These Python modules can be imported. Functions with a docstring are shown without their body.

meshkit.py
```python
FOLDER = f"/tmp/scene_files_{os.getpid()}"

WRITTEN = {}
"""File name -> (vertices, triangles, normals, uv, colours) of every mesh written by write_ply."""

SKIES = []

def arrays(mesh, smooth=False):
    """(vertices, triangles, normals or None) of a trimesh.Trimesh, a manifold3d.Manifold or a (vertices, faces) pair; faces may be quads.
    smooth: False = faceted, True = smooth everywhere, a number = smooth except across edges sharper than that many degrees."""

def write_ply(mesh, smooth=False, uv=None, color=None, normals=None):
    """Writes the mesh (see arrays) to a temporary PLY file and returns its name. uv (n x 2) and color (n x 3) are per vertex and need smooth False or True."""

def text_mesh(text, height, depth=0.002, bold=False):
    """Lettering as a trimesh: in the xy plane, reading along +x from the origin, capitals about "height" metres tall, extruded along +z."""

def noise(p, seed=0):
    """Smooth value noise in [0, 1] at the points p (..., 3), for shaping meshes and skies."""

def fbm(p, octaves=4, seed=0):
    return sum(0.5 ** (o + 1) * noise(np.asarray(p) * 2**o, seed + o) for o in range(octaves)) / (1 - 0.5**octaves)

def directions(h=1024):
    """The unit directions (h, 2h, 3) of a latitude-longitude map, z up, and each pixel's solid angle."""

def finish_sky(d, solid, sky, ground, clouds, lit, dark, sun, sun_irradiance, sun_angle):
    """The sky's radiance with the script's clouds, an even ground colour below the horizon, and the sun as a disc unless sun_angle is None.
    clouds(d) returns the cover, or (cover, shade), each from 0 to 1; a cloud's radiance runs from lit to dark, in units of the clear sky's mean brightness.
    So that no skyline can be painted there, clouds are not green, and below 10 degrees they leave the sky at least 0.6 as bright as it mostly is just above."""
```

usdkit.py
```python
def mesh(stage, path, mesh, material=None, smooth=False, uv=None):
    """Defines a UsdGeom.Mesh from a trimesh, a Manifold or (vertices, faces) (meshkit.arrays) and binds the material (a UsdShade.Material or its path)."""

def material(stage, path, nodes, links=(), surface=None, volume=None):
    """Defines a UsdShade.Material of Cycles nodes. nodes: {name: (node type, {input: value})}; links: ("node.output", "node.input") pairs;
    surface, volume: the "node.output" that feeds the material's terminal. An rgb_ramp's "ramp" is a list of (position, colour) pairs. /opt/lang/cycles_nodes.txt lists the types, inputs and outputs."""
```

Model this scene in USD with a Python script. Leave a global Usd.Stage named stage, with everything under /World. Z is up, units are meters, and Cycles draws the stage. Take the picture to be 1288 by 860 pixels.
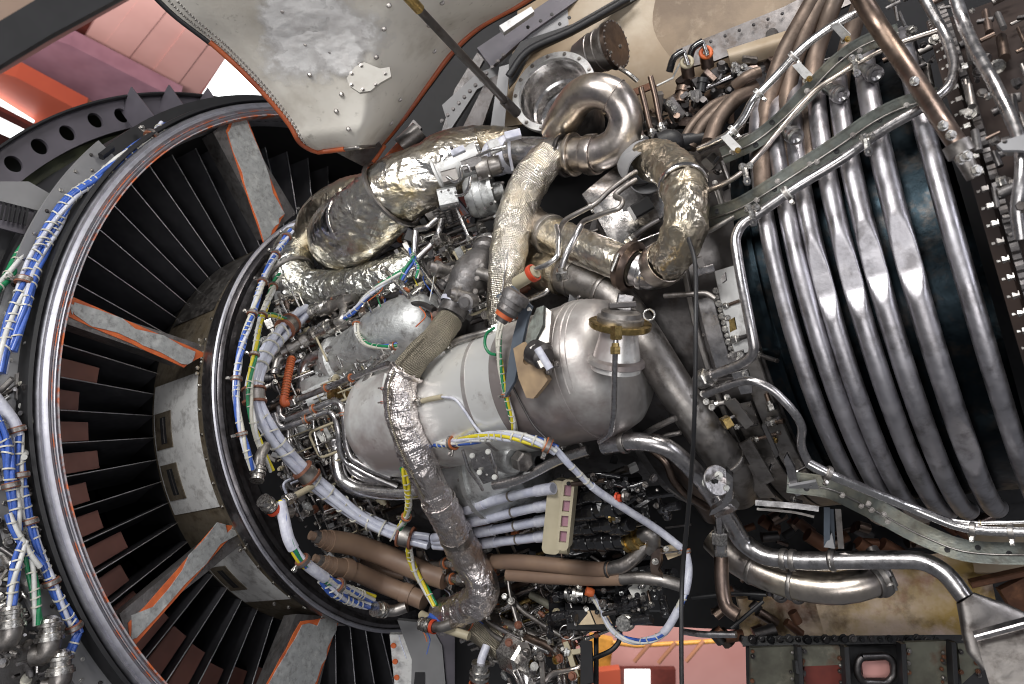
import math, random, numpy as np, usdkit, meshkit
from pxr import Usd, UsdGeom, UsdLux, UsdShade, Gf, Sdf, Vt
stage = Usd.Stage.CreateInMemory()
UsdGeom.SetStageUpAxis(stage, UsdGeom.Tokens.z); UsdGeom.SetStageMetersPerUnit(stage, 1.0)
world = UsdGeom.Xform.Define(stage, '/World'); stage.SetDefaultPrim(world.GetPrim())
UsdGeom.Scope.Define(stage, '/World/Looks')
rnd = random.Random(7); nrs = np.random.RandomState(11)
# ---------------------------------------------------------------- camera
F, PW, PH = 950.0, 1288.0, 860.0
PITCH = math.atan2(.232, .545)
CP, SP = math.cos(PITCH), math.sin(PITCH)
CAM = np.array([0., 0., 1.2])
ROT = np.array([[1, 0, 0], [0, CP, -SP], [0, SP, CP]])           # camera axes (right, forward, up) in the world
cam = UsdGeom.Camera.Define(stage, '/World/camera')
cam.AddTranslateOp().Set(Gf.Vec3d(*CAM)); cam.AddRotateXOp().Set(90 + math.degrees(PITCH))
cam.CreateHorizontalApertureAttr(36.0); cam.CreateVerticalApertureAttr(36.0 * 684 / 1024)
cam.CreateFocalLengthAttr(36.0 * F / PW); cam.CreateClippingRangeAttr(Gf.Vec2f(.05, 200))
cam.CreateFStopAttr(4.5); cam.CreateFocusDistanceAttr(1.85); cam.CreateExposureAttr(0.8)
# ---------------------------------------------------------------- light: hangar ambience, hangar lamps and added fills
def mat(name, nodes, links=(), surface='p.BSDF', volume=None):
    return usdkit.material(stage, '/World/Looks/' + name, nodes, links, surface, volume)
dome = UsdLux.DomeLight.Define(stage, '/World/hangar_ambience')
UsdShade.MaterialBindingAPI.Apply(dome.GetPrim()).Bind(mat('ambience', {'b': ('background_shader', {'color': (.93, .94, 1.0), 'strength': .075})}, surface='b.background'))
def lamp(name, pos, aim, w, h, power, col):
    """A hangar lamp or an added fill; pos and aim in camera axes (right, forward, up)."""
    l = UsdLux.RectLight.Define(stage, '/World/' + name)
    p, q = CAM + ROT @ np.array(pos, float), CAM + ROT @ np.array(aim, float)
    z = (p - q) / np.linalg.norm(p - q); x = np.cross([0, 0, 1.], z); x /= np.linalg.norm(x); y = np.cross(z, x)
    m = np.eye(4); m[0, :3], m[1, :3], m[2, :3], m[3, :3] = x, y, z, p
    l.AddTransformOp().Set(Gf.Matrix4d(*m.ravel().tolist()))
    l.CreateWidthAttr(w); l.CreateHeightAttr(h); l.CreateIntensityAttr(power / (w * h)); l.CreateColorAttr(Gf.Vec3f(*col))
    l.CreateNormalizeAttr(False)
lamp('hangar_lamp', (-2.0, -1.1, 2.2), (0.1, 2.2, 0), 2.1, 1.3, 31., (1, .985, .96))
lamp('hangar_lamp_001', (2.6, -.7, 1.3), (.6, 2.0, 0), .7, 2.0, 5.5, (.92, .93, 1))
lamp('hangar_lamp_002', (-.3, -1.7, -.7), (.0, 2.0, .2), 2.6, .9, 6.0, (1, .98, .97))  # added frontal fill from below, stands for no real lamp
lamp('hangar_lamp_003', (.55, 1.0, 2.2), (.25, 2.3, .45), .6, .6, 4.5, (1, .95, .9))  # added only to make the heat shield sheet shine
lamp('ceiling_fill', (-3.6, 4.6, 2.2), (-3.2, 5.6, 6.), 2.2, 1.2, 50., (1, .95, .92))  # added fill hidden behind the fan, brightens the ceiling
lamp('wall_fill', (1.6, 5.2, -.6), (1.4, 8., -3.2), 1.6, .6, 20., (1, .95, .92))  # added unseen fill that brightens the low hangar wall
# ---------------------------------------------------------------- geometry of the view and of the engine
AX = np.array([.806, -.545, .232]); AX /= np.linalg.norm(AX)
EC = np.array([-.466, 2.801, -.263])
EU = np.cross(AX, [0, 0, 1.]); EU /= np.linalg.norm(EU); EV = np.cross(EU, AX)
def W3(p): return np.asarray(p, float) @ ROT.T + CAM
def ray(x, y): return np.array([(x - PW / 2) / F, 1.0, (PH / 2 - y) / F])
def base(x, y, r=.5):
    """Depth of the accessory surface of the core engine: a drum of radius r ending at the fan frame bulkhead."""
    d = ray(x, y); dp = d - AX * (d @ AX); cp = EC - AX * (EC @ AX)
    A, B, C = dp @ dp, -2 * dp @ cp, cp @ cp - r * r
    D = B * B - 4 * A * C
    D = (D + math.sqrt(D * D + .05)) / 2
    t = (-B - math.sqrt(D)) / (2 * A)
    q = ((EC + AX * .13) @ AX) / (d @ AX) if d @ AX < -.05 else 9.
    k = .04; m = min(t, q)
    return m - k * math.log(math.exp(-(t - m) / k) + math.exp(-(q - m) / k))
def PC(x, y, h=0.):
    d = ray(x, y); return d * (base(x, y) - h)
def P(x, y, h=0.): return W3(PC(x, y, h))
def PT(x, y, t): return W3(ray(x, y) * t)
def QC(x, y, s):
    d = ray(x, y); return d * (((EC + AX * s) @ AX) / (d @ AX))
def Q(x, y, s): return W3(QC(x, y, s))
def E(s, phi, r):
    """Engine coordinates (metres aft of the fan frame, degrees, radius) in the world."""
    a = np.radians(phi); return W3(EC + AX * s + r * (np.cos(a) * EU + np.sin(a) * EV))
def hitcyl(x, y, r):
    d = ray(x, y); dp = d - AX * (d @ AX); cp = EC - AX * (EC @ AX)
    A, B, C = dp @ dp, -2 * dp @ cp, cp @ cp - r * r
    p = d * ((-B - math.sqrt(max(B * B - 4 * A * C, 0))) / (2 * A)) - EC
    s = p @ AX; return s, math.degrees(math.atan2(p @ EV, p @ EU))
WAX, WU, WV, WC = ROT @ AX, ROT @ EU, ROT @ EV, W3(EC)
RIGHT, FWD, UP = ROT[:, 0], ROT[:, 1], ROT[:, 2]
def unit(v): v = np.asarray(v, float); return v / max(np.linalg.norm(v), 1e-12)
def dep(p): return float((np.asarray(p) - CAM) @ FWD)
def m_px(p, r): return r * dep(p) / F                        # picture pixels at p in metres
def path(s, h0=0., kind='h'):
    """'x,y,h x,y ...' -> points in the world; h (towards the camera) carries over."""
    out, h = [], h0
    for w in s.split():
        q = [float(k) for k in w.split(',')]
        if len(q) > 2: h = q[2]
        out.append(P(q[0], q[1], h) if kind == 'h' else PT(q[0], q[1], h) if kind == 't' else Q(q[0], q[1], h))
    return np.array(out)
# ---------------------------------------------------------------- stage writing
used = {}
def numbered(parent, name):
    k = used.get((parent, name), 0); used[(parent, name)] = k + 1
    return name if k == 0 else '%s_%03d' % (name, k)
class Node:
    def __init__(s, path, org, prim): s.path, s.org, s.prim = path, org, prim
def thing(name, label, cat, org, group=None, kind=None):
    p = '/World/' + numbered('/World', name)
    x = UsdGeom.Xform.Define(stage, p); x.AddTranslateOp().Set(Gf.Vec3d(*map(float, org)))
    tag(x.GetPrim(), label, cat, group, kind)
    return Node(p, np.asarray(org, float), x.GetPrim())
def tag(pr, label=None, cat=None, group=None, kind=None):
    for k, v in (('label', label), ('category', cat), ('group', group), ('kind', kind)):
        if v: pr.SetCustomDataByKey(k, v)
def part(parent, name, g, m, label=None):
    """g: (v, f) or (v, f, n) with world points; parent None = top level."""
    v, f = np.asarray(g[0], float), np.asarray(g[1], int); n = g[2] if len(g) > 2 else None
    if f.shape[1] == 4: f = np.vstack([f[:, [0, 1, 2]], f[:, [0, 2, 3]]])
    pp = parent.path if parent else '/World'
    org = parent.org if parent else np.zeros(3)
    p = pp + '/' + numbered(pp, name)
    me = UsdGeom.Mesh.Define(stage, p)
    me.CreatePointsAttr(Vt.Vec3fArray.FromNumpy((v - org).astype(np.float32)))
    me.CreateFaceVertexCountsAttr(Vt.IntArray.FromNumpy(np.full(len(f), 3, np.int32)))
    me.CreateFaceVertexIndicesAttr(Vt.IntArray.FromNumpy(f.astype(np.int32).ravel()))
    me.CreateSubdivisionSchemeAttr('none')
    if n is not None:
        me.CreateNormalsAttr(Vt.Vec3fArray.FromNumpy(np.asarray(n, np.float32))); me.SetNormalsInterpolation('vertex')
    if len(g) > 3 and g[3] is not None:
        UsdGeom.PrimvarsAPI(me).CreatePrimvar('st', Sdf.ValueTypeNames.TexCoord2fArray, 'vertex').Set(Vt.Vec2fArray.FromNumpy(np.asarray(g[3], np.float32)))
    UsdShade.MaterialBindingAPI.Apply(me.GetPrim()).Bind(m)
    if label: me.GetPrim().SetCustomDataByKey('label', label)
    return Node(p, org, me.GetPrim())
def cat_(gs):
    V, Fc, N, o, ok = [], [], [], 0, all(len(g) > 2 and g[2] is not None for g in gs)
    for g in gs:
        f = np.asarray(g[1], int)
        if f.shape[1] == 4: f = np.vstack([f[:, [0, 1, 2]], f[:, [0, 2, 3]]])
        V.append(g[0]); Fc.append(f + o); o += len(g[0])
        if ok: N.append(g[2])
    return (np.vstack(V), np.vstack(Fc), np.vstack(N)) if ok else (np.vstack(V), np.vstack(Fc))
def normals(v, f):
    n = np.zeros_like(v); c = np.cross(v[f[:, 1]] - v[f[:, 0]], v[f[:, 2]] - v[f[:, 0]])
    for k in range(3): np.add.at(n, f[:, k], c)
    return n / np.maximum(np.linalg.norm(n, axis=1, keepdims=True), 1e-12)
# ---------------------------------------------------------------- shapes
def fillet(pts, bend):
    pts = np.asarray(pts, float); out = [pts[0]]
    for i in range(1, len(pts) - 1):
        a, b, c = pts[i - 1], pts[i], pts[i + 1]
        u, w = a - b, c - b; lu, lw = np.linalg.norm(u), np.linalg.norm(w)
        L = min(bend, lu * .48, lw * .48)
        p, q = b + u / lu * L, b + w / lw * L
        for t in np.linspace(0, 1, 8): out.append((1 - t) ** 2 * p + 2 * t * (1 - t) * b + t * t * q)
    out.append(pts[-1]); return np.array(out)
def spline(pts, step):
    pts = np.asarray(pts, float)
    if len(pts) == 2:
        n = max(2, int(np.linalg.norm(pts[1] - pts[0]) / step) + 1)
        return pts[0] + (pts[1] - pts[0]) * np.linspace(0, 1, n)[:, None]
    p = np.vstack([2 * pts[0] - pts[1], pts, 2 * pts[-1] - pts[-2]]); out = []
    for i in range(1, len(p) - 2):
        n = max(2, int(np.linalg.norm(p[i + 1] - p[i]) / step))
        t0 = 0; t1 = np.linalg.norm(p[i] - p[i - 1]) ** .5; t2 = t1 + np.linalg.norm(p[i + 1] - p[i]) ** .5; t3 = t2 + np.linalg.norm(p[i + 2] - p[i + 1]) ** .5
        t = np.linspace(t1, t2, n, endpoint=False)[:, None]
        A1 = (t1 - t) / (t1 - t0) * p[i - 1] + (t - t0) / (t1 - t0) * p[i]
        A2 = (t2 - t) / (t2 - t1) * p[i] + (t - t1) / (t2 - t1) * p[i + 1]
        A3 = (t3 - t) / (t3 - t2) * p[i + 1] + (t - t2) / (t3 - t2) * p[i + 2]
        B1 = (t2 - t) / (t2 - t0) * A1 + (t - t0) / (t2 - t0) * A2
        B2 = (t3 - t) / (t3 - t1) * A2 + (t - t1) / (t3 - t1) * A3
        out.append((t2 - t) / (t2 - t1) * B1 + (t - t1) / (t2 - t1) * B2)
    return np.vstack(out + [pts[-1:]])
def resample(pts, n):
    d = np.r_[0, np.cumsum(np.linalg.norm(np.diff(pts, axis=0), axis=1))]
    t = np.linspace(0, d[-1], n); return np.stack([np.interp(t, d, pts[:, k]) for k in range(3)], 1)
def length(pts): return float(np.linalg.norm(np.diff(pts, axis=0), axis=1).sum())
def frames(pts, up=None):
    T = np.gradient(pts, axis=0); T /= np.maximum(np.linalg.norm(T, axis=1, keepdims=True), 1e-12)
    n = np.array(up if up is not None else -FWD, float); n = n - T[0] * (n @ T[0])
    if np.linalg.norm(n) < .1: n = UP - T[0] * (UP @ T[0])
    n = unit(n); N = []
    for i in range(len(pts)):
        n = unit(n - T[i] * (n @ T[i])); N.append(n)
    N = np.array(N); return T, N, np.cross(T, N)
def sweep(pts, r, sides=12, caps=True, disp=None, flat=None, up=None):
    """A tube along pts; r number or one per point; disp(points, u, angle) -> radial offset in metres."""
    pts = np.asarray(pts, float); n = len(pts); r = np.broadcast_to(np.asarray(r, float), (n,))
    T, N, B = frames(pts, up); a = np.linspace(0, 2 * np.pi, sides + 1)
    rr = r[:, None] * np.ones(sides + 1)
    dirs = np.cos(a)[None, :, None] * N[:, None] + np.sin(a)[None, :, None] * B[:, None]
    L = np.r_[0, np.cumsum(np.linalg.norm(np.diff(pts, axis=0), axis=1))]
    if disp is not None:
        p0 = pts[:, None] + rr[..., None] * dirs
        o = disp(p0, L[:, None] + 0 * a, a[None] + 0 * L[:, None]); o[:, -1] = o[:, 0]; rr = rr + o
    off = rr[..., None] * dirs
    if flat is not None: off = flat(off, T, N, B, L)
    V = (pts[:, None] + off).reshape(-1, 3)
    i, j = np.meshgrid(np.arange(n - 1), np.arange(sides), indexing='ij'); k = (i * (sides + 1) + j).ravel()
    f = np.stack([k, k + 1, k + sides + 2, k + sides + 1], 1); f = np.vstack([f[:, [0, 1, 2]], f[:, [0, 2, 3]]])
    nn = normals(V, f).reshape(n, sides + 1, 3)
    s = nn[:, 0] + nn[:, -1]; s /= np.maximum(np.linalg.norm(s, axis=1, keepdims=True), 1e-12); nn[:, 0] = s; nn[:, -1] = s
    nn = nn.reshape(-1, 3)
    st = np.stack([np.broadcast_to(L[:, None], (n, sides + 1)), a[None] * np.maximum(r[:, None], 1e-4)], -1).reshape(-1, 2)
    if caps:
        for e, sg in ((0, -1), (n - 1, 1)):
            ring = V[e * (sides + 1):(e + 1) * (sides + 1) - 1]; o = len(V)
            V = np.vstack([V, ring, pts[e:e + 1]]); nn = np.vstack([nn, np.tile(T[e] * sg, (sides + 1, 1))]); st = np.vstack([st, np.zeros((sides + 1, 2))])
            q = np.arange(sides); c = np.full(sides, o + sides)
            tri = np.stack([c, o + (q + 1) % sides, o + q], 1) if sg < 0 else np.stack([c, o + q, o + (q + 1) % sides], 1)
            f = np.vstack([f, tri])
    return V, f, nn, st
def lathe(prof, o, ax, sides=32, a0=0, a1=360, up=None):
    """prof [(t, r)...] turned about the axis ax from o; creases where the profile turns sharply."""
    ax = unit(ax); n = np.array(up if up is not None else -FWD, float); n = n - ax * (n @ ax)
    n = unit(n if np.linalg.norm(n) > .05 else UP - ax * (UP @ ax)); b = np.cross(n, ax)
    pr = np.asarray(prof, float); a = np.radians(np.linspace(a0, a1, sides + 1)); dirs = np.cos(a)[:, None] * n + np.sin(a)[:, None] * b
    segs, cur = [], [pr[0]]
    for i in range(1, len(pr)):
        cur.append(pr[i])
        if i < len(pr) - 1:
            u, w = pr[i] - pr[i - 1], pr[i + 1] - pr[i]
            if u @ w < .8 * np.linalg.norm(u) * np.linalg.norm(w): segs.append(cur); cur = [pr[i]]
    segs.append(cur); V, Fc, N, of = [], [], [], 0
    for sg in segs:
        sg = np.array(sg); m = len(sg)
        v = (np.asarray(o)[None, None] + sg[:, 0][:, None, None] * ax + sg[:, 1][:, None, None] * dirs[None]).reshape(-1, 3)
        i, j = np.meshgrid(np.arange(m - 1), np.arange(sides), indexing='ij'); k = (i * (sides + 1) + j).ravel()
        f = np.vstack([np.stack([k, k + sides + 2, k + 1], 1), np.stack([k, k + sides + 1, k + sides + 2], 1)])
        d = np.gradient(sg, axis=0); nn = (-d[:, 1][:, None, None] * ax + d[:, 0][:, None, None] * dirs[None]).reshape(-1, 3)
        V.append(v); Fc.append(f + of); N.append(nn / np.maximum(np.linalg.norm(nn, axis=1, keepdims=True), 1e-12)); of += len(v)
    return np.vstack(V), np.vstack(Fc), np.vstack(N)
def prism(poly, o, x, y, depth, chamfer=0.):
    """poly in metres in the plane (o; x, y), thickened backwards along -x*y by depth."""
    from shapely.geometry import Polygon
    import trimesh
    pg = Polygon(poly).buffer(0)
    if pg.geom_type != 'Polygon': pg = max(pg.geoms, key=lambda g: g.area)
    m = trimesh.creation.extrude_polygon(pg, depth, engine='earcut'); v = np.array(m.vertices); z = np.cross(x, y)
    return np.asarray(o) + v[:, :1] * x + v[:, 1:2] * y + (v[:, 2:] - depth) * z, np.array(m.faces)
def plate(pts, th, holes=None):
    """A plate through world points (a closed outline, fitted to their plane), th thick away from the camera."""
    from shapely.geometry import Polygon
    import trimesh
    pts = np.asarray(pts, float); c = pts.mean(0); u, s, vt = np.linalg.svd(pts - c); nrm = vt[2]
    if nrm @ (CAM - c) < 0: nrm = -nrm
    x = unit(vt[0]); y = np.cross(nrm, x)
    q = np.stack([(pts - c) @ x, (pts - c) @ y], 1); pg = Polygon(q).buffer(0)
    if pg.geom_type != 'Polygon': pg = max(pg.geoms, key=lambda g: g.area)
    for (hp, hr) in holes or []:
        from shapely.geometry import Point
        pg = pg.difference(Point((hp - c) @ x, (hp - c) @ y).buffer(hr, 6))
    if pg.geom_type != 'Polygon': pg = max(pg.geoms, key=lambda g: g.area)
    m = trimesh.creation.extrude_polygon(pg, th, engine='earcut'); v = np.array(m.vertices)
    return c + v[:, :1] * x + v[:, 1:2] * y + (v[:, 2:] - th) * nrm, np.array(m.faces)
def sheet(quad_pts, nu, nv, th, disp=None):
    """A bilinear sheet over four world corners (0,0) (1,0) (1,1) (0,1), th thick, with disp(u, v) metres towards the camera."""
    a, b, c, d = map(np.asarray, quad_pts); u, v = np.meshgrid(np.linspace(0, 1, nu), np.linspace(0, 1, nv), indexing='ij')
    U, V_ = u[..., None], v[..., None]; p = (1 - U) * (1 - V_) * a + U * (1 - V_) * b + U * V_ * c + (1 - U) * V_ * d
    n = unit(np.cross(b - a, d - a)); n = n if n @ (CAM - a) > 0 else -n
    if disp is not None: p = p + disp(u, v)[..., None] * n
    return shell(p, n, th)
def shell(p, n, th):
    nu, nv = p.shape[:2]; top = p.reshape(-1, 3); bot = top - n * th
    i, j = np.meshgrid(np.arange(nu - 1), np.arange(nv - 1), indexing='ij'); k = (i * nv + j).ravel()
    f = np.stack([k, k + nv, k + nv + 1, k + 1], 1); f = np.vstack([f[:, [0, 1, 2]], f[:, [0, 2, 3]]])
    if np.cross(top[f[0, 1]] - top[f[0, 0]], top[f[0, 2]] - top[f[0, 0]]) @ n < 0: f = f[:, ::-1]
    nt = normals(top, f); e = np.r_[np.arange(nv), np.arange(1, nu) * nv + nv - 1, (nu - 1) * nv + np.arange(nv - 2, -1, -1), np.arange(nu - 2, -1, -1) * nv]
    N = len(top); m = len(e); r0, r1 = np.arange(m - 1), np.arange(1, m)
    sv = np.vstack([top[e], bot[e]]); sf = np.vstack([np.stack([r0, r1, r1 + m], 1), np.stack([r0, r1 + m, r0 + m], 1)])
    c0 = sv[:m].mean(0); 
    if np.cross(sv[sf[0, 1]] - sv[sf[0, 0]], sv[sf[0, 2]] - sv[sf[0, 0]]) @ (sv[0] - c0) < 0: sf = sf[:, ::-1]
    return np.vstack([top, bot, sv]), np.vstack([f, f[:, ::-1] + N, sf + 2 * N]), np.vstack([nt, -nt, normals(sv, sf)])
def bar(a, b, w, d, up=None, cham=.18):
    """A rectangular bar from a to b, w wide across the view and d deep, edges chamfered."""
    a, b = np.asarray(a, float), np.asarray(b, float); t = unit(b - a); n = np.array(up if up is not None else -FWD, float); n = unit(n - t * (n @ t)); s = np.cross(t, n)
    c = cham * min(w, d); hw, hd = w / 2, d / 2
    q = [(hw - c, hd), (-hw + c, hd), (-hw, hd - c), (-hw, -hd + c), (-hw + c, -hd), (hw - c, -hd), (hw, -hd + c), (hw, hd - c)]
    v = np.array([e + x * s + y * n for e in (a, b) for x, y in q]); k = np.arange(8); f = np.vstack([np.stack([k, (k + 1) % 8, (k + 1) % 8 + 8], 1), np.stack([k, (k + 1) % 8 + 8, k + 8], 1)])
    cap = np.array([[0, i + 1, i] for i in range(1, 7)] + [[8, 8 + i, 9 + i] for i in range(1, 7)])
    f = np.vstack([f, cap])
    vol = np.einsum('ij,ij->i', v[f[:, 0]] - v.mean(0), np.cross(v[f[:, 1]] - v.mean(0), v[f[:, 2]] - v.mean(0))).sum()
    return v, f if vol > 0 else f[:, ::-1]
def hexnut(o, ax, r, h, sides=6):
    c = .12 * h; return lathe_flat([(0, 0), (0, r), (h - c, r), (h, r * .86), (h, 0)], o, ax, sides)
def lathe_flat(prof, o, ax, sides):
    ax = unit(ax); n = UP - ax * (UP @ ax); n = unit(n if np.linalg.norm(n) > .05 else RIGHT); b = np.cross(ax, n)
    a = np.linspace(0, 2 * np.pi, sides, endpoint=False) + .3; V, Fc = [], []
    pr = np.asarray(prof, float); m = len(pr)
    v = (np.asarray(o)[None, None] + pr[:, 0][:, None, None] * ax + pr[:, 1][:, None, None] * (np.cos(a)[:, None] * n + np.sin(a)[:, None] * b)[None]).reshape(-1, 3)
    f = []
    for i in range(m - 1):
        for j in range(sides):
            k, k2 = i * sides + j, i * sides + (j + 1) % sides
            if pr[i, 1] > 0: f.append((k, k2, k2 + sides))
            if pr[i + 1, 1] > 0: f.append((k, k2 + sides, k + sides))
    return v, np.array(f)
def bolt(parent, o, ax, r, m, name='bolt'):
    return part(parent, name, cat_([lathe_flat([(-.3 * r, r * 1.35), (.25 * r, r * 1.35), (.25 * r, 0)], o, ax, 10), hexnut(np.asarray(o) + .2 * r * unit(ax), ax, r, r * .95)]), m)
# ---------------------------------------------------------------- materials
def metal(name, c1, c2, rough=(.22, .42), scale=9., bump=.15, bscale=120., metallic=1., c3=None, spots=0.):
    ramp = [(.3, c1), (.7, c2)] if c3 is None else [(.25, c1), (.5, c2), (.75, c3)]
    n = {'g': ('geometry', {}), 'a': ('noise_texture', {'scale': scale, 'detail': 5., 'roughness': .6}), 'r': ('rgb_ramp', {'ramp': ramp}),
         'b': ('noise_texture', {'scale': scale * 5, 'detail': 4.}), 'm': ('map_range', {'from_min': .3, 'from_max': .7, 'to_min': rough[0], 'to_max': rough[1]}),
         'c': ('noise_texture', {'scale': bscale, 'detail': 3.}), 'u': ('bump', {'strength': bump, 'distance': .002}), 'p': ('principled_bsdf', {'metallic': metallic})}
    l = [('g.position', 'a.vector'), ('g.position', 'b.vector'), ('g.position', 'c.vector'), ('a.fac', 'r.fac'), ('b.fac', 'm.value'), ('m.result', 'p.roughness'),
         ('c.fac', 'u.height'), ('u.normal', 'p.normal')]
    if spots:
        n['d'] = ('noise_texture', {'scale': scale * 2.6, 'detail': 6., 'roughness': .7}); n['e'] = ('rgb_ramp', {'ramp': [(.5, (0, 0, 0)), (.66, (spots, spots, spots))]})
        n['x'] = ('mix', {'color2': (.05, .035, .025)}); l += [('g.position', 'd.vector'), ('d.fac', 'e.fac'), ('e.color', 'x.fac'), ('r.color', 'x.color1'), ('x.color', 'p.base_color')]
    else: l.append(('r.color', 'p.base_color'))
    return mat(name, n, l)
M = {}
M['steel'] = metal('steel', (.60, .59, .60), (.46, .44, .44), (.2, .38), spots=.35)
M['bright'] = metal('bright_steel', (.74, .73, .73), (.60, .58, .57), (.14, .3), spots=.25)
M['dull'] = metal('dull_steel', (.40, .38, .36), (.27, .25, .24), (.34, .55), spots=.5)
M['dark_steel'] = metal('dark_steel', (.17, .16, .16), (.09, .085, .085), (.35, .55), spots=.5)
M['bronze'] = metal('heat_tinted_steel', (.66, .58, .44), (.58, .52, .46), (.24, .38), 6., c3=(.50, .46, .48), spots=.15)
M['brown_steel'] = metal('brown_steel', (.30, .22, .165), (.20, .15, .125), (.28, .46), 7., c3=(.27, .21, .19), spots=.4)
M['alloy'] = metal('cast_alloy', (.60, .61, .61), (.48, .49, .49), (.4, .58), 14., .35, 260., .85, spots=.5)
M['cast_dark'] = metal('dark_casting', (.22, .21, .21), (.13, .125, .125), (.38, .6), 14., .4, 240., .8, spots=.5)
M['nut'] = metal('fitting_steel', (.66, .65, .62), (.42, .40, .38), (.2, .42), 40., spots=.5)
M['gold'] = metal('gold_fitting', (.55, .40, .16), (.42, .30, .12), (.22, .4), 20., spots=.3)
M['ribbed'] = metal('ribbed_tube_steel', (.56, .55, .59), (.40, .385, .405), (.34, .52), 7., .2, 90., spots=.45)
M['ribbed_brown'] = metal('ribbed_tube_brown', (.24, .18, .145), (.15, .12, .10), (.45, .62), 7., .2, 90., .8, spots=.5)
M['blue_case'] = metal('turbine_case_dark', (.014, .021, .026), (.008, .012, .015), (.22, .4), 8., .15, 90., spots=.4)
M['green_rail'] = metal('green_grey_rail', (.17, .185, .165), (.12, .13, .12), (.3, .5), 14., .2, 200., .6, c3=(.23, .22, .17), spots=.5)
M['lip'] = metal('polished_lip', (.52, .52, .57), (.42, .42, .47), (.46, .6), 10., .1, 100., spots=.2)
M['strut_grey'] = metal('strut_paint', (.52, .53, .53), (.36, .37, .37), (.42, .6), 22., .25, 180., .4, c3=(.60, .61, .60), spots=.4)
M['hub_white'] = metal('hub_panel_paint', (.70, .70, .69), (.52, .52, .52), (.4, .6), 10., .2, 160., .25, spots=.45)
M['hub_brown'] = metal('hub_flange', (.14, .11, .07), (.22, .19, .15), (.4, .6), 14., .3, 160., .6, spots=.6)
M['ring_dark'] = metal('hub_ring_steel', (.17, .16, .17), (.10, .095, .10), (.22, .4), 8., .15, 90., .9, spots=.4)
M['vane'] = metal('vane_dark', (.13, .13, .145), (.08, .08, .09), (.4, .6), 10., .1, 90., .5)
M['vane_edge'] = metal('vane_edge_metal', (.55, .55, .57), (.34, .34, .36), (.3, .5), 20., .1, 90.)
M['liner'] = metal('blade_glint_red', (.24, .10, .075), (.16, .07, .055), (.5, .7), 8., .1, 90., 0.)  # red stands in for a reflection on the fan blades
def plain(name, c, rough=.5, c2=None, scale=30., bump=.1, bscale=150., coat=0., spec=.5):
    c2 = c2 or tuple(x * .72 for x in c)
    n = {'g': ('geometry', {}), 'a': ('noise_texture', {'scale': scale, 'detail': 4.}), 'r': ('rgb_ramp', {'ramp': [(.3, c), (.7, c2)]}), 'c': ('noise_texture', {'scale': bscale, 'detail': 3.}),
         'u': ('bump', {'strength': bump, 'distance': .002}), 'p': ('principled_bsdf', {'roughness': rough, 'coat_weight': coat, 'specular_ior_level': spec})}
    return mat(name, n, [('g.position', 'a.vector'), ('g.position', 'c.vector'), ('a.fac', 'r.fac'), ('r.color', 'p.base_color'), ('c.fac', 'u.height'), ('u.normal', 'p.normal')])
M['black'] = plain('black_rubber', (.012, .012, .014), .5)
M['black_gloss'] = plain('oily_black', (.014, .014, .016), .10, bump=.8, bscale=60., coat=.6, spec=.8)
M['void'] = plain('void_black', (.010, .010, .012), .7)  # flat near black for backing sheets, slots, holes and the fan duct
M['lav'] = plain('lavender_sleeve', (.58, .60, .68), .25, (.42, .44, .55), 40., .3, coat=.4)
M['lav_wrap'] = plain('pale_violet_wrap', (.60, .61, .67), .36, (.42, .43, .52), 70., .4)
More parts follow.
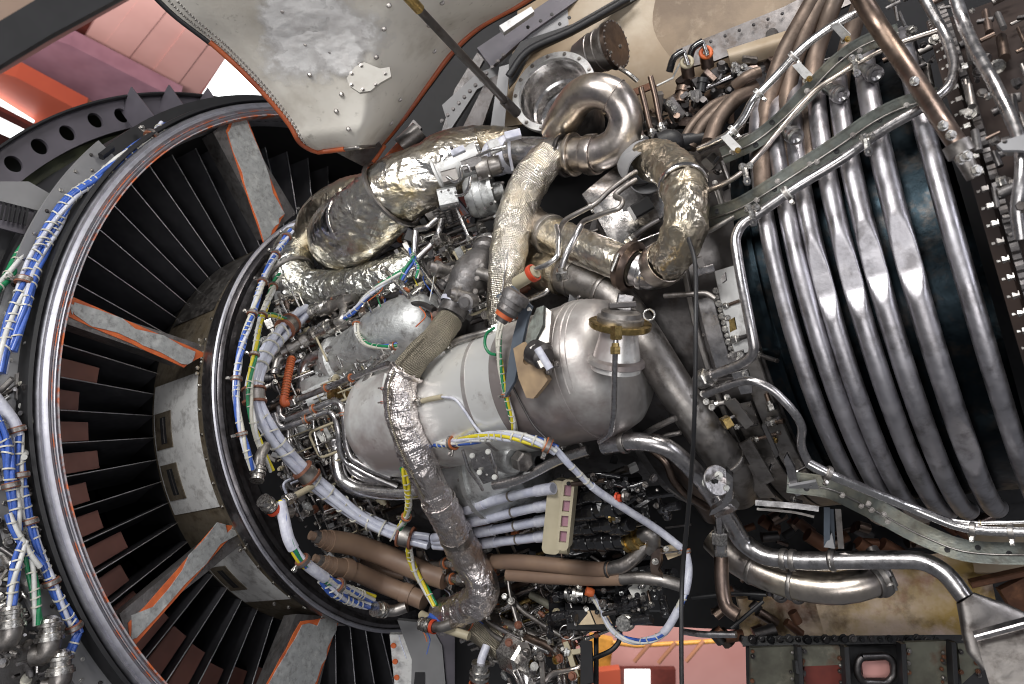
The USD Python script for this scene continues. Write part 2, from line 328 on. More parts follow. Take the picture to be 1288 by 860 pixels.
M['blue'] = plain('blue_wire', (.045, .12, .47), .38, (.03, .075, .30), 40., coat=.2)
M['green'] = plain('green_wire', (.01, .22, .085), .38, (.01, .15, .06), 40., coat=.2)
M['yellow'] = plain('yellow_wire', (.72, .60, .03), .4)
M['white_wire'] = plain('white_wire', (.66, .66, .64), .4)
M['tie'] = plain('cable_tie', (.62, .60, .52), .45)
M['tie_dark'] = plain('dark_tie', (.16, .14, .12), .5)
M['rubber'] = plain('brown_clamp_rubber', (.22, .085, .045), .55, (.14, .05, .03), 60.)
M['orange_rubber'] = plain('orange_clamp_rubber', (.46, .14, .05), .5, (.30, .09, .035), 60.)
M['hose'] = plain('brown_hose', (.235, .155, .105), .5, (.17, .11, .08), 12., .15, 60.)
M['orange'] = plain('orange_sealant', (.62, .14, .035), .5, (.42, .085, .03), 30.)
M['orange_seal'] = plain('orange_edge_seal', (.50, .12, .035), .42, (.26, .06, .03), 9.)
M['conn_tan'] = plain('tan_plastic', (.42, .37, .26), .5, (.34, .30, .21), 20.)
M['tan_label'] = plain('tan_plate', (.62, .50, .34), .5)
M['tan_bracket'] = plain('stained_tan_bracket', (.42, .30, .18), .5, (.24, .17, .11), 25.)
M['olive'] = plain('olive_wall', (.045, .05, .022), .6, (.03, .034, .018), 5.)
M['violet_grey'] = plain('violet_grey_frame', (.11, .10, .12), .45, (.065, .06, .072), 7., .15)
M['grey_panel'] = plain('grey_panel', (.21, .21, .215), .5, (.16, .16, .165), 9., .1)
M['grey_mid'] = plain('mid_grey_panel', (.30, .30, .31), .5, (.22, .22, .23), 9., .1)
M['grey_blue'] = plain('blue_grey_bracket', (.10, .12, .15), .4, (.07, .085, .105), 20.)
M['white_part'] = plain('pale_fitting', (.60, .60, .57), .4)
M['red'] = plain('red_fitting', (.55, .06, .02), .45)
M['pink'] = plain('pink_ceiling', (.66, .38, .345), .6, (.58, .32, .29), 2., .05)
M['pink_wall'] = plain('pink_wall', (.68, .36, .33), .7, (.60, .29, .26), 2., .05)
M['mauve'] = plain('mauve_beam', (.36, .19, .24), .6, (.26, .13, .17), 4., .05)
M['ochre'] = plain('ochre_beam', (.44, .20, .11), .6, None, 2.)
M['red_beam'] = plain('red_beam', (.55, .11, .055), .5, (.46, .085, .045), 2.)
M['dark_red'] = plain('dark_red', (.15, .028, .02), .6)
M['yellow_paint'] = plain('amber_paint', (.72, .35, .06), .5)
M['seal_black'] = plain('black_seal', (.02, .02, .022), .45)
def emit(name, c, s): return mat(name, {'e': ('emission', {'color': c, 'strength': s})}, surface='e.emission')
M['skylight'] = emit('skylight', (.97, .99, 1.), 1.7)
M['window'] = emit('lit_window', (.95, .92, .90), 1.1)
def stained(name, c, spots, rough=.55, bump=.2, metallic=0.):
    """Base colour with layers of stains: spots = [(noise scale, from, to, colour, strength)]."""
    n = {'g': ('geometry', {}), 'p': ('principled_bsdf', {'roughness': rough, 'metallic': metallic}), 'c': ('noise_texture', {'scale': 140., 'detail': 4.}), 'u': ('bump', {'strength': bump, 'distance': .002}), 'k': ('color', {'value': c})}
    l = [('g.position', 'c.vector'), ('c.fac', 'u.height'), ('u.normal', 'p.normal')]; last = 'k.color'
    for i, (sc, lo, hi, col, st) in enumerate(spots):
        n['n%d' % i] = ('noise_texture', {'scale': sc, 'detail': 6., 'roughness': .62}); n['r%d' % i] = ('rgb_ramp', {'ramp': [(lo, (0, 0, 0)), (hi, (st, st, st))]}); n['x%d' % i] = ('mix', {'color2': col}); n['m%d' % i] = ('mapping', {'location': (i * 3.7, i * 1.3, i * 2.1)})
        l += [('g.position', 'm%d.vector' % i), ('m%d.vector' % i, 'n%d.vector' % i), ('n%d.fac' % i, 'r%d.fac' % i), ('r%d.color' % i, 'x%d.fac' % i), (last, 'x%d.color1' % i)]; last = 'x%d.color' % i
    return mat(name, n, l + [(last, 'p.base_color')])
M['cowl'] = stained('cowl_inner_skin', (.70, .67, .61), [(1.6, .45, .7, (.42, .37, .30), .7), (9., .5, .75, (.36, .32, .26), .6), (45., .62, .72, (.22, .20, .17), .5)], .5)
M['pylon'] = stained('pylon_panel', (.42, .355, .27), [(1.8, .34, .52, (.24, .17, .10), .9), (7., .5, .75, (.32, .24, .15), .6)], .5)
M['yellowed'] = stained('yellowed_insulation', (.70, .56, .44), [(3., .42, .6, (.42, .27, .05), .9), (9., .5, .66, (.10, .055, .02), .9), (6., .55, .7, (.72, .56, .50), .9), (5., .56, .66, (.28, .09, .04), .8)], .6, .6)
M['greenish'] = stained('greenish_panel', (.13, .13, .10), [(5., .42, .6, (.05, .045, .035), .9), (14., .52, .7, (.24, .22, .17), .8), (9., .56, .66, (.10, .05, .03), .8)], .55)
M['rust_panel'] = stained('rusty_duct', (.20, .09, .05), [(6., .4, .65, (.09, .045, .03), .9), (16., .55, .72, (.36, .17, .09), .7)], .5, .4, .5)
def foil(name, c1, c2, c3, rough=.2, knit=0., crinkle=.5, scale=55., metallic=1., kw=.9):
    n = {'g': ('geometry', {}), 'a': ('noise_texture', {'scale': 11., 'detail': 5., 'roughness': .65}), 'r': ('rgb_ramp', {'ramp': [(.3, c1), (.52, c2), (.72, c3)]}),
         'v': ('voronoi_texture', {'scale': scale, 'feature': 'smooth_f1'}), 'd': ('noise_texture', {'type': 'ridged_multifractal', 'scale': scale * .55, 'detail': 4., 'roughness': .5, 'offset': 1., 'gain': 2., 'distortion': .6}),
         's': ('math', {'math_type': 'add'}), 'u': ('bump', {'strength': crinkle * 1.0, 'distance': .005}), 'p': ('principled_bsdf', {'metallic': metallic, 'roughness': rough})}
    n['rr'] = ('map_range', {'from_min': .3, 'from_max': .7, 'to_min': rough * .7, 'to_max': rough * 1.6})
    l = [('g.position', 'a.vector'), ('g.position', 'v.vector'), ('g.position', 'd.vector'), ('a.fac', 'r.fac'), ('r.color', 'p.base_color'), ('v.distance', 's.value1'), ('d.fac', 's.value2'), ('a.fac', 'rr.value'), ('rr.result', 'p.roughness')]
    if knit:
        n['t'] = ('attribute', {'attribute': 'st'}); n['w'] = ('mapping', {'scale': (knit, knit, 1.)}); n['sx'] = ('separate_xyz', {})
        n['s1'] = ('math', {'math_type': 'sine'}); n['s2'] = ('math', {'math_type': 'sine'}); n['mu'] = ('math', {'math_type': 'multiply'}); n['ab'] = ('math', {'math_type': 'absolute'}); n['ad'] = ('math', {'math_type': 'multiply_add', 'value2': kw})
        l += [('t.vector', 'w.vector'), ('w.vector', 'sx.vector'), ('sx.x', 's1.value1'), ('sx.y', 's2.value1'), ('s1.value', 'mu.value1'), ('s2.value', 'mu.value2'), ('mu.value', 'ab.value1'), ('ab.value', 'ad.value1'), ('s.value', 'ad.value3'), ('ad.value', 'u.height')]
    else: l.append(('s.value', 'u.height'))
    return mat(name, n, l + [('u.normal', 'p.normal')])
M['foil'] = foil('crinkled_foil', (.80, .79, .78), (.74, .69, .60), (.66, .54, .30), .24, crinkle=.32, scale=34.)
M['foil_dull'] = foil('dull_foil', (.66, .62, .55), (.54, .48, .38), (.44, .36, .25), .27, crinkle=.35, scale=38.)
M['foil_pale'] = foil('pale_foil', (.78, .78, .75), (.70, .70, .66), (.64, .60, .48), .24, crinkle=.5, scale=62.)
M['knit'] = foil('knitted_foil', (.74, .72, .68), (.64, .59, .51), (.52, .45, .33), .25, 760., .55, 45., 1., .5)
M['sleeve'] = foil('foil_fabric_sleeve', (.82, .77, .76), (.72, .66, .64), (.56, .50, .46), .25, 520., .55, 34., 1., .22)
M['sleeve_dark'] = foil('dull_fabric_sleeve', (.40, .36, .28), (.31, .28, .22), (.22, .20, .165), .42, 700., .6, 40.)
M['tank'] = stained('tank_steel', (.88, .88, .86), [(2.3, .53, .63, (.36, .28, .27), .75), (7., .58, .7, (.50, .44, .40), .5), (22., .62, .72, (.25, .2, .18), .5), (1.3, .5, .66, (.56, .50, .47), .5)], .32, .1, .6)
M['tank_dark'] = stained('tank_end_steel', (.56, .55, .53), [(3., .40, .56, (.27, .23, .225), .9), (9., .52, .7, (.18, .14, .13), .7)], .42, .15, .6)
M['pylon_brown'] = stained('browned_panel', (.24, .175, .115), [(4., .42, .6, (.13, .09, .06), .8), (12., .55, .7, (.40, .32, .23), .6)], .55)
# ---------------------------------------------------------------- crinkles for foil
def crinkle(amp, sc=22., seed=0, ribs=0., rib_amp=.0):
    """Foil: broad dents and thin raised or pressed-in creases."""
    def f(p, u, a):
        q = p * sc; n = meshkit.fbm(q * .7, 3, seed) - .5; o = 1.5 * amp * n
        for k, (s_, w_) in enumerate(((.8, 1.), (1.9, .62), (4.2, .34))):
            r1 = 1 - np.abs(2 * meshkit.noise(q * s_ + 7 * meshkit.noise(q * .5 * s_ + 3, seed + 9)[..., None] * .12 + 5 * k, seed + k) - 1)
            o = o + amp * w_ * (np.clip(r1, 0, 1) ** 9 * (1 if k % 2 == 0 else -1.1)) * .75
        if ribs: o = o + rib_amp * np.sin(2 * np.pi * u / ribs)
        return o
    return f

M['smear'] = mat('white_smear_feathered', {'g': ('geometry', {}), 't': ('attribute', {'attribute': 'st'}), 'sx': ('separate_xyz', {}), 'n': ('noise_texture', {'scale': 38., 'detail': 6., 'roughness': .65}), 'nn': ('math', {'math_type': 'multiply_add', 'value2': .75, 'value3': -.37}),
    'ad': ('math', {'math_type': 'add'}), 'm': ('map_range', {'from_min': .62, 'from_max': 1.0, 'to_min': 1., 'to_max': 0., 'clamp': True}), 'r': ('rgb_ramp', {'ramp': [(.35, (.80, .79, .78)), (.7, (.66, .64, .63))]}),
    'u': ('bump', {'strength': .5, 'distance': .003}), 'p': ('principled_bsdf', {'roughness': .65}), 'tr': ('transparent_bsdf', {}), 'x': ('mix_closure', {})},
    [('g.position', 'n.vector'), ('t.vector', 'sx.vector'), ('n.fac', 'nn.value1'), ('sx.x', 'ad.value1'), ('nn.value', 'ad.value2'), ('ad.value', 'm.value'), ('n.fac', 'r.fac'), ('r.color', 'p.base_color'), ('n.fac', 'u.height'), ('u.normal', 'p.normal'), ('m.result', 'x.fac'), ('tr.BSDF', 'x.closure1'), ('p.BSDF', 'x.closure2')], surface='x.closure')
M['aft_case'] = plain('exhaust_case', (.040, .028, .024), .7, (.018, .014, .014), 9., .3, 60., spec=.15)
M['orange_worn'] = stained('worn_sealant', (.52, .12, .035), [(26., .42, .52, (.30, .29, .31), 1.), (60., .5, .7, (.22, .06, .03), .7)], .5)
M['cowl_patch'] = stained('cowl_patch', (.46, .44, .40), [(14., .45, .7, (.34, .31, .27), .7)], .55)
# ================================================================ the setting: hangar
def ceil_pt(x, y, z):
    d = ROT @ ray(x, y); return CAM + d * ((z - CAM[2]) / d[2])
CZ = 7.4
def slab(parent, name, px, z, m, th=.1, label=None):
    """A horizontal board whose underside shows at picture points px, at height z."""
    p = np.array([ceil_pt(x, y, z) for x, y in px]); n = np.array([0, 0, -1.])
    from shapely.geometry import Polygon
    import trimesh
    g = trimesh.creation.extrude_polygon(Polygon(p[:, :2]).buffer(0), th, engine='earcut'); v = np.array(g.vertices); v[:, 2] += z
    return part(parent, name, (v, np.array(g.faces)), m, label)
ceil = thing('ceiling', 'pink boarded hangar ceiling seen through the gap at the upper left', 'ceiling', ceil_pt(200, 60, CZ), kind='structure')
SE = [(150, -30, 96, 66), (182, -10, 120, 70), (212, 10, 153, 84), (243, 24, 184, 101), (270, 44, 216, 116), (292, 62, 240, 132)]
for (a, b, c, d), (e, f, g, h) in zip(SE[:-1], SE[1:]):
    ex = lambda x0, y0, x1, y1, k: (x0 + (x1 - x0) * k, y0 + (y1 - y0) * k)
    slab(ceil, 'ceiling_panel', [ex(c, d, a, b, 1.5), ex(g, h, e, f, 1.5), ex(e, f, g, h, 1.4), ex(a, b, c, d, 1.4)], CZ + rnd.uniform(-.02, .02), M['pink'], .08)
slab(ceil, 'ceiling_backing', [(-200, -300), (600, -300), (600, 330), (-200, 330)], CZ + .25, M['dark_red'], .05)
o = thing('skylight', 'bright white skylight between the pink ceiling and the fan case', 'skylight', ceil_pt(290, 100, CZ), group=None)
slab(o, 'pane', [(288, 70), (340, 100), (350, 150), (235, 150)], CZ + .03, M['skylight'], .05)
o = thing('skylight', 'small bright skylight at the left edge above the arched frame', 'skylight', ceil_pt(20, 160, CZ))
slab(o, 'pane', [(-40, 105), (42, 156), (24, 178), (-40, 150)], CZ - .85, M['skylight'], .05)
o = thing('roof_beam', 'mauve roof beam with a dark stain below the pink ceiling', 'beam', ceil_pt(130, 110, CZ - .3))
slab(o, 'flange', [(-20, 20), (87, 56), (226, 126), (170, 160), (20, 90), (-60, 50)], CZ - .35, M['mauve'], .2)
o = thing('roof_purlin', 'narrow ochre roof purlin beside the mauve beam', 'beam', ceil_pt(80, 110, CZ - .5))
slab(o, 'flange', [(20, 85), (120, 140), (100, 160), (-10, 95)], CZ - .55, M['ochre'], .1)
o = thing('crane_rail', 'orange red painted rail under the roof at the left', 'beam', ceil_pt(50, 125, CZ - .8))
slab(o, 'flange', [(-60, 72), (20, 97), (106, 142), (60, 172), (-60, 112)], CZ - .75, M['red_beam'], .2)
slab(o, 'lower_flange', [(-60, 108), (62, 170), (58, 176), (-60, 118)], CZ - .95, M['dark_red'], .05)
# --- hangar wall low behind the engine
def quad(parent, name, px, t, m, th=.05, label=None):
    return part(parent, name, plate(np.array([PT(x, y, t) for x, y in px]), th), m, label)
o = thing('hangar_wall', 'pale pink hangar wall seen below the engine', 'wall', PT(820, 830, 7.), kind='structure')
quad(o, 'wall_face', [(600, 700), (1300, 700), (1300, 1000), (600, 1000)], 7.5, M['pink_wall'], .1)
o = thing('wall_door', 'red hangar door with a white lit window low behind the engine', 'door', PT(800, 850, 7.3))
quad(o, 'leaf', [(752, 842), (850, 842), (850, 960), (752, 960)], 7.35, M['dark_red'], .08)
quad(o, 'window', [(786, 843), (818, 843), (818, 900), (786, 900)], 7.26, M['window'], .03)
o = thing('work_stand', 'amber painted work stand upright in the background at the bottom', 'stand', PT(760, 830, 6.5))
quad(o, 'post', [(742, 800), (772, 806), (766, 850), (775, 900), (742, 900)], 6.5, M['yellow_paint'], .1)
quad(o, 'foot', [(745, 846), (780, 842), (782, 880), (745, 880)], 6.3, M['red_beam'], .1)
part(o, 'rail', sweep(np.array([PT(770, 808, 6.4), PT(800, 812, 6.4), PT(905, 806, 6.4)]), .02, 8), M['yellow_paint'])
for k, (x, y) in enumerate([(820, 806), (850, 808), (885, 806)]):
    part(o, 'leg', sweep(np.array([PT(x, y, 6.3), PT(x - 22, y + 26, 6.3)]), .018, 8), M['ochre'])
# ================================================================ component builders
def clampon(parent, cl, k, r, m=None, w=None, lug=None, boltm='nut'):
    """A cushioned loop clamp round the pipe cl at fraction k."""
    n = len(cl); i = min(max(int(k * (n - 1)), 1), n - 2); t = unit(cl[i + 1] - cl[i - 1]); p = cl[i]; w = w or 1.1 * r
    c = part(parent, 'clamp', lathe([(-w / 2, r * 1.02), (-w / 2, r * 1.42), (-w * .36, r * 1.5), (w * .36, r * 1.5), (w / 2, r * 1.42), (w / 2, r * 1.02)], p, t, 18), m or M['rubber'])
    part(c, 'band', lathe([(-w * .3, r * 1.5), (-w * .3, r * 1.58), (w * .3, r * 1.58), (w * .3, r * 1.5)], p, t, 18), M['dull'])
    s = unit(lug if lug is not None else np.cross(t, -FWD) + .5 * -FWD); s = unit(s - t * (s @ t))
    part(c, 'lug', bar(p + s * r * 1.45, p + s * r * 2.7, w * .75, r * .5, up=np.cross(s, t)), M['dull'])
    ax = unit(np.cross(s, t)); ax = ax if ax @ FWD < 0 else -ax
    part(c, 'screw', hexnut(p + s * r * 2.2 + ax * r * .2, ax, r * .42, r * .5), M[boltm])
def bnut(parent, p, t, r, m=None, name='nut'):
    """A union nut with its sleeve on a pipe end."""
    g = [lathe_flat([(-r * 1.5, r), (-r * 1.5, r * 1.75), (-r * 1.2, r * 1.9), (r * .9, r * 1.9), (r * 1.2, r * 1.7), (r * 1.2, r)], p, t, 6),
         lathe_flat([(r * 1.2, r), (r * 1.2, r * 1.35), (r * 2.4, r * 1.3), (r * 2.4, r)], p, t, 10)]
    return part(parent, name, cat_(g), m or M['nut'])
def pipe(name, label, s, r, m, h=0., cat='pipe', bend=14, clamps=(), ends='', group=None, sides=12, cm=None, kind='h', parent=None, partname='tube', spl=False, step=None, disp=None, caps=True, nutm=None):
    pts = path(s, h, kind)
    rr = m_px(pts[len(pts) // 2], r)
    if spl: cl = spline(pts, step or max(rr * .6, .006))
    else: cl = fillet(pts, bend * rr / max(r, .1))
    if disp is not None and not spl: cl = resample(cl, int(length(cl) / (step or rr * .2)) + 2)
    o = parent or thing(name, label, cat, pts[0], group)
    R = np.array([m_px(p, r) for p in cl])
    part(o, partname, sweep(cl, R, sides, caps, disp), M[m] if isinstance(m, str) else m)
    n = len(cl); L = resample(cl, 200)
    for k in clamps: clampon(o, L, k, m_px(L[int(k * 199)], r), cm)
    if 's' in ends: bnut(o, cl[0] + unit(cl[1] - cl[0]) * R[0] * 1.5, unit(cl[1] - cl[0]), R[0], nutm)
    if 'e' in ends: bnut(o, cl[-1] - unit(cl[-1] - cl[-2]) * R[-1] * 1.5, unit(cl[-2] - cl[-1]), R[-1], nutm)
    o.cl = L; o.R = R; return o
def ring(parent, cl, k, r, w, m, name='band', proud=1.12):
    i = min(max(int(k * (len(cl) - 1)), 1), len(cl) - 2); t = unit(cl[i + 1] - cl[i - 1])
    return part(parent, name, lathe([(-w / 2, r * .98), (-w / 2, r * proud), (-w * .3, r * (proud + .04)), (w * .3, r * (proud + .04)), (w / 2, r * proud), (w / 2, r * .98)], cl[i], t, 28), m)
def vband(parent, cl, k, r, m=None):
    """A V-band coupling with its bolt."""
    m = m or M['dull']; i = min(max(int(k * (len(cl) - 1)), 1), len(cl) - 2); t = unit(cl[i + 1] - cl[i - 1]); p = cl[i]
    c = part(parent, 'coupling', lathe([(-.4 * r, r), (-.34 * r, r * 1.1), (-.14 * r, r * 1.28), (.14 * r, r * 1.28), (.34 * r, r * 1.1), (.4 * r, r)], p, t, 30), m)
    s = unit(np.cross(t, UP) - FWD * .3); s = unit(s - t * (s @ t))
    part(c, 'bolt', sweep(np.array([p + s * r * 1.35 - np.cross(s, t) * r * .45, p + s * r * 1.35 + np.cross(s, t) * r * .45]), r * .09, 8), M['nut'])
def bundle(name, label, s, R, cols, h=0., ties=14, cat='wiring harness', clamps=(), cm=None, wr=None, twist=.9, group=None, tie='tie', parent=None, kind='h', wname='wire'):
    """A laced wiring harness: wires (material names) winding round a common line, cable ties, cushioned clamps."""
    pts = path(s, h, kind); cl = spline(pts, .008); n = len(cl); o = parent or thing(name, label, cat, pts[0], group)
    T, N, B = frames(cl); Lc = np.r_[0, np.cumsum(np.linalg.norm(np.diff(cl, axis=0), axis=1))]
    Rm = m_px(cl[n // 2], R); k = len(cols); w = (wr and m_px(cl[n // 2], wr)) or Rm * (.62 if k < 4 else .5 if k < 6 else .4)
    for j, c in enumerate(cols):
        a = 2 * np.pi * j / k + twist * Lc / (Rm * 6) + .35 * np.sin(Lc / (Rm * 3.1) + j); q = (Rm - w) * (1 if j or k < 6 else 0)
        q = q * (1 + .22 * np.sin(Lc / (Rm * 2.3) + 2.1 * j))
        part(o, wname, sweep(cl + (np.cos(a) * q)[:, None] * N + (np.sin(a) * q)[:, None] * B, w, 7, True), M[c])
    L = resample(cl, 300)
    for q in range(1, int(Lc[-1] / m_px(cl[n // 2], ties))):
        if nrs.rand() < .22: continue
        i = int((q + .3 * math.sin(q * 7.)) * m_px(cl[n // 2], ties) / Lc[-1] * 299); i = min(max(i, 1), 298); t = unit(L[i + 1] - L[i - 1])
        t = unit(t + .18 * nrs.randn(3))
        ww = min(max(Rm * .16, .0010), .0019)
        part(o, 'cable_tie', lathe([(-ww, Rm * .9), (-ww, Rm * 1.06), (ww, Rm * 1.06), (ww, Rm * .9)], L[i], t, 12), M[tie])
    for kf in clamps: clampon(o, L, kf, Rm * 1.0, cm)
    o.cl = L; o.R = Rm; return o
def connector(parent, p, t, r, elbow=False, m=None, name='connector'):
    """A ribbed round electrical connector pointing along t from p."""
    m = m or M['nut']; t = unit(t)
    g = lathe([(0, 0), (0, r * .8), (r * .5, r * .85), (r * .5, r * 1.15), (r * .9, r * 1.2), (r * .9, r * 1.0), (r * 1.2, r), (r * 1.2, r * 1.22), (r * 1.6, r * 1.22), (r * 1.6, r), (r * 2.3, r * .95), (r * 2.3, r * 1.1), (r * 2.6, r * 1.1), (r * 2.6, 0)], p, t, 18)
    return part(parent, name, g, m)
def canister(parent, name, a, b, prof, m, sides=28):
    """A turned body from a to b; prof [(fraction, radius m)]."""
    a, b = np.asarray(a, float), np.asarray(b, float); L = np.linalg.norm(b - a)
    return part(parent, name, lathe([(f * L, r) for f, r in prof], a, b - a, sides), m)
def boltring(parent, c, ax, R, n, r, m, name='bolt', a0=0):
    ax = unit(ax); u = np.cross(ax, UP if abs(ax @ UP) < .9 else RIGHT); u = unit(u); v = np.cross(ax, u)
    for k in range(n):
        a = 2 * np.pi * k / n + a0; bolt(parent, np.asarray(c) + R * (math.cos(a) * u + math.sin(a) * v), ax, r, m, name)
def arc_plate(s0, s1, r0, r1, a0, a1, n=40):
    """A sector of a ring about the engine axis between radii and stations."""
    return lathe([(s0, r0), (s0, r1), (s1, r1), (s1, r0), (s0, r0)], WC, WAX, n, a0, a1, up=WU)
def blockpx(parent, name, x, y, w, hgt, dpth, h, m, rot=0., label=None, cham=.12):
    """A chamfered block facing the camera: centre pixel, size in pixels, depth in metres."""
    c = P(x, y, h); k = dep(c) / F; a = math.radians(rot); ux = math.cos(a) * RIGHT + math.sin(a) * UP
    return part(parent, name, bar(c - ux * w * k / 2 - 0 * FWD, c + ux * w * k / 2, hgt * k, dpth, cham=cham), M[m], label)
def platepx(parent, name, px, h, m, th=.006, holes=(), label=None):
    pts = np.array([P(p[0], p[1], p[2] if len(p) > 2 else h) for p in px])
    hl = [(P(a, b, h), m_px(P(a, b, h), r)) for a, b, r in holes]
    return part(parent, name, plate(pts, th, hl), M[m], label)
# ================================================================ fan case, frame, guide vanes
fc = thing('fan_case', 'large round fan case with a polished rear rim and an orange sealant line', 'fan case', E(0, 0, 1.2))
part(fc, 'rear_rim', lathe([(-.10, 1.142), (-.012, 1.142), (0., 1.148), (.004, 1.153), (0, 1.158), (-.004, 1.160), (.002, 1.163), (.006, 1.170), (.002, 1.177), (-.004, 1.180), (-.002, 1.188), (-.012, 1.194), (-.08, 1.196)], WC, WAX, 260, up=WU), M['lip'])
part(fc, 'sealant_line', lathe([(-.03, 1.141), (.000, 1.1405), (.003, 1.1425), (.002, 1.1455), (-.01, 1.147)], WC, WAX, 260, up=WU), M['orange_worn'])
part(fc, 'sealant_line', lathe([(.0025, 1.1585), (.005, 1.160), (.0025, 1.1615)], WC, WAX, 260, up=WU), M['orange_worn'])
part(fc, 'rubber_seal', lathe([(-.06, 1.195), (-.02, 1.196), (-.004, 1.201), (-.008, 1.21), (-.03, 1.214), (-.07, 1.214)], WC, WAX, 220, up=WU), M['black'])
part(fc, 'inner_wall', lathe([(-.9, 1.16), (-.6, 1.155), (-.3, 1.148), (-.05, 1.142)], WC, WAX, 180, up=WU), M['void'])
part(fc, 'mounting_flange', arc_plate(-.075, -.06, 1.213, 1.275, -62, 44, 150), M['grey_panel'])
part(fc, 'outer_skin', lathe([(-.9, 1.30), (-.075, 1.25), (-.075, 1.20)], WC, WAX, 180, up=WU), M['seal_black'])
for k in range(58):
    a = -60 + k * 1.78; bolt(fc, E(-.06, a, 1.232 + (.028 if k % 2 else 0)), WAX, .0042, M['nut' if k % 3 else 'dark_steel'], 'rivet')
gv = thing('guide_vane_assembly', 'fan frame hub with dark outlet guide vanes and grey struts', 'fan frame', E(0, 0, .75))
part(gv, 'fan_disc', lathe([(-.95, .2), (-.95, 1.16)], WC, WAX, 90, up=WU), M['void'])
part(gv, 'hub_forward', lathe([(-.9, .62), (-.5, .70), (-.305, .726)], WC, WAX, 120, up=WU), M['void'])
NV = 66
for k in range(NV):
    a = 8.1 + k * 360. / NV
    if 112 < a % 360 < 250: continue
    # each vane: a thin cambered plate from hub to case, trailing edge at s = -.3
    rows, V, Fc = 7, [], []
    for r in np.linspace(.70, 1.150, rows):
        for s, da, th in ((-.3, 0, .0009), (-.36, .5, .004), (-.44, 1.8, .005), (-.53, 4.2, .001)):
            for sg in (1, -1): V.append(E(s, a - da * .8 * (1.0 / r) * .8 + sg * math.degrees(th / r), r))
    V = np.array(V).reshape(rows, 4, 2, 3); lp = np.concatenate([V[:, :, 0], V[:, ::-1, 1]], 1); m = lp.shape[1]
    i, j = np.meshgrid(np.arange(rows - 1), np.arange(m), indexing='ij'); q = (i * m + j).ravel(); q2 = (i * m + (j + 1) % m).ravel()
    f = np.vstack([np.stack([q, q2, q2 + m], 1), np.stack([q, q2 + m, q + m], 1)]); lp = lp.reshape(-1, 3)
    va = part(gv, 'guide_vane', (lp, f, normals(lp, f)), M['vane'])
    part(va, 'trailing_edge', sweep(np.array([E(-.2985, a, r) for r in (.715, .9, 1.1, 1.148)]), [.0019, .0022, .0026, .003], 6), M['vane_edge'])
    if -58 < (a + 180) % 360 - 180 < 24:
        ln = .30 + .05 * math.sin(k * 2.3); part(gv, 'blade_glint_panel', arc_plate(-.342, -.334,   .835 + ln * .25 + .02 * math.sin(k * 1.7), 1.07, a - 4.9, a - 1.5, 4), M['liner'])  # added panels between vanes, reddish reflection put in as colour
# hub panels between the struts, with slots
part(gv, 'hub_drum', lathe([(-.31, .716), (-.305, .728), (-.30, .731), (-.06, .731), (-.04, .735)], WC, WAX, 160, up=WU), M['hub_brown'])
for (a0, a1) in ((-17, 15), (-47, -27), (-75, -60), (32, 56), (78, 105)):
    pa = lathe([(-.285, .7315), (-.285, .7345), (-.045, .7345), (-.045, .7315)], WC, WAX, 24, a0, a1, up=WU)
    hp = part(gv, 'hub_panel', pa, M['hub_white'] if a0 < 20 else M['dull'])
    if a0 < 20:
        for am in ((3.5, -9.) if a0 == -17 else ((a0 + a1) / 2,)):
            part(hp, 'slot_frame', lathe([(-.275, .7345), (-.275, .7375), (-.19, .7375), (-.19, .7345)], WC, WAX, 8, am - 4.4, am + 4.4, up=WU), M['hub_brown'])
            part(hp, 'slot', lathe([(-.245, .7376), (-.245, .7382), (-.215, .7382), (-.215, .7376)], WC, WAX, 8, am - 3.2, am + 3.2, up=WU), M['void'])
            part(hp, 'slot_vane', lathe([(-.229, .7382), (-.228, .7395), (-.226, .7382)], WC, WAX, 8, am - 3., am + 3., up=WU), M['dark_steel'])
part(gv, 'hub_flange', lathe([(-.045, .7345), (-.042, .739), (-.02, .741), (-.012, .748), (0, .750)], WC, WAX, 180, up=WU), M['hub_brown'])
for k in range(64): bolt(gv, E(-.028, k * 360 / 64., .741), WU * math.cos(math.radians(k * 5.625)) + WV * math.sin(math.radians(k * 5.625)), .0045, M['nut'], 'rivet')
part(gv, 'rear_ring', lathe([(-.015, .742), (.0, .752), (.03, .757), (.052, .760), (.060, .764), (.068, .762), (.071, .756), (.068, .750), (.074, .746), (.078, .738), (.075, .728), (.07, .722), (.064, .716), (.064, .70), (.05, .70), (.05, .66)], WC, WAX, 260, up=WU), M['ring_dark'])
part(gv, 'ring_highlight_edge', lathe([(.0695, .7645), (.0735, .761), (.0745, .755), (.071, .751)], WC, WAX, 260, up=WU), M['lip'])
part(gv, 'rear_bulkhead', lathe([(.045, .30), (.045, .725)], WC, WAX, 120, up=WU), M['void'])
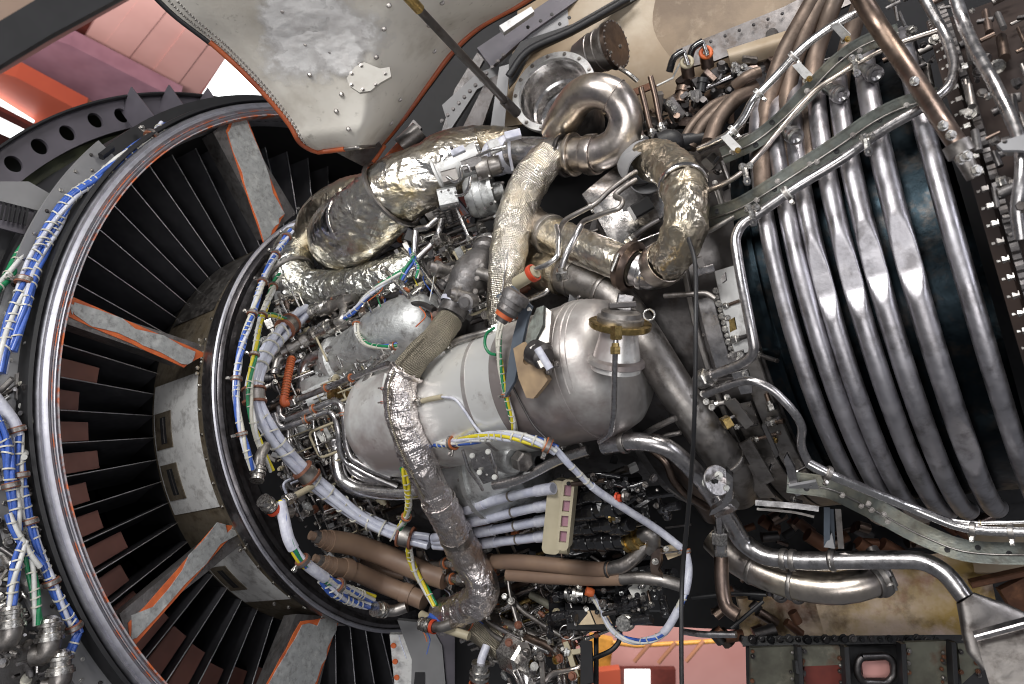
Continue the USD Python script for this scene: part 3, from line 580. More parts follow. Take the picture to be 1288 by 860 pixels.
# struts: picture corners (outer, outer, inner, inner) of the broad face, on the plane s = -.02
for cs in ([(268, 166), (296, 142), (372, 268), (338, 297)], [(84, 378), (80, 406), (232, 458), (264, 437)], [(150, 772), (160, 800), (312, 678), (276, 668)], [(330, 880), (396, 888), (422, 776), (373, 772)]):
    c = np.array([Q(x, y, -.03) for x, y in cs]); fwd_ = -WAX * .075
    mid = c.mean(0); wd = unit(c[1] - c[0])
    body = np.vstack([c, c + fwd_ * 1.0 + np.array([wd, -wd, -wd, wd]) * .012]); q = [(0, 1, 2, 3), (4, 7, 6, 5), (0, 4, 5, 1), (2, 6, 7, 3), (1, 5, 6, 2), (0, 3, 7, 4)]
    f = np.array([t for k in q for t in ((k[0], k[1], k[2]), (k[0], k[2], k[3]))])
    st = part(gv, 'strut', (body, f), M['cast_dark'])
    L = np.linalg.norm(c[3] - c[0]); W_ = np.linalg.norm(c[1] - c[0]); x = unit(c[1] - c[0]); y = unit((c[3] + c[2]) / 2 - (c[0] + c[1]) / 2); z = WAX
    # worn sealant border and painted face, both proud
    def face(e0, e1, jit, off, seed):
        rr = np.random.RandomState(seed); pts = []
        for (pa, pb) in ((c[0], c[3]), (c[3], c[2]), (c[2], c[1]), (c[1], c[0])):
            n = 60 if (pa is c[0] or pa is c[2]) else 6
            for t in np.linspace(0, 1, n, endpoint=False): pts.append(pa + (pb - pa) * t)
        pts = np.array(pts); d = mid - pts; lx = (pts - mid) @ x; ly = (pts - mid) @ y
        nz = np.clip(meshkit.fbm(np.stack([lx * 45, ly * 45, 0 * lx + seed], -1), 3) * 2.4 - .7, 0, 1)
        p = mid + np.sign(lx)[:, None] * x * (np.abs(lx) - e0 - jit * nz)[:, None] + np.sign(ly)[:, None] * y * (np.abs(ly) - e1 - jit * nz)[:, None]
        return plate(p + z * off, off * .9)
    part(st, 'sealant', face(.0015, .004, .003, .0025, 3 + len(used)), M['orange'])
    part(st, 'face_plate', face(.0026, .007, .016, .005, 9), M['strut_grey'])
    for e in (0, 1):
        pp = (c[0] + c[1]) / 2 if e == 0 else (c[2] + c[3]) / 2
    foot = (c[2] + c[3]) / 2
    for k in range(-3, 4): bolt(gv, foot + x * W_ * k * .28 + y * (.006 + .012 * (k * k < 3)) - WAX * .005, WAX, .0045, M['nut'], 'foot_bolt')
# arched frame of the inlet cowl at the upper left, with lightening holes
ar = thing('inlet_cowl_frame', 'arched violet grey frame with a row of round lightening holes', 'cowl frame', E(-.48, 55, 1.36))
from shapely.geometry import Polygon, Point
import trimesh
A = np.radians(np.linspace(20, 112, 90)); pg = Polygon(np.vstack([np.stack([np.cos(A), np.sin(A)], 1) * 1.418, np.stack([np.cos(A), np.sin(A)], 1)[::-1] * 1.312]))
for x, y in ((17, 206), (50, 184), (85, 167), (120, 151), (153, 145)):
    p = (Q(x, y, -.48) - E(-.48, 0, 0)); pg = pg.difference(Point(p @ WU, p @ WV).buffer(.027, 10))
g = trimesh.creation.extrude_polygon(pg, .012, engine='earcut'); v = np.array(g.vertices)
part(ar, 'web', (E(-.492, 0, 0) + v[:, :1] * WU + v[:, 1:2] * WV + v[:, 2:] * WAX, np.array(g.faces)), M['violet_grey'])
part(ar, 'outer_flange', lathe([(-.60, 1.425), (-.46, 1.425), (-.455, 1.418), (-.46, 1.414), (-.60, 1.414)], WC, WAX, 120, 20, 112, up=WU), M['seal_black'])
for k, a in enumerate((66.5, 73, 80, 87, 94)):
    part(ar, 'gusset', bar(E(-.47, a, 1.412), E(-.30, a - 5, 1.23), .006, .10, up=WAX), M['violet_grey'])
part(ar, 'cowl_skin', lathe([(-.98, 1.30), (-.9, 1.36), (-.62, 1.41), (-.60, 1.425)], WC, WAX, 90, 0, 112, up=WU), M['olive'])
part(ar, 'rear_wall', lathe([(-.55, 1.20), (-.55, 1.315)], WC, WAX, 120, -60, 112, up=WU), M['olive'])
# ================================================================ ribbed turbine cooling tubes and case
tc = thing('turbine_case', 'dark blue black turbine case behind the bright ribbed tubes', 'engine case', E(1.6, 0, .39))
part(tc, 'case', lathe([(1.525, .46), (1.53, .505), (1.55, .508), (1.86, .513), (1.92, .515)], WC, WAX, 160, up=WU), M['blue_case'])
for s in (1.56, 1.66, 1.75, 1.83): part(tc, 'case_rib', lathe([(s - .006, .50), (s - .005, .521), (s + .005, .521), (s + .006, .50)], WC, WAX, 120, up=WU), M['blue_case'])
for a in (-18, -13.5, 1, 6): part(tc, 'lug', bar(E(1.545, a, .512), E(1.575, a, .512), .012, .02, up=WAX), M['void'])
mf = thing('cooling_tube_manifold', 'row of curved ribbed cooling tubes wrapped round the turbine case', 'tube manifold', E(1.6, 0, .42))
tubes = []
for x, y, rp, dent in ((992, 400, 10.5, None), (1022, 400, 11, None), (1048, 400, 11, (1040, 355)), (1085, 400, 11.5, (1080, 345)), (1118, 398, 12, (1105, 330)), (1163, 400, 13, [(1153, 320), (1222, 560)]), (1229, 400, 11, None)):
    s, a = hitcyl(x, y, .55); tubes.append((s, rp * .00158, dent))
# tube rings further forward and aft that show at the top and the right edge
extra = []
def dented(phis, r, vals):
    def f(off, T, N, B, L):
        C = np.cross(T, WAX); C /= np.linalg.norm(C, axis=1, keepdims=True); C = np.where((C @ (CAM - E(1.6, 0, .5)))[:, None] > 0, C, -C)
        ro = np.einsum('ijk,ik->ij', off, C); k = np.interp(L, phis, vals)[:, None]
        lim = r * (1 - k); cut = np.minimum(ro, lim) - ro
        ax = (off @ WAX)[..., None] * WAX
        return off + cut[..., None] * C[:, None] + ax * (.06 * k[..., None])
    return f
for s, r, dent in tubes + extra:
    R0 = .55
    a = np.linspace(-85, 115, 260); p = E(s, 0, 0) + R0 * (np.cos(np.radians(a))[:, None] * WU + np.sin(np.radians(a))[:, None] * WV)
    fl = None
    if dent:
        # where the ring passes the picture point
        ph, vl = [], []
        for dd in (dent if isinstance(dent, list) else [dent]):
            _, ad = hitcyl(dd[0], dd[1], .56); L0 = math.radians(ad + 85) * R0; ph += [L0 - .075, L0 - .022, L0 + .028, L0 + .085]; vl += [0, .72, .62, 0]
        o_ = np.argsort(ph); fl = dented(list(np.array(ph)[o_]), r, list(np.array(vl)[o_]))
    part(mf, 'tube', sweep(p, r, 24, True, None, fl, up=-WU), M['ribbed'] if s > 1.24 else M['ribbed_brown'])
# aft flange with bolts
af = thing('rear_flange', 'dark scalloped turbine rear flange with a row of bright bolts', 'flange', E(1.95, 0, .44))
part(af, 'flange', lathe([(1.955, .49), (1.955, .555), (1.975, .56), (1.982, .548), (1.995, .545), (2.1, .54), (2.5, .53)], WC, WAX, 150, up=WU), M['aft_case'])
part(af, 'flange_face', lathe([(1.98, .55), (1.982, .568), (1.994, .568), (1.996, .55)], WC, WAX, 150, up=WU), M['dark_steel'])
for k in range(52):
    a = -70 + k * 3.2
    b = part(af, 'bolt', cat_([hexnut(E(1.977, a, .553), -WAX, .0085, .011), lathe_flat([(0, .0045), (.007, .0045), (.008, .003), (.008, 0)], E(1.966, a, .553), -WAX, 8)]), M['nut' if k % 3 else 'dull'])
    part(af, 'scallop', lathe_flat([(0, .012), (.012, .012), (.012, 0)], E(1.982, a + 1.6, .567), WAX, 10), M['dark_steel'])
# ================================================================ core engine behind everything
core = thing('engine_core', 'dark core engine casing crowded with small pipes and fittings', 'engine core', E(.6, 0, .4))
part(core, 'casing', lathe([(.05, .36), (.06, .45), (.3, .44), (.34, .40), (.7, .385), (.74, .415), (.78, .415), (.8, .39), (1.1, .40), (1.14, .46), (1.18, .46), (1.2, .43), (1.30, .44)], WC, WAX, 140, up=WU), M['cast_dark'])
# ================================================================ cowl, pylon and their seals at the top
cw = thing('open_cowl_panel', 'pale riveted inner skin of the open cowl with a white smear', 'cowl panel', PT(400, 60, 1.8))
def curve(pts, n):
    p = np.array(pts, float); d = np.r_[0, np.cumsum(np.hypot(*np.diff(p, axis=0).T))]; d /= d[-1]; t = np.linspace(0, 1, n)
    from scipy.interpolate import PchipInterpolator
    return np.stack([PchipInterpolator(d, p[:, 0])(t), PchipInterpolator(d, p[:, 1])(t)], 1)
NL, NR = 70, 90
LE = curve([(150, -60), (215, 14), (270, 58), (330, 116), (366, 160), (378, 180), (400, 191)], NL); RE = curve([(760, -70), (660, 2), (603, 34), (572, 62), (540, 104), (505, 152), (480, 182)], NL)
def cowl_pt(u, v, lift=0.):
    l = np.stack([np.interp(v, np.linspace(0, 1, NL), LE[:, k]) for k in (0, 1)], -1); r = np.stack([np.interp(v, np.linspace(0, 1, NL), RE[:, k]) for k in (0, 1)], -1)
    q = l + (r - l) * u[..., None]
    t = 1.62 + .34 * v + .05 * np.clip(.10 - u, 0, 1) * 10 * .3 + 1.5 * np.clip(u - .6, 0, 1) ** 1.7 * (1 - .25 * v) + .02 * np.sin(u * 5 + 1) * v - lift
    t = t + .07 * np.clip(v - .9, 0, 1) * 10 * .4
    d = np.stack([(q[..., 0] - PW / 2) / F, np.ones(q.shape[:-1]), (PH / 2 - q[..., 1]) / F], -1)
    return (d * t[..., None]) @ ROT.T + CAM
u, v = np.meshgrid(np.linspace(0, 1, 70), np.linspace(0, 1, 60), indexing='ij')
part(cw, 'skin', shell(cowl_pt(u, v), -FWD, .012), M['cowl'])
# white smears with their own outlines, thinning to nothing at the edge
from scipy.interpolate import LinearNDInterpolator
gp_ = cowl_pt(u, v).reshape(-1, 3); cc_ = (gp_ - CAM) @ ROT; depth_at = LinearNDInterpolator(np.stack([PW / 2 + F * cc_[:, 0] / cc_[:, 1], PH / 2 - F * cc_[:, 2] / cc_[:, 1]], 1), cc_[:, 1])
for (cx_, cy_, rx_, ry_, sd) in ((400, 42, 86, 70, 1), (368, 20, 52, 46, 2), (426, 64, 40, 34, 4)):
    rr, aa = np.meshgrid(np.linspace(0, 1, 22), np.linspace(0, 2 * np.pi, 90), indexing='ij'); ra = 1 + .10 * np.sin(3 * aa + sd) + .06 * np.sin(5 * aa + 2 * sd) + .02 * np.sin(19 * aa)
    x, y = cx_ + rx_ * rr * ra * np.cos(aa), cy_ + ry_ * rr * ra * np.sin(aa); t = depth_at(x, y)
    lump = meshkit.fbm(np.stack([x * .04, y * .06, 0 * x + sd], -1), 3)
    p = W3(np.stack([(x - PW / 2) / F, 1 + 0 * x, (PH / 2 - y) / F], -1) * (t - (.0006 + .006 * (1 - rr ** 2) * lump + .001 * sd))[..., None])
    k, n_ = p.shape[:2]; i, j = np.meshgrid(np.arange(k - 1), np.arange(n_ - 1), indexing='ij'); q = (i * n_ + j).ravel(); f = np.vstack([np.stack([q, q + 1, q + n_ + 1], 1), np.stack([q, q + n_ + 1, q + n_], 1)]); pv = p.reshape(-1, 3)
    nn = normals(pv, f); f, nn = (f, nn) if (nn @ FWD).mean() < 0 else (f[:, ::-1], -nn)
    part(cw, 'smear', (pv, f, nn, np.stack([rr, aa], -1).reshape(-1, 2)), M['smear'])
def seal(name, us, vs, r, m, lift=0.):
    part(cw, name, sweep(cowl_pt(np.asarray(us, float), np.asarray(vs, float), lift), r, 10), m)
tt = np.linspace(0, 1, 60)
seal('edge_seal', 0 * tt, .45 + .55 * tt, .0065, M['orange_seal'], .004); seal('edge_seal', 0 * tt - .004, .0 + .46 * tt, .006, M['seal_black'], .002)
seal('edge_seal', .42 * tt, 1 + 0 * tt, .007, M['orange_seal'], .006); seal('edge_seal', .42 + .5 * tt, 1 + 0 * tt, .0055, M['dull'], .004)
seal('edge_seal', 1 + 0 * tt, 1 - tt, .0075, M['orange_seal'], .012); seal('seal_backing', 1.012 + 0 * tt, 1 - tt, .007, M['seal_black'], .0)
for k in range(46):
    for e in (0, 1):
        q = cowl_pt(np.array([.022 + .02 * e]), np.array([.22 + .73 * (k + .5 * e) / 46]), 0.)[0]; part(cw, 'rivet', lathe_flat([(-.001, .0034), (.002, .003), (.003, 0)], q, -FWD, 7), M['dull'])
for (a, b) in [(.5, .1), (.56, .2), (.6, .3), (.62, .45), (.55, .62), (.63, .6), (.7, .7), (.45, .75), (.4, .82), (.5, .9), (.75, .3), (.8, .2), (.78, .45), (.3, .3), (.33, .5), (.42, .55), (.25, .2), (.44, .2), (.3, .65), (.68, .12), (.86, .8), (.9, .6), (.9, .9)]:
    part(cw, 'fastener', lathe_flat([(-.002, .0065), (.002, .006), (.0035, .003), (.0035, 0)], cowl_pt(np.array([a]), np.array([b]), .001)[0], -FWD, 10), M['dull'])
pp = [(436, 98), (446, 84), (458, 78), (478, 86), (490, 84), (492, 96), (478, 104), (466, 114), (452, 116), (440, 108)]
tq = dep(cowl_pt(np.array([.56]), np.array([.55]))[0])
part(cw, 'patch_plate', plate(np.array([PT(x, y, tq - .006) for x, y in pp]), .012), M['cowl_patch'])
for x, y in ((442, 92), (442, 106), (454, 82), (484, 92), (472, 106), (456, 112)): bolt(cw, PT(x, y, tq - .007), -FWD, .0036, M['dull'])
part(cw, 'lower_web', plate(np.array([PT(x, y, t) for x, y, t in ((418, 189, 2.06), (478, 180, 2.10), (482, 186, 2.12), (462, 212, 2.15))]), .01), M['cast_dark'])
part(cw, 'web_seal', sweep(np.array([PT(484, 183, 2.08), PT(474, 198, 2.1), PT(461, 214, 2.12)]), .0055, 8), M['orange_seal'])
o = thing('cowl_hold_open_rod', 'slim dark steel hold open rod leaning from the cowl to the pylon', 'rod', PT(580, 65, 1.6))
part(o, 'tube', sweep(np.array([PT(505, -12, 1.55), PT(640, 132, 1.95)]), m_px(PT(580, 65, 1.75), 5.2), 16), M['dark_steel'])
part(o, 'inner_tube', sweep(np.array([PT(500, -18, 1.54), PT(528, 12, 1.6)]), m_px(PT(515, 0, 1.6), 7), 14), M['gold'])
part(o, 'end_fitting', sweep(np.array([PT(634, 126, 1.93), PT(650, 142, 1.98)]), m_px(PT(640, 132, 1.95), 6.5), 12), M['dark_steel'])
o = thing('cowl_door_edge', 'blurred dark edge of the open fan cowl door at the upper left corner', 'cowl door', PT(60, 40, .9))
part(o, 'seal_strip', plate(np.array([PT(x, y, t) for x, y, t in ((-60, 62, .95), (60, -10, 1.0), (165, -40, 1.05), (160, -8, 1.05), (60, 45, 1.0), (-60, 118, .95))]), .02), M['seal_black'])
part(o, 'skin', plate(np.array([PT(x, y, t) for x, y, t in ((-80, -80, 1.0), (80, -60, 1.05), (70, -8, 1.05), (-60, 70, 1.0))]), .02), M['hose'])
part(o, 'outer_skin', plate(np.array([PT(x, y, t) for x, y, t in ((-60, 112, .99), (60, 40, 1.04), (165, -12, 1.09), (172, -6, 1.12), (70, 52, 1.07), (-60, 130, 1.02))]), .02), M['pink_wall'])
py = thing('side_fairing', 'tan stained pylon side panel behind the ducts', 'pylon panel', PT(800, 50, 2.5))
part(py, 'panel', sheet([PT(632, 160, 2.5), PT(960, 120, 2.2), PT(1060, -60, 2.1), PT(660, -60, 2.5)], 40, 20, .02, lambda u, v: .012 * np.sin(u * 6) + .006 * np.sin(v * 9)), M['pylon'])
part(py, 'browned_panel', plate(np.array([PT(x, y, t) for x, y, t in ((778, -30, 2.36), (800, 60, 2.36), (815, 150, 2.36), (960, 116, 2.16), (1060, -60, 2.05))]), .01), M['pylon_brown'])
part(py, 'edge_plate', plate(np.array([PT(x, y, t) for x, y, t in ((850, 62, 2.18), (985, 10, 2.1), (1060, -30, 2.05), (1080, 0, 2.03), (990, 40, 2.08), (900, 76, 2.14), (862, 86, 2.17))]), .01), M['dark_steel'])
for k in range(16):
    x = 858 + k * 9; y = 60 - k * 3.5 + 6; k % 2 == 0 and bolt(py, PT(x, y, 2.15 - k * .005), -FWD, .0035, M['dark_steel'])
part(py, 'socket', plate(np.array([PT(x, y, 2.3) for x, y in ((852, -6), (872, -8), (874, 12), (864, 18), (852, 16))]), .02), M['black'])
for k, (x, y) in enumerate(((664, 34), (680, 26), (694, 18), (704, 30), (716, 22))): part(py, 'smudge_hole', lathe_flat([(0, .006), (.003, .005), (.003, 0)], PT(x, y, 2.36), -FWD, 8), M['seal_black'])
part(py, 'front_panel', plate(np.array([PT(x, y, 2.42) for x, y in ((655, 40), (700, -10), (800, -40), (790, -5), (700, 38), (660, 60))]), .01), M['grey_mid'])
se = thing('pylon_seal', 'black rubber bulb seal running along the front of the pylon panel', 'seal', PT(700, 45, 2.3))
part(se, 'strip', plate(np.array([PT(x, y, 2.32) for x, y in ((640, 75), (655, 52), (720, 30), (790, -10), (820, -12), (775, 12), (720, 42), (668, 66), (650, 98), (640, 110))]), .02), M['seal_black'])
part(se, 'bulb', sweep(spline(np.array([PT(x, y, 2.29) for x, y in ((640, 96), (662, 66), (720, 38), (790, -2))]), .02), .012, 10), M['black'])
da = thing('pylon_front_structure', 'dark grey ribs and panels between the cowl and the pylon', 'pylon structure', PT(590, 110, 2.5))
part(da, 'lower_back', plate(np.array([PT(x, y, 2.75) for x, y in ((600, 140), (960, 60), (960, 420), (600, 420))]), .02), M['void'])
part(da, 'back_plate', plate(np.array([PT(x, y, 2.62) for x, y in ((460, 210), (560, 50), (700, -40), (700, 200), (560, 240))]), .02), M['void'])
for px, t, m in (([(600, 60), (660, 20), (720, -20), (740, -10), (668, 40), (618, 84)], 2.4, 'violet_grey'), ([(556, 132), (600, 92), (636, 78), (640, 92), (600, 112), (566, 164)], 2.45, 'grey_panel'), ([(582, 160), (612, 100), (630, 92), (606, 160)], 2.4, 'dark_steel'), ([(616, 165), (628, 84), (641, 80), (634, 165)], 2.38, 'grey_mid'), ([(552, 176), (572, 112), (600, 66), (610, 72), (580, 128), (566, 178)], 2.5, 'cast_dark'), ([(628, 32), (668, 8), (672, 14), (634, 40)], 2.3, 'hub_white'), ([(480, 205), (520, 150), (530, 160), (500, 210)], 2.3, 'dark_steel')):
    part(da, 'rib', plate(np.array([PT(x, y, t) for x, y in px]), .03), M[m])
part(da, 'pipe_stub', sweep(np.array([PT(505, 185, 2.25), PT(528, 164, 2.25)]), .030, 16), M['dull'])
part(da, 'pipe_stub', sweep(np.array([PT(490, 205, 2.26), PT(516, 176, 2.26)]), .024, 16), M['orange_seal'])
for k in range(12): bolt(da, PT(556 + k * 7, 152 - k * 7.5, 2.37), -FWD, .005, M['dark_steel'])
# ================================================================ hot air ducts
def duct(name, label, s, r, m, disp=None, sides=44, rs=None, step=.0045, **kw):
    sides = int(sides * 1.9); pts = path(s); cl = spline(pts, step); n = len(cl)
    R = np.array([m_px(p, r) for p in cl]) * (np.interp(np.linspace(0, 1, n), [k for k, _ in rs], [q for _, q in rs]) if rs else 1)
    o = thing(name, label, 'duct', pts[0], kw.get('group')); part(o, kw.get('pn', 'insulation'), sweep(cl, R, sides, True, disp), M[m])
    o.cl = resample(cl, 200); o.R = R; return o
d1 = duct('insulated_duct', 'largest crinkled foil duct, bent down towards the fan frame', '606,192,.05 572,204,.09 535,222,.13 504,236,.16 474,262,.18 450,284,.18 438,294,.12 434,298,.03 434,300,-.06', 45, 'foil', crinkle(.0050, 17, 1), 60, rs=[(0, .72), (.2, .88), (.55, 1), (.75, 1.04), (1, 1.0)])
R = d1.R[len(d1.R) // 2]
for k, w in ((.38, .012), (.60, .05), (.67, .012), (.82, .014)): ring(d1, d1.cl, k, R, w, M['bright' if w > .03 else 'dull'], 'band', 1.03)
d2 = duct('insulated_duct', 'lower pale foil duct curling below the largest duct', '386,300,-.10 370,318,-.03 366,342,.04 384,362,.08 420,366,.09 462,358,.09 510,342,.06 545,322,.0', 26, 'foil_pale', crinkle(.0042, 26, 4), 48)
ring(d2, d2.cl, .06, d2.R[10], .02, M['lav_wrap'], 'collar', 1.05); ring(d2, d2.cl, .3, d2.R[10], .012, M['dull'], 'band', 1.03)
part(d2, 'pale_collar', lathe([(-.03, .05), (-.03, .062), (.02, .064), (.02, .05)], P(383, 312, -.02), P(383, 312, -.02) - P(372, 330, -.02), 24), M['lav_wrap'])
d3 = duct('insulated_duct', 'dull brown foil duct behind the largest duct', '392,300,.0 404,272,.02 436,250,.03 470,240,.02 500,228,-.02', 25, 'foil_dull', crinkle(.003, 26, 7), 40)
d4 = duct('insulated_duct', 'dull foil duct crossing behind the regulating valve', '530,214,.05 556,192,.03 600,184,.0 650,186,-.04', 25, 'foil_dull', crinkle(.003, 26, 9), 40)
dk = duct('insulated_duct', 'upright duct wrapped in knitted silver foil', '694,196,.15 676,214,.19 658,246,.2 645,290,.2 636,340,.17 630,385,.12 628,408,.08', 22.5, 'knit', crinkle(.0036, 28, 12), 48, rs=[(0, 1.0), (.3, 1.08), (.6, 1.05), (.85, .85), (1, .6)])
part(dk, 'seam', sweep(dk.cl[20:190:6] + -FWD * .046 + RIGHT * .0, .0022, 6), M['bright'])
dr = duct('insulated_duct', 'right hand foil elbow hanging beside the ribbed tubes', '800,205,.10 822,202,.13 846,212,.17 862,244,.19 862,286,.18 848,318,.14 822,340,.08', 26, 'foil_dull', crinkle(.0050, 22, 15), 52, rs=[(0, .92), (.15, 1), (.7, 1.05), (1, .9)])
Rr = dr.R[20]; ring(dr, dr.cl, .05, Rr, .05, M['grey_mid'], 'end_cap', 1.02); ring(dr, dr.cl, .52, Rr, .012, M['bright'], 'band', 1.05); ring(dr, dr.cl, .93, Rr * .95, .04, M['bronze'], 'collar', 1.03)
part(dr, 'bare_cuff', lathe([(-.004, 0), (-.004, Rr * .8), (.0, Rr * .98), (.09, Rr * 1.06), (.09, Rr)], dr.cl[0], dr.cl[8] - dr.cl[0] + .35 * (P(830, 250, .16) - dr.cl[0]), 32), M['grey_mid'])
ds = duct('insulated_duct', 'smooth silver foil duct running down to the right hand elbow', '690,294,.10 720,306,.11 760,322,.11 800,338,.10', 23, 'foil', crinkle(.0014, 30, 18), 44)
vband(ds, ds.cl, .94, ds.R[5], M['brown_steel']); ring(ds, ds.cl, .03, ds.R[5], .016, M['dull'], 'band', 1.1)
o = pipe('bleed_air_pipe', 'short bronze pipe left of the smooth silver duct', '655,272,.08 672,284,.09 696,297,.10', 22, 'bronze', spl=True, sides=36, ends=''); ring(o, o.cl, .25, m_px(o.cl[50], 22), .014, M['bronze'], 'weld_band', 1.06)
o = pipe('bleed_air_pipe', 'wide steel elbow with blue sheen between the silver duct and right hand elbow', '800,338,.10 818,344,.09 834,340,.08', 21, 'steel', spl=True, sides=36); ring(o, o.cl, .3, m_px(o.cl[50], 21), .012, M['bright'], 'bead', 1.08)
o = pipe('bleed_air_pipe', 'long grey brown pipe slanting down behind the oil tank end', '640,318,.0 680,338,.02 730,352,.03 772,374,.03 806,420,.04 850,490,.05 890,548,.05 922,590,.03 930,618,-.02', 24, 'dull', spl=True, sides=40, step=.012)
for k in (.13, .27, .36, .83): ring(o, o.cl, k, m_px(o.cl[int(k * 199)], 24), .012, M['dull'], 'weld_band', 1.05)
part(o, 'insulation', sweep(o.cl[8:48], m_px(o.cl[30], 26), 40, True, crinkle(.003, 30, 3)), M['foil_dull'])
o = pipe('bleed_air_pipe', 'rust brown pipe behind the long slanting pipe', '800,500,-.1 850,560,-.08 905,640,-.06', 24, 'brown_steel', spl=True, sides=30)
# bronze loop, bell mouth and cone
o = pipe('bleed_air_loop', 'polished bronze swan neck pipe looping over below the bell mouth', '700,197,.13 726,194,.14 754,193,.15 778,178,.155 787,150,.155 776,124,.15 752,114,.14 730,121,.12 714,142,.10 702,166,.06', 22, 'bronze', spl=True, sides=44, step=.008)
for k in (.05, .10): ring(o, o.cl, k, m_px(o.cl[20], 23), .011, M['dark_steel' if k < .08 else 'bronze'], 'coupling_ring', 1.14)
ring(o, o.cl, .2, m_px(o.cl[20], 22.5), .03, M['bronze'], 'sleeve', 1.08); ring(o, o.cl, .55, m_px(o.cl[100], 22), .003, M['bronze'], 'weld', 1.02)
o = pipe('bleed_air_cone', 'pale lavender silver tapering duct section beside the bronze loop', '618,200,.09 650,192,.12 690,192,.135 712,193,.14', 19, 'bright', spl=True, sides=36)
ring(o, o.cl, .1, m_px(o.cl[20], 20), .02, M['lav_wrap'], 'collar', 1.12); vband(o, o.cl, .28, m_px(o.cl[56], 19), M['lav_wrap'])
bm = thing('bell_mouth', 'wide flanged bell mouth opening below the tan panel', 'duct flange', PT(700, 116, 2.1))
bc, ba = PT(696, 115, 2.02), unit(-FWD * .82 - RIGHT * .36 + UP * .22); k = 2.02 / F
part(bm, 'bell', lathe([(-.20, .025), (-.20, 32 * k), (-.13, 34 * k), (-.125, 38 * k), (-.09, 39 * k), (-.085, 42 * k), (-.05, 43 * k), (-.012, 46 * k), (0, 48 * k)], bc, ba, 60), M['bright'])
part(bm, 'outer_shell', lathe([(0, 53 * k), (-.012, 54 * k), (-.02, 49 * k), (-.2, 40 * k), (-.24, 30 * k)], bc, ba, 60), M['dull'])
part(bm, 'flange', lathe([(-.01, 46.5 * k), (.004, 46.5 * k), (.004, 55 * k), (-.01, 55 * k)], bc, ba, 60), M['hub_white'])
boltring(bm, bc + ba * .004, ba, 51 * k, 14, .0042, M['dull'])
cn = thing('valve_canister', 'dark brown ribbed canister with a bolted end cover by the tan panel', 'canister', PT(755, 62, 2.0))
ca = unit(-FWD * .62 + RIGHT * .74 + UP * .10); c0 = PT(740, 70, 2.06); k = 2.0 / F
part(cn, 'body', lathe([(-.03, 10 * k), (-.03, 20 * k), (0, 24 * k), (.02, 26 * k), (.022, 25 * k), (.045, 27 * k), (.047, 26 * k), (.07, 28 * k), (.072, 30 * k), (.078, 30 * k)], c0, ca, 40), M['dull'])
part(cn, 'cover', lathe([(.079, 30.5 * k), (.09, 30.5 * k), (.092, 27 * k), (.092, 0)], c0, ca, 40), M['brown_steel'])
boltring(cn, c0 + ca * .09, ca, 28.5 * k, 22, .0028, M['dull'])
for a, b in ((768, 66), (780, 58)): bolt(cn, PT(a, b, 1.955), ca, .004, M['nut'])
part(cn, 'elbow', sweep(spline(np.array([PT(780, 86, 1.98), PT(790, 92, 1.96), PT(802, 102, 1.96)]), .01), .006, 8), M['nut'])
# ================================================================ regulator and valves between the ducts
rv = thing('regulating_valve', 'pale grey regulating valve with ribbed diaphragm canister and square cover', 'valve', P(600, 235, .16))
k = dep(P(600, 235, .16)) / F
cax = unit(RIGHT * .95 + UP * .22 - FWD * .15)
part(rv, 'diaphragm_case', lathe([(0, 0), (0, 21 * k), (4 * k, 25 * k), (11 * k, 26.5 * k), (11.5 * k, 25.5 * k), (12.5 * k, 25.5 * k), (13 * k, 27 * k), (21 * k, 27 * k), (21.5 * k, 26 * k), (22.5 * k, 26 * k), (23 * k, 27 * k), (31 * k, 26 * k), (31.5 * k, 28.5 * k), (36 * k, 28.5 * k), (36 * k, 12 * k), (48 * k, 10 * k), (48 * k, 0)], P(588, 250, .19), cax, 44), M['alloy'])
boltring(rv, P(623, 242, .20), cax, 27 * k, 10, .003, M['nut'])
part(rv, 'solenoid', lathe([(0, 0), (0, 13 * k), (1 * k, 14 * k), (16 * k, 14 * k), (17 * k, 12 * k), (30 * k, 11 * k), (30 * k, 0)], P(600, 214, .21), cax, 28), M['dull'])
part(rv, 'inlet_body', lathe([(0, 24 * k), (0, 27 * k), (3 * k, 27 * k), (4 * k, 24 * k), (30 * k, 20 * k), (44 * k, 21 * k), (60 * k, 20 * k)], P(551, 220, .16), unit(cax + .18 * UP), 40), M['hub_white'])
cb = blockpx(rv, 'square_cover', 564, 249, 24, 24, .05, .245, 'alloy', 12)
for x, y in ((555, 241), (556, 256), (573, 242), (574, 257), (564, 239), (565, 260)): bolt(rv, P(x, y, .272), -FWD, .0026, M['dark_steel'])
blockpx(rv, 'bracket', 566, 222, 20, 16, .03, .235, 'dull', 15); blockpx(rv, 'switch_box', 594, 206, 26, 14, .03, .22, 'cast_dark', 20); blockpx(rv, 'terminal', 576, 190, 18, 8, .02, .21, 'lav_wrap', 24)
blockpx(rv, 'lever', 622, 184, 14, 16, .02, .21, 'hub_white', 24); blockpx(rv, 'clevis', 645, 170, 20, 10, .03, .2, 'lav_wrap', 14)
for s in ('562,222,.26 572,228,.27 580,222,.275 580,210,.27 588,208,.26 592,216,.26', '574,246,.26 584,244,.27 590,234,.275 592,222,.27', '600,196,.25 620,188,.25 636,184,.24'): part(rv, 'sense_pipe', sweep(spline(path(s), .004), m_px(P(580, 220, .27), 2.1), 8), M['bright'])
for k_, (x, y) in enumerate(((548, 270), (556, 273), (564, 271), (572, 268))): part(rv, 'flex_bellows', lathe([(i * .004, (.011 if i % 2 else .008)) for i in range(9)], P(x, y - 6, .2), UP * -1 + RIGHT * .3, 14), M['cast_dark'])
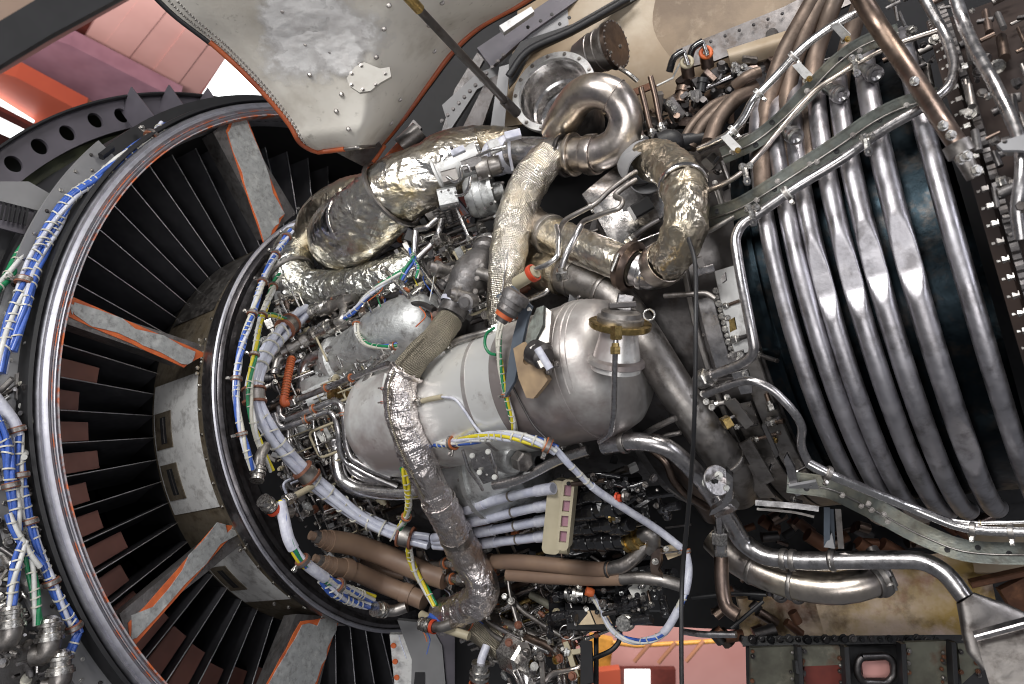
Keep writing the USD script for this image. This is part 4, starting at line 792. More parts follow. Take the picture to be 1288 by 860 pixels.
for x, y in ((588, 262), (610, 262), (604, 224), (632, 212), (583, 203), (607, 194), (556, 196), (568, 186), (632, 230), (618, 256)): bolt(rv, P(x, y, .235), unit(-FWD + .5 * UP * nrs.randn()), .0034, M['nut' if x % 2 else 'dark_steel'])
part(rv, 'strap', sweep(fillet(path('640,176,.20 641,196,.21 645,214,.20'), .01), .004, 8), M['lav_wrap'])
pipe('stay_rod', 'thin steel stay rod under the square regulator cover', '574,262,.24 592,304,.2', 2.3, 'bright', cat='rod', ends='e')
pipe('sense_pipe', 'angled pale pipe pair below the regulator, left branch', '550,275,.2 538,286,.22 523,288,.22 521,322,.2 524,326,.2 545,305,.2 556,298,.2', 4, 'steel', bend=5, ends='e')
pipe('sense_pipe', 'short pale pipe below the regulator, right branch', '556,276,.21 552,292,.22 548,302,.2', 4, 'steel', bend=5)
# dark cast valve on the sleeve
vc = thing('fuel_valve', 'dark cast valve body between the knitted duct and the long foil sleeve', 'valve', P(590, 355, .18))
pts = spline(path('616,304,.12 610,318,.14 600,338,.17 586,358,.19 576,378,.19 567,396,.2'), .004); n = len(pts)
Rv = np.interp(np.linspace(0, 1, n), [0, .07, .08, .2, .21, .3, .36, .5, .64, .72, .73, .86, .87, 1], [15, 15, 18, 18, 15, 17, 22, 26, 25, 20, 21, 21, 18, 18]) * dep(P(590, 350, .18)) / F
part(vc, 'body', sweep(pts, Rv, 36, True, crinkle(.0016, 40, 33)), M['cast_dark'])
ring(vc, resample(pts, 200), .86, .039, .022, M['lav_wrap'], 'lagging_collar', 1.0); ring(vc, resample(pts, 200), .1, .037, .014, M['bright'], 'clamp_band', 1.02)
for (x, y, h, dx, dy, r, L) in ((590, 379, .25, -.25, .1, 9, 18), (580, 372, .25, -.9, -.2, 8, 22), (556, 340, .2, -1, -.3, 9, 24), (612, 346, .2, .9, .3, 8, 22), (566, 352, .2, -.8, .7, 7, 20)):
    kk = dep(P(x, y, h)) / F; part(vc, 'boss', lathe([(-12 * kk, r * kk), (4 * kk, r * kk), (5 * kk, r * 1.15 * kk), (10 * kk, r * 1.15 * kk), (11 * kk, r * .8 * kk), (L * kk * .8, r * .7 * kk), (L * kk * .8, 0)], P(x, y, h), RIGHT * dx - UP * dy - FWD * .6, 18), M['cast_dark' if x % 4 else 'dull'])
for x, y in ((606, 334), (600, 350), (588, 342), (578, 362), (598, 366), (570, 336)): bolt(vc, P(x, y, .245), -FWD, .0045, M['dull'])
# long sleeve
sl = thing('foil_sleeve_pipe', 'long pipe in a silvery fabric sleeve curving down across the oil tank', 'pipe', P(510, 500, .3))
pts = path('566,402,.20 548,426,.25 522,452,.29 505,482,.31 504,515,.32 514,550,.32 536,598,.31 562,650,.29 588,700,.27 606,732,.25 604,752,.23 584,764,.21 556,776,.17'); cl = spline(pts, .004); n = len(cl); L = resample(cl, 300)
R = np.array([m_px(p, 20.5) for p in cl]) * np.interp(np.linspace(0, 1, n), [0, .12, .2, 1], [.82, .88, 1, 1]) * (1 + .03 * np.sin(np.linspace(0, 40, n))); k = int(.15 * n)
part(sl, 'fabric_end', sweep(cl[:k + 2], R[:k + 2] * 1.0, 40, True, crinkle(.002, 30, 21)), M['sleeve_dark'])
part(sl, 'foil_sleeve', sweep(cl[k:], R[k:], 84, True, crinkle(.0052, 26, 22)), M['sleeve'])
for f_, w in ((.16, .01), (.48, .012), (.62, .03), (.9, .012)): ring(sl, L, f_, R[n // 2], w, M['sleeve' if w < .02 else 'dull'], 'band', 1.03)
part(sl, 'seam', sweep(L[20:290:5] + np.array([unit(np.cross(L[min(i + 1, 299)] - L[max(i - 1, 0)], FWD)) for i in range(20, 290, 5)]) * -R[n // 2] * .55 - FWD * R[n // 2] * .86, .0022, 6), M['sleeve_dark'])
o = pipe('corrugated_sleeve_pipe', 'dark fabric sleeved pipe running on from the foil sleeve to a steel elbow', '566,766,.10 596,786,.10 628,810,.09 646,822,.08', 17, 'sleeve_dark', spl=True, sides=30, disp=crinkle(.0022, 40, 5))
pipe('drain_elbow', 'steel elbow at the lower end of the dark fabric sleeve', '640,816,.10 655,826,.10 664,842,.08 664,880,.06', 13, 'steel', spl=True, ends='s')
# ================================================================ oil tank
tk = thing('oil_tank', 'large stained grey cylindrical oil tank with a filler neck at its right end', 'tank', P(640, 490, .08))
TA, TB = P(492, 530, .07), P(744, 464, .10); ta = unit(TB - TA); TL = np.linalg.norm(TB - TA); kT = dep((TA + TB) / 2) / F; R = 77 * kT
part(tk, 'shell', lathe([(-.075, .02), (-.07, R * .55), (-.05, R * .8), (-.025, R * .93), (0, R * .985), (.01, R), (TL * .1, R * 1.0), (TL * .4, R * 1.01), (TL * .74, R * 1.015)], TA, ta, 96), M['tank'])
part(tk, 'rear_shell', lathe([(TL * .74, R * 1.0152), (TL * .745, R * 1.021), (TL * .9, R * 1.021), (TL, R * 1.0205)], TA, ta, 96), M['tank_dark'])
part(tk, 'end_dome', lathe([(TL + .001, R * 1.021), (TL + .012, R * 1.035), (TL + .022, R * 1.02), (TL + .045, R * .985), (TL + .07, R * .92), (TL + .09, R * .78), (TL + .102, R * .5), (TL + .106, 0)], TA, ta, 96), M['tank_dark'])
part(tk, 'weld_seam', lathe([(TL * .985, R * 1.015), (TL * .99, R * 1.04), (TL * 1.01, R * 1.04), (TL * 1.015, R * 1.015)], TA, ta, 96), M['tank_dark'])
for f_ in (.3, .62): part(tk, 'strap', lathe([(TL * f_ - .006, R * 1.008), (TL * f_ - .005, R * 1.022), (TL * f_ + .005, R * 1.022), (TL * f_ + .006, R * 1.008)], TA, ta, 96), M['tank_dark'])
for i_ in range(2): part(tk, 'end_rib', lathe([(TL + .02 + .012 * i_, R * (1.02 - .02 * i_) * .99), (TL + .023 + .012 * i_, R * (1.027 - .021 * i_)), (TL + .027 + .012 * i_, R * (1.015 - .025 * i_) * .99)], TA, ta, 60, -10, 95), M['tank_dark'])
fn = thing('oil_filler', 'oil filler neck with a flat brass flange and cap on the tank end', 'filler', P(775, 412, .27))
fk = dep(P(775, 412, .27)) / F; fu = unit(UP * .96 - FWD * .25 + RIGHT * .06); fo = P(776, 446, .24)
part(fn, 'neck', lathe([(-20 * fk, 32 * fk), (-6 * fk, 31 * fk), (4 * fk, 29 * fk), (20 * fk, 25.5 * fk), (32 * fk, 24 * fk), (36 * fk, 25 * fk)], fo, fu, 40), M['tank'])
part(fn, 'neck_ring', lathe([(-14 * fk, 33 * fk), (-12 * fk, 37 * fk), (-6 * fk, 36 * fk), (-3 * fk, 31 * fk)], fo, fu, 40), M['tank_dark'])
part(fn, 'scupper_flange', lathe([(34 * fk, 20 * fk), (35 * fk, 38 * fk), (37 * fk, 39.5 * fk), (43 * fk, 40 * fk), (44 * fk, 38 * fk), (42 * fk, 20 * fk)], fo, fu, 48), M['gold'])
part(fn, 'cap', lathe([(42 * fk, 0), (42 * fk, 30 * fk), (50 * fk, 30 * fk), (51 * fk, 26 * fk), (57 * fk, 25 * fk), (60 * fk, 18 * fk), (60 * fk, 0)], fo, fu, 32), M['dull'])
part(fn, 'cap_handle', bar(fo + fu * 64 * fk - RIGHT * 16 * fk, fo + fu * 66 * fk + RIGHT * 17 * fk, 8 * fk, 14 * fk), M['dark_steel'])
part(fn, 'latch', bar(fo + fu * 60 * fk + RIGHT * 2 * fk, fo + fu * 78 * fk + RIGHT * 4 * fk, 20 * fk, 8 * fk), M['steel'])
part(fn, 'lock_ring', sweep(fo + fu * (52 * fk) + np.array([34 * fk * RIGHT + 7 * fk * (math.cos(a) * UP + math.sin(a) * RIGHT) - FWD * 10 * fk for a in np.linspace(0, 6.28, 16)]), 1.4 * fk, 6), M['nut'])
o = pipe('overflow_pipe', 'slim drain pipe hanging straight down from the brass filler flange', '775,412,.315 774,438,.315 773,470,.30 772,520,.27 768,546,.25 754,556,.23', 3.6, 'steel', bend=10)
bnut(o, P(774, 440, .315), UP, m_px(P(774, 440, .3), 3.6), M['gold']); part(o, 'boss', lathe_flat([(-.012, .011), (.012, .011), (.014, .008), (.014, 0)], P(775, 418, .315), -UP, 4), M['gold'])
# tank hardware
tb = thing('tank_bracket', 'stained tan bracket with a bolted shackle on the front of the oil tank', 'bracket', P(672, 465, 0.315))
part(tb, 'plate', plate(np.array([P(x, y, h) for x, y, h in ((646, 438, 0.320), (660, 430, 0.315), (672, 452, 0.320), (688, 478, 0.315), (684, 486, 0.310), (672, 501, 0.315), (662, 500, 0.320), (650, 476, 0.325))]), .016, [(P(661, 454, 0.320), .0085)]), M['tan_bracket'])
part(tb, 'shackle', lathe([(-.02, .014), (-.02, .026), (.012, .027), (.02, .02), (.024, 0)], P(679, 446, 0.325), -FWD * .7 + RIGHT * .6 - UP * .3, 20), M['dark_steel'])
part(tb, 'pin', sweep(np.array([P(676, 438, 0.355), P(692, 464, 0.345)]), .008, 10), M['lav_wrap']); part(tb, 'arm', bar(P(670, 436, 0.345), P(684, 462, 0.345), .016, .012), M['dull'])
for x, y in ((684, 452), (694, 460), (690, 467), (700, 458), (680, 468)): bolt(tb, P(x, y, .3), unit(-FWD + .6 * RIGHT), .0055, M['dull'])
gp = thing('mounting_plate', 'blue grey slotted mounting plate between the knitted duct and the tank end', 'bracket', P(650, 430, 0.295))
platepx(gp, 'plate', [(624, 372, 0.305), (648, 360, 0.295), (672, 386, 0.285), (664, 400, 0.295), (656, 424, 0.305), (650, 452, 0.315), (648, 480, 0.315), (640, 500, 0.315), (636, 470, 0.315), (640, 420, 0.315), (650, 396, 0.305), (632, 384, 0.305)], .26, 'grey_blue', .007, [(654, 397, 5.5), (646, 422, 4.5), (652, 377, 2.5), (661, 386, 2)])
bolt(gp, P(630, 374, 0.313), -FWD, .004, M['nut']); bolt(gp, P(666, 389, 0.295), -FWD, .004, M['nut'])
gg = thing('gusset_bracket', 'green grey gusset bracket with light slots at the tank end', 'bracket', P(678, 412, 0.305))
platepx(gg, 'web', [(676, 388, 0.285), (684, 384, 0.285), (682, 408, 0.295), (672, 432, 0.305), (660, 436, 0.310), (664, 408, 0.305)], .25, 'green_rail', .02, [(676, 394, 3), (674, 403, 3), (671, 413, 3)])
platepx(gg, 'side', [(686, 386, 0.275), (694, 392, 0.265), (690, 430, 0.285), (676, 434, 0.295)], .24, 'dull', .02)
cx = thing('plug_connector', 'dark round plug connector above the yellow and green harness', 'connector', P(646, 378, 0.325))
part(cx, 'shell', lathe([(0, 0), (0, .026), (.008, .03), (.02, .03), (.021, .026), (.032, .026), (.033, .023), (.044, .025), (.05, .022), (.052, .016), (.07, .013), (.07, 0)], P(652, 368, 0.345), P(632, 400, 0.345) - P(652, 368, 0.345), 26), M['cast_dark'])
part(cx, 'collar', lathe([(.05, .017), (.05, .02), (.06, .019), (.06, .016)], P(652, 368, 0.345), P(632, 400, 0.345) - P(652, 368, 0.345), 20), M['orange'])
pipe('probe_lead', 'pale steel sensor lead with a red sleeve end above the mounting plate', '656,352,.25 670,340,.26 690,332,.26 702,322,.26 703,296,.26 700,284,.26', 3.4, 'bright', bend=10)
o = pipe('sensor_body', 'translucent tan sensor body with a dark red collar', '650,356,.24 662,349,.25 674,341,.255', 8.5, 'conn_tan', spl=True, cat='sensor'); ring(o, o.cl, .85, .016, .012, M['red'], 'collar', 1.2)
pipe('sense_pipe', 'bent steel pipe in front of the smooth silver duct', '708,352,.2 706,340,.22 711,322,.24 722,300,.25 730,284,.24', 4.4, 'steel', bend=12, ends='s')
pipe('sense_pipe', 'long slim pipe over the bright sheet, upper of the pair', '702,296,.2 708,278,.24 726,268,.25 750,256,.25 766,240,.24 790,222,.22 800,216,.2', 3.4, 'dull', bend=10, clamps=(.45,), cm=M['dull'])
pipe('sense_pipe', 'long slim pipe over the bright sheet, lower of the pair', '728,286,.22 734,278,.23 760,268,.24 780,262,.24 784,252,.24 772,246,.24 784,236,.24 800,226,.22', 3.6, 'dull', bend=7)
bs = thing('heat_shield', 'bright bare metal heat shield sheet left of the right hand elbow', 'heat shield', P(770, 250, .0))
c0 = P(785, 255, .04); hn = ROT @ unit([-.08, -.87, .47]); hp = lambda x, y: CAM + ROT @ ray(x, y) * (((c0 - CAM) @ hn) / ((ROT @ ray(x, y)) @ hn))
part(bs, 'sheet', sheet([hp(732, 244), hp(800, 190), hp(846, 262), hp(776, 322)], 24, 20, .01, lambda u, v: .012 * np.sin(v * 3.1) + .004 * np.sin(u * 3.1)), M['bright'])
blockpx(bs, 'black_block', 806, 262, 26, 18, .04, .09, 'black', 30)
pipe('drain_hose', 'short dark hose stub below the bright heat shield', '790,306,.1 806,290,.12 830,276,.12', 4, 'dark_steel', ends='s')
# bracket and plug under the tank
hb = thing('hinge_bracket', 'bent steel bracket with two square bolt holes under the tank', 'bracket', P(610, 590, .27))
platepx(hb, 'upper_leaf', [(590, 572, .29), (612, 566, .29), (618, 584, .30), (596, 590, .30)], .29, 'steel', .004, [(600, 578, 2.2), (609, 575, 2.2)])
platepx(hb, 'lower_leaf', [(596, 590, .30), (618, 584, .30), (626, 603, .28), (608, 609, .28)], .29, 'bright', .004, [(612, 597, 2.2)])
part(hb, 'edge_rod', sweep(fillet(path('582,566,.29 589,590,.3 604,610,.27 607,616,.26'), .01), .004, 8), M['steel']); part(hb, 'edge_rod', sweep(fillet(path('616,564,.29 622,584,.3 626,604,.28'), .01), .004, 8), M['steel'])
for x, y in ((594, 573), (603, 594), (622, 600), (614, 568)): bolt(hb, P(x, y, .305), -FWD, .0048, M['white_part'])
pg = thing('drain_plug', 'large hexagonal plug on a pale boss under the tank', 'plug', P(658, 578, .2))
kk = dep(P(655, 578, .2)) / F
part(pg, 'boss', lathe([(-40 * kk, 22 * kk), (-10 * kk, 21 * kk), (-4 * kk, 17 * kk), (-4 * kk, 0)], P(652, 579, .22), -FWD * .8 + RIGHT * .55 - UP * .1, 24), M['alloy'])
part(pg, 'plug', lathe_flat([(-4 * kk, 13 * kk), (9 * kk, 13 * kk), (11 * kk, 11 * kk), (11 * kk, 0)], P(655, 579, .22), -FWD * .8 + RIGHT * .55 - UP * .1, 6), M['dull'])
lw = thing('lower_gearbox', 'pale cast gearbox housing under the oil tank', 'gearbox', P(640, 590, .1))
part(lw, 'housing', lathe([(-.1, .02), (-.09, .09), (-.04, .115), (.05, .12), (.12, .11), (.17, .08), (.18, .02)], P(610, 596, .02), ta, 40), M['alloy'])
part(lw, 'flange', lathe([(.02, .1), (.02, .128), (.035, .128), (.035, .1)], P(610, 596, .02), ta, 40), M['alloy']); boltring(lw, P(610, 596, .02) + ta * .02, -ta, .122, 18, .005, M['nut'])
# ================================================================ castings left of the tank
gb = thing('starter_housing', 'pale grey bottle shaped starter housing behind the foil sleeve', 'starter', P(470, 430, .05))
A_, B_ = P(418, 462, .02), P(560, 396, .05); L_ = np.linalg.norm(B_ - A_); kk = dep(A_) / F
canister(gb, 'body', A_, B_, [(0, 0), (0, 30 * kk), (.08, 34 * kk), (.1, 37 * kk), (.14, 37 * kk), (.16, 33 * kk), (.3, 35 * kk), (.5, 42 * kk), (.68, 43 * kk), (.85, 40 * kk), (.95, 30 * kk), (1, 10 * kk), (1, 0)], M['alloy'], 48)
canister(gb, 'neck', A_ - (B_ - A_) * .12, A_ + (B_ - A_) * .02, [(0, 0), (0, 20 * kk), (.5, 20 * kk), (.5, 25 * kk), (1, 25 * kk)], M['dull'], 30)
boltring(gb, A_ + (B_ - A_) * .11, A_ - B_, 34.5 * kk, 16, .005, M['nut'])
gc = thing('pump_housing', 'cast pump housing with oval bolted pads behind the three slim pipes', 'pump', P(420, 490, .05))
blockpx(gc, 'body', 424, 492, 70, 60, .10, .05, 'alloy', 25, cham=.3); blockpx(gc, 'pad', 396, 474, 24, 12, .02, .115, 'alloy', 28, cham=.3); blockpx(gc, 'pad', 391, 488, 24, 12, .02, .115, 'alloy', 28, cham=.3); blockpx(gc, 'pad', 398, 505, 20, 14, .02, .11, 'grey_mid', 28)
for x, y in ((389, 472), (403, 472), (384, 488), (398, 486), (405, 463), (412, 457), (393, 505), (402, 503)): bolt(gc, P(x, y, .128), -FWD, .0055, M['dark_steel' if x % 3 else 'nut'])
part(gc, 'rib', bar(P(372, 500, .12), P(400, 482, .12), .008, .02), M['dull']); part(gc, 'stud', sweep(np.array([P(368, 488, .1), P(374, 494, .14)]), .006, 10), M['steel'])
platepx(gc, 'gold_tab', [(410, 492, .14), (426, 488, .14), (440, 492, .14), (444, 498, .14), (438, 506, .14), (430, 500, .14), (412, 504, .14)], .14, 'gold', .006)
fl = thing('filter_bowl', 'pale rounded filter bowl with a hex end below the slim pipes', 'filter', P(385, 545, .08)); kk = dep(P(385, 545, .08)) / F
part(fl, 'bowl', lathe([(-20 * kk, 13 * kk), (-10 * kk, 13 * kk), (-9 * kk, 16 * kk), (0, 16 * kk), (2 * kk, 14 * kk), (10 * kk, 12 * kk), (14 * kk, 7 * kk), (14 * kk, 0)], P(384, 542, .09), -UP * .85 - FWD * .45 + RIGHT * .15, 26), M['alloy'])
part(fl, 'hex', hexnut(P(386, 554, .13), -UP * .85 - FWD * .45, .010, .012), M['dull'])
ac = thing('hydraulic_strut', 'upright steel hydraulic cylinder beside the bent pipe pair', 'actuator', P(422, 570, .1)); kk = dep(P(420, 570, .1)) / F
canister(ac, 'cylinder', P(420, 548, .12), P(436, 610, .10), [(0, 0), (0, 11 * kk), (.04, 12 * kk), (.9, 12 * kk), (.92, 9 * kk), (1, 9 * kk)], M['steel'])
blockpx(ac, 'head', 409, 546, 15, 15, .03, .14, 'white_part', 30); canister(ac, 'rod', P(413, 530, .1), P(420, 550, .12), [(0, 0), (0, 6 * kk), (1, 6 * kk)], M['dull'])
# ================================================================ pipes left of the tank
ORG = M['orange_rubber']
pipe('fuel_pipe', 'top slim pipe of three, running up to the sleeve, with two orange clamps', '366,506,.18 420,484,.19 488,457,.22', 3.9, 'steel', clamps=(.33, .60), cm=ORG, ends='s')
pipe('fuel_pipe', 'middle slim pipe of three, bending down beside the cylinder', '352,512,.16 352,524,.17 360,528,.18 420,504,.19 429,508,.19 433,522,.19 436,560,.19 442,576,.19 462,588,.18 492,600,.16', 4.2, 'steel', bend=9, clamps=(.28, .52), cm=ORG)
pipe('fuel_pipe', 'lowest slim pipe of three, bending down beside its neighbour', '344,520,.16 350,536,.17 358,538,.18 412,517,.19 421,522,.19 426,540,.19 428,570,.19 436,582,.18 470,600,.17 500,612,.15', 4.2, 'steel', bend=9, clamps=(.24,), cm=ORG)
pipe('fuel_pipe', 'slim dark pipe bending round the left end of the tank', '486,442,.2 472,458,.2 462,476,.2 448,496,.2 444,540,.19 447,566,.18 458,578,.17 470,580,.16', 3.8, 'dull', bend=10, ends='s', clamps=(.72,), cm=ORG)
o = pipe('air_hose', 'short upright hose in an orange spiral sleeve', '367,449,.17 362,474,.18 357,504,.18', 4.4, 'orange_rubber', cat='hose', spl=True)
for i_ in range(17): ring(o, o.cl, .05 + i_ * .055, m_px(o.cl[50], 4.4), .0035, M['orange'], 'coil', 1.18)
part(o, 'elbow', sweep(fillet(path('357,498,.18 356,508,.18 374,504,.18'), .008), .0105, 12), M['orange'])
pipe('oil_pipe', 'stout silver pipe elbow left of the pump housing', '382,512,.10 381,480,.12 382,462,.13 394,450,.13 424,440,.12 440,432,.10', 8.5, 'steel', bend=16, sides=18)
pipe('oil_pipe', 'pale pipe pair member curving down left of the filter bowl', '366,536,.1 364,552,.11 368,562,.12 382,574,.12 388,584,.12', 5, 'steel', bend=12)
pipe('oil_pipe', 'second pale pipe nested inside the left curving pipe', '374,540,.1 373,550,.11 378,562,.12 390,576,.12 398,590,.1', 4, 'bright', bend=12)
o = pipe('oil_pipe', 'stout polished pipe sweeping under the sleeve to the gearbox', '424,560,.12 424,588,.14 432,606,.15 452,616,.15 500,620,.15 545,616,.14 580,606,.12 612,612,.1 640,625,.08', 10, 'bright', bend=22, sides=20, clamps=())
pipe('oil_pipe', 'thinner polished pipe above the stout sweeping pipe', '434,560,.1 440,590,.12 460,602,.12 490,606,.12 530,600,.11', 6, 'steel', bend=16)
pipe('oil_pipe', 'polished pipe leaving the hinge bracket to the right under the tank', '622,610,.22 650,604,.22 676,592,.22 702,578,.21 740,566,.2', 6.5, 'bright', bend=18, sides=18)
pipe('link_rod', 'pale link rod from the orange clamp down to the lavender cables', '393,522,.17 396,546,.17 402,570,.17 410,584,.16', 2.3, 'bright', cat='rod', bend=6, ends='e')
pipe('stay_rod', 'steel stay rod with a round eye below the pale foil duct', '482,338,.2 498,356,.21 514,374,.2', 2.8, 'bright', cat='rod', ends='s')
pipe('stay_rod', 'steel rod crossing behind the dark cast valve', '506,312,.16 524,330,.17 540,352,.17 556,374,.16', 2.6, 'bright', cat='rod')
pipe('oil_pipe', 'dark pipe arching over the starter housing', '440,408,.14 470,396,.15 510,384,.16 530,382,.16 546,390,.16', 4.2, 'dark_steel', bend=10)
pipe('oil_pipe', 'dark pipe below the foil ducts towards the cast valve', '446,392,.12 480,376,.13 512,366,.13 540,370,.12', 3.6, 'dark_steel', bend=10)
pipe('oil_pipe', 'dull pipe along the top edge of the oil tank', '560,436,.2 580,426,.21 610,418,.2 630,412,.18', 4, 'dull', bend=10, ends='se')
# fittings chain by the starter
fc_ = thing('fitting_cluster', 'chain of steel elbows and unions between the big harness and the foil duct', 'fittings', P(400, 405, .14))
for (a, b, r, m) in (((352, 444, .14), (392, 424, .14), 8, 'dull'), ((388, 426, .14), (420, 408, .15), 9, 'nut'), ((404, 392, .14), (446, 374, .15), 7, 'dull'), ((386, 396, .15), (410, 384, .15), 8, 'nut'), ((376, 428, .13), (392, 414, .13), 6, 'conn_tan')):
    A_, B_ = P(*a), P(*b); kk = dep(A_) / F * r; q = np.linalg.norm(B_ - A_)
    part(fc_, 'union', lathe([(0, 0), (0, kk), (q * .2, kk), (q * .2, kk * 1.25), (q * .35, kk * 1.25), (q * .35, kk * .9), (q * .6, kk * .9), (q * .6, kk * 1.2), (q * .8, kk * 1.2), (q * .8, kk), (q, kk * .9), (q, 0)], A_, B_ - A_, 18), M[m])
for s, r in (('424,406,.15 432,402,.15 434,388,.15 428,378,.15', 6.5), ('446,374,.15 424,380,.15 410,386,.14', 5), ('410,420,.12 450,402,.13 476,394,.13', 5), ('346,470,.12 350,452,.13 366,444,.14', 6)): part(fc_, 'elbow', sweep(fillet(path(s), .012), m_px(P(420, 400, .15), r), 14), M['dull'])
for x, y in ((398, 412), (412, 404), (366, 440), (380, 436), (432, 394), (424, 376), (410, 382), (440, 392), (352, 462), (346, 480)): bolt(fc_, P(x, y, .17), unit(-FWD + .7 * nrs.randn(3)), .0055, M['nut'])
# ================================================================ wiring harnesses on the core
LAV = ['lav', 'lav', 'lav', 'lav']
RB = M['rubber']; OB = M['orange_rubber']
MIX = ['blue', 'white_wire', 'green', 'lav', 'tie', 'blue', 'white_wire']
b1 = bundle('cable_loom', 'thick loom of pale lavender cables sweeping down between the fan frame and the pipes', '384,390,.16 358,414,.19 338,440,.20 324,470,.205 320,500,.21 330,528,.215 350,558,.22 382,592,.225 416,622,.225 456,652,.225 500,672,.225 540,681,.22', 11.2, LAV, ties=20, clamps=(), wr=5.2, twist=.12)
def saddle(parent, cl, k, r, w, name='clamp'):
    i = int(k * (len(cl) - 1)); t = unit(cl[i + 1] - cl[i - 1]); c = part(parent, name, lathe([(-w / 2, r * .9), (-w / 2, r * 1.3), (-w * .36, r * 1.36), (-w * .34, r * 1.14), (w * .34, r * 1.14), (w * .36, r * 1.36), (w / 2, r * 1.3), (w / 2, r * .9)], cl[i], t, 26), M['rubber'])
    part(c, 'band', lathe([(-w * .33, r * 1.1), (-w * .33, r * 1.18), (w * .33, r * 1.18), (w * .33, r * 1.1)], cl[i], t, 26), M['dull'])
for k in (.10, .36, .615, .935): saddle(b1, b1.cl, k, b1.R, .042)
bundle('wiring_harness', 'laced blue and white harness just inside the fan frame ring', '366,290,.22 352,312,.24 337,338,.25 326,366,.26 317,396,.27 306,428,.27 299,462,.27 297,500,.27 301,532,.27 308,560,.27 318,590,.26', 4.6, ['blue', 'tie', 'lav', 'blue', 'lav'], ties=9, clamps=(.04, .15, .30, .45, .70, .88), cm=RB)
bundle('wiring_harness', 'laced green and yellow harness beside the blue and white one', '352,346,.2 344,360,.22 334,386,.23 326,410,.24 321,440,.24 316,470,.24 314,500,.24 320,540,.24 330,566,.23 342,592,.22', 4.4, ['green', 'yellow', 'white_wire', 'tie'], ties=9, clamps=(.1, .28, .48), cm=RB)
bundle('wiring_harness', 'short yellow and blue harness branch near the thick lavender loom', '326,398,.24 342,396,.22 362,402,.2', 3.4, ['yellow', 'blue', 'green'], ties=9)
b = bundle('wiring_harness', 'green white and blue laced harness along the lower fan frame ring', '352,630,.25 357,652,.26 364,680,.27 380,704,.27 402,722,.27 424,735,.26 450,746,.25 470,752,.24', 6.4, ['green', 'white_wire', 'blue', 'tie', 'lav', 'green', 'blue', 'yellow'], ties=9, clamps=(.36, .68), cm=RB)
part(b, 'tape_wrap', sweep(b.cl[2:80], b.R * 1.12, 20), M['lav_wrap']); part(b, 'tape_wrap', sweep(b.cl[118:165], b.R * 1.12, 20), M['lav_wrap'])
bundle('wiring_harness', 'lower strand of the laced harness by the fan frame ring', '404,730,.25 418,744,.25 440,756,.24 464,762,.23', 5.5, ['blue', 'white_wire', 'blue', 'lav'], ties=9)
bundle('wiring_harness', 'blue and green laced harness strand by the pale foil duct', '434,400,.2 446,390,.22 462,372,.23 476,360,.23 492,350,.22 508,340,.21 520,332,.2', 3.8, ['blue', 'green', 'white_wire', 'lav'], ties=8)
bundle('wiring_harness', 'blue and white harness loop on the starter housing', '448,404,.19 450,420,.2 460,432,.21 476,436,.21 492,436,.21 500,434,.2', 3.8, ['white_wire', 'blue', 'green', 'tie'], ties=8, clamps=(.04, .95), cm=OB)
bundle('wiring_harness', 'knot of blue and white wires left of the dark cast valve', '506,352,.2 512,338,.22 520,326,.22 516,314,.2', 4, ['blue', 'white_wire', 'blue', 'green'], ties=7)
bundle('wiring_harness', 'short blue wires drooping from the knot by the cast valve', '520,326,.22 526,338,.22 524,350,.21', 2.6, ['blue', 'white_wire', 'green'], ties=6)
bundle('wiring_harness', 'yellow and green harness hanging over the front of the oil tank', '630,404,.3 627,430,.3 629,455,.3 633,480,.3 638,504,.3 645,528,.29 648,546,.28', 4.2, ['tie', 'white_wire', 'yellow', 'green', 'tie'], ties=10, clamps=(.62,), cm=OB)
pipe('earth_wire', 'thin green wire loop beside the hanging yellow and green harness', '622,412,.3 612,420,.3 610,434,.3 616,444,.3 624,446,.3', 2., 'green', spl=True, cat='wire')
bundle('wiring_harness', 'upper yellow and green harness beside the foil sleeve', '507,588,.28 511,606,.29 514,630,.29 511,650,.27 502,664,.26', 4.6, ['yellow', 'green', 'white_wire', 'yellow'], ties=9, clamps=(.72,), cm=OB)
bundle('wiring_harness', 'lower yellow and green harness passing the thick lavender loom', '513,684,.25 517,704,.26 524,722,.26 534,738,.25 548,762,.24', 4.6, ['yellow', 'green', 'yellow', 'white_wire'], ties=9)
bt = bundle('wiring_harness', 'blue white and yellow harness lying along the bottom of the tank', '528,556,.24 552,558,.26 576,556,.28 600,551,.30 630,548,.31 660,551,.31 684,558,.30 700,566,.29', 6.6, ['blue', 'white_wire', 'lav', 'yellow', 'lav', 'white_wire', 'blue'], ties=11, clamps=(.3, .95), cm=OB)
lv = bundle('wiring_harness', 'violet taped harness slanting from the tank down to the thin black cable', '696,562,.29 720,588,.28 750,616,.27 790,642,.26 830,668,.25 858,690,.24', 4.6, ['lav', 'blue', 'white_wire', 'lav'], ties=16, tie='tie', clamps=(), wr=3.2)
part(lv, 'tape_wrap', sweep(lv.cl[95:296], lv.R * 1.1, 18), M['lav_wrap'])
lv = bundle('wiring_harness', 'violet taped harness hanging below the slanting one', '862,692,.24 866,716,.24 862,744,.24 850,772,.22 834,796,.2 812,806,.19 786,804,.18 768,790,.18 752,760,.18 742,744,.18', 4.4, ['lav', 'white_wire', 'blue', 'lav', 'tie'], ties=12, clamps=(.0,), cm=OB)
part(lv, 'tape_wrap', sweep(lv.cl[4:60], lv.R * 1.15, 18), M['lav_wrap']); part(lv, 'tape_wrap', sweep(lv.cl[84:128], lv.R * 1.15, 18), M['lav_wrap'])
pipe('probe_lead', 'short cream probe with a thin violet lead on the face of the tank', '524,506,.28 540,502,.29 556,499,.29', 3.4, 'conn_tan', cat='sensor', ends='s')
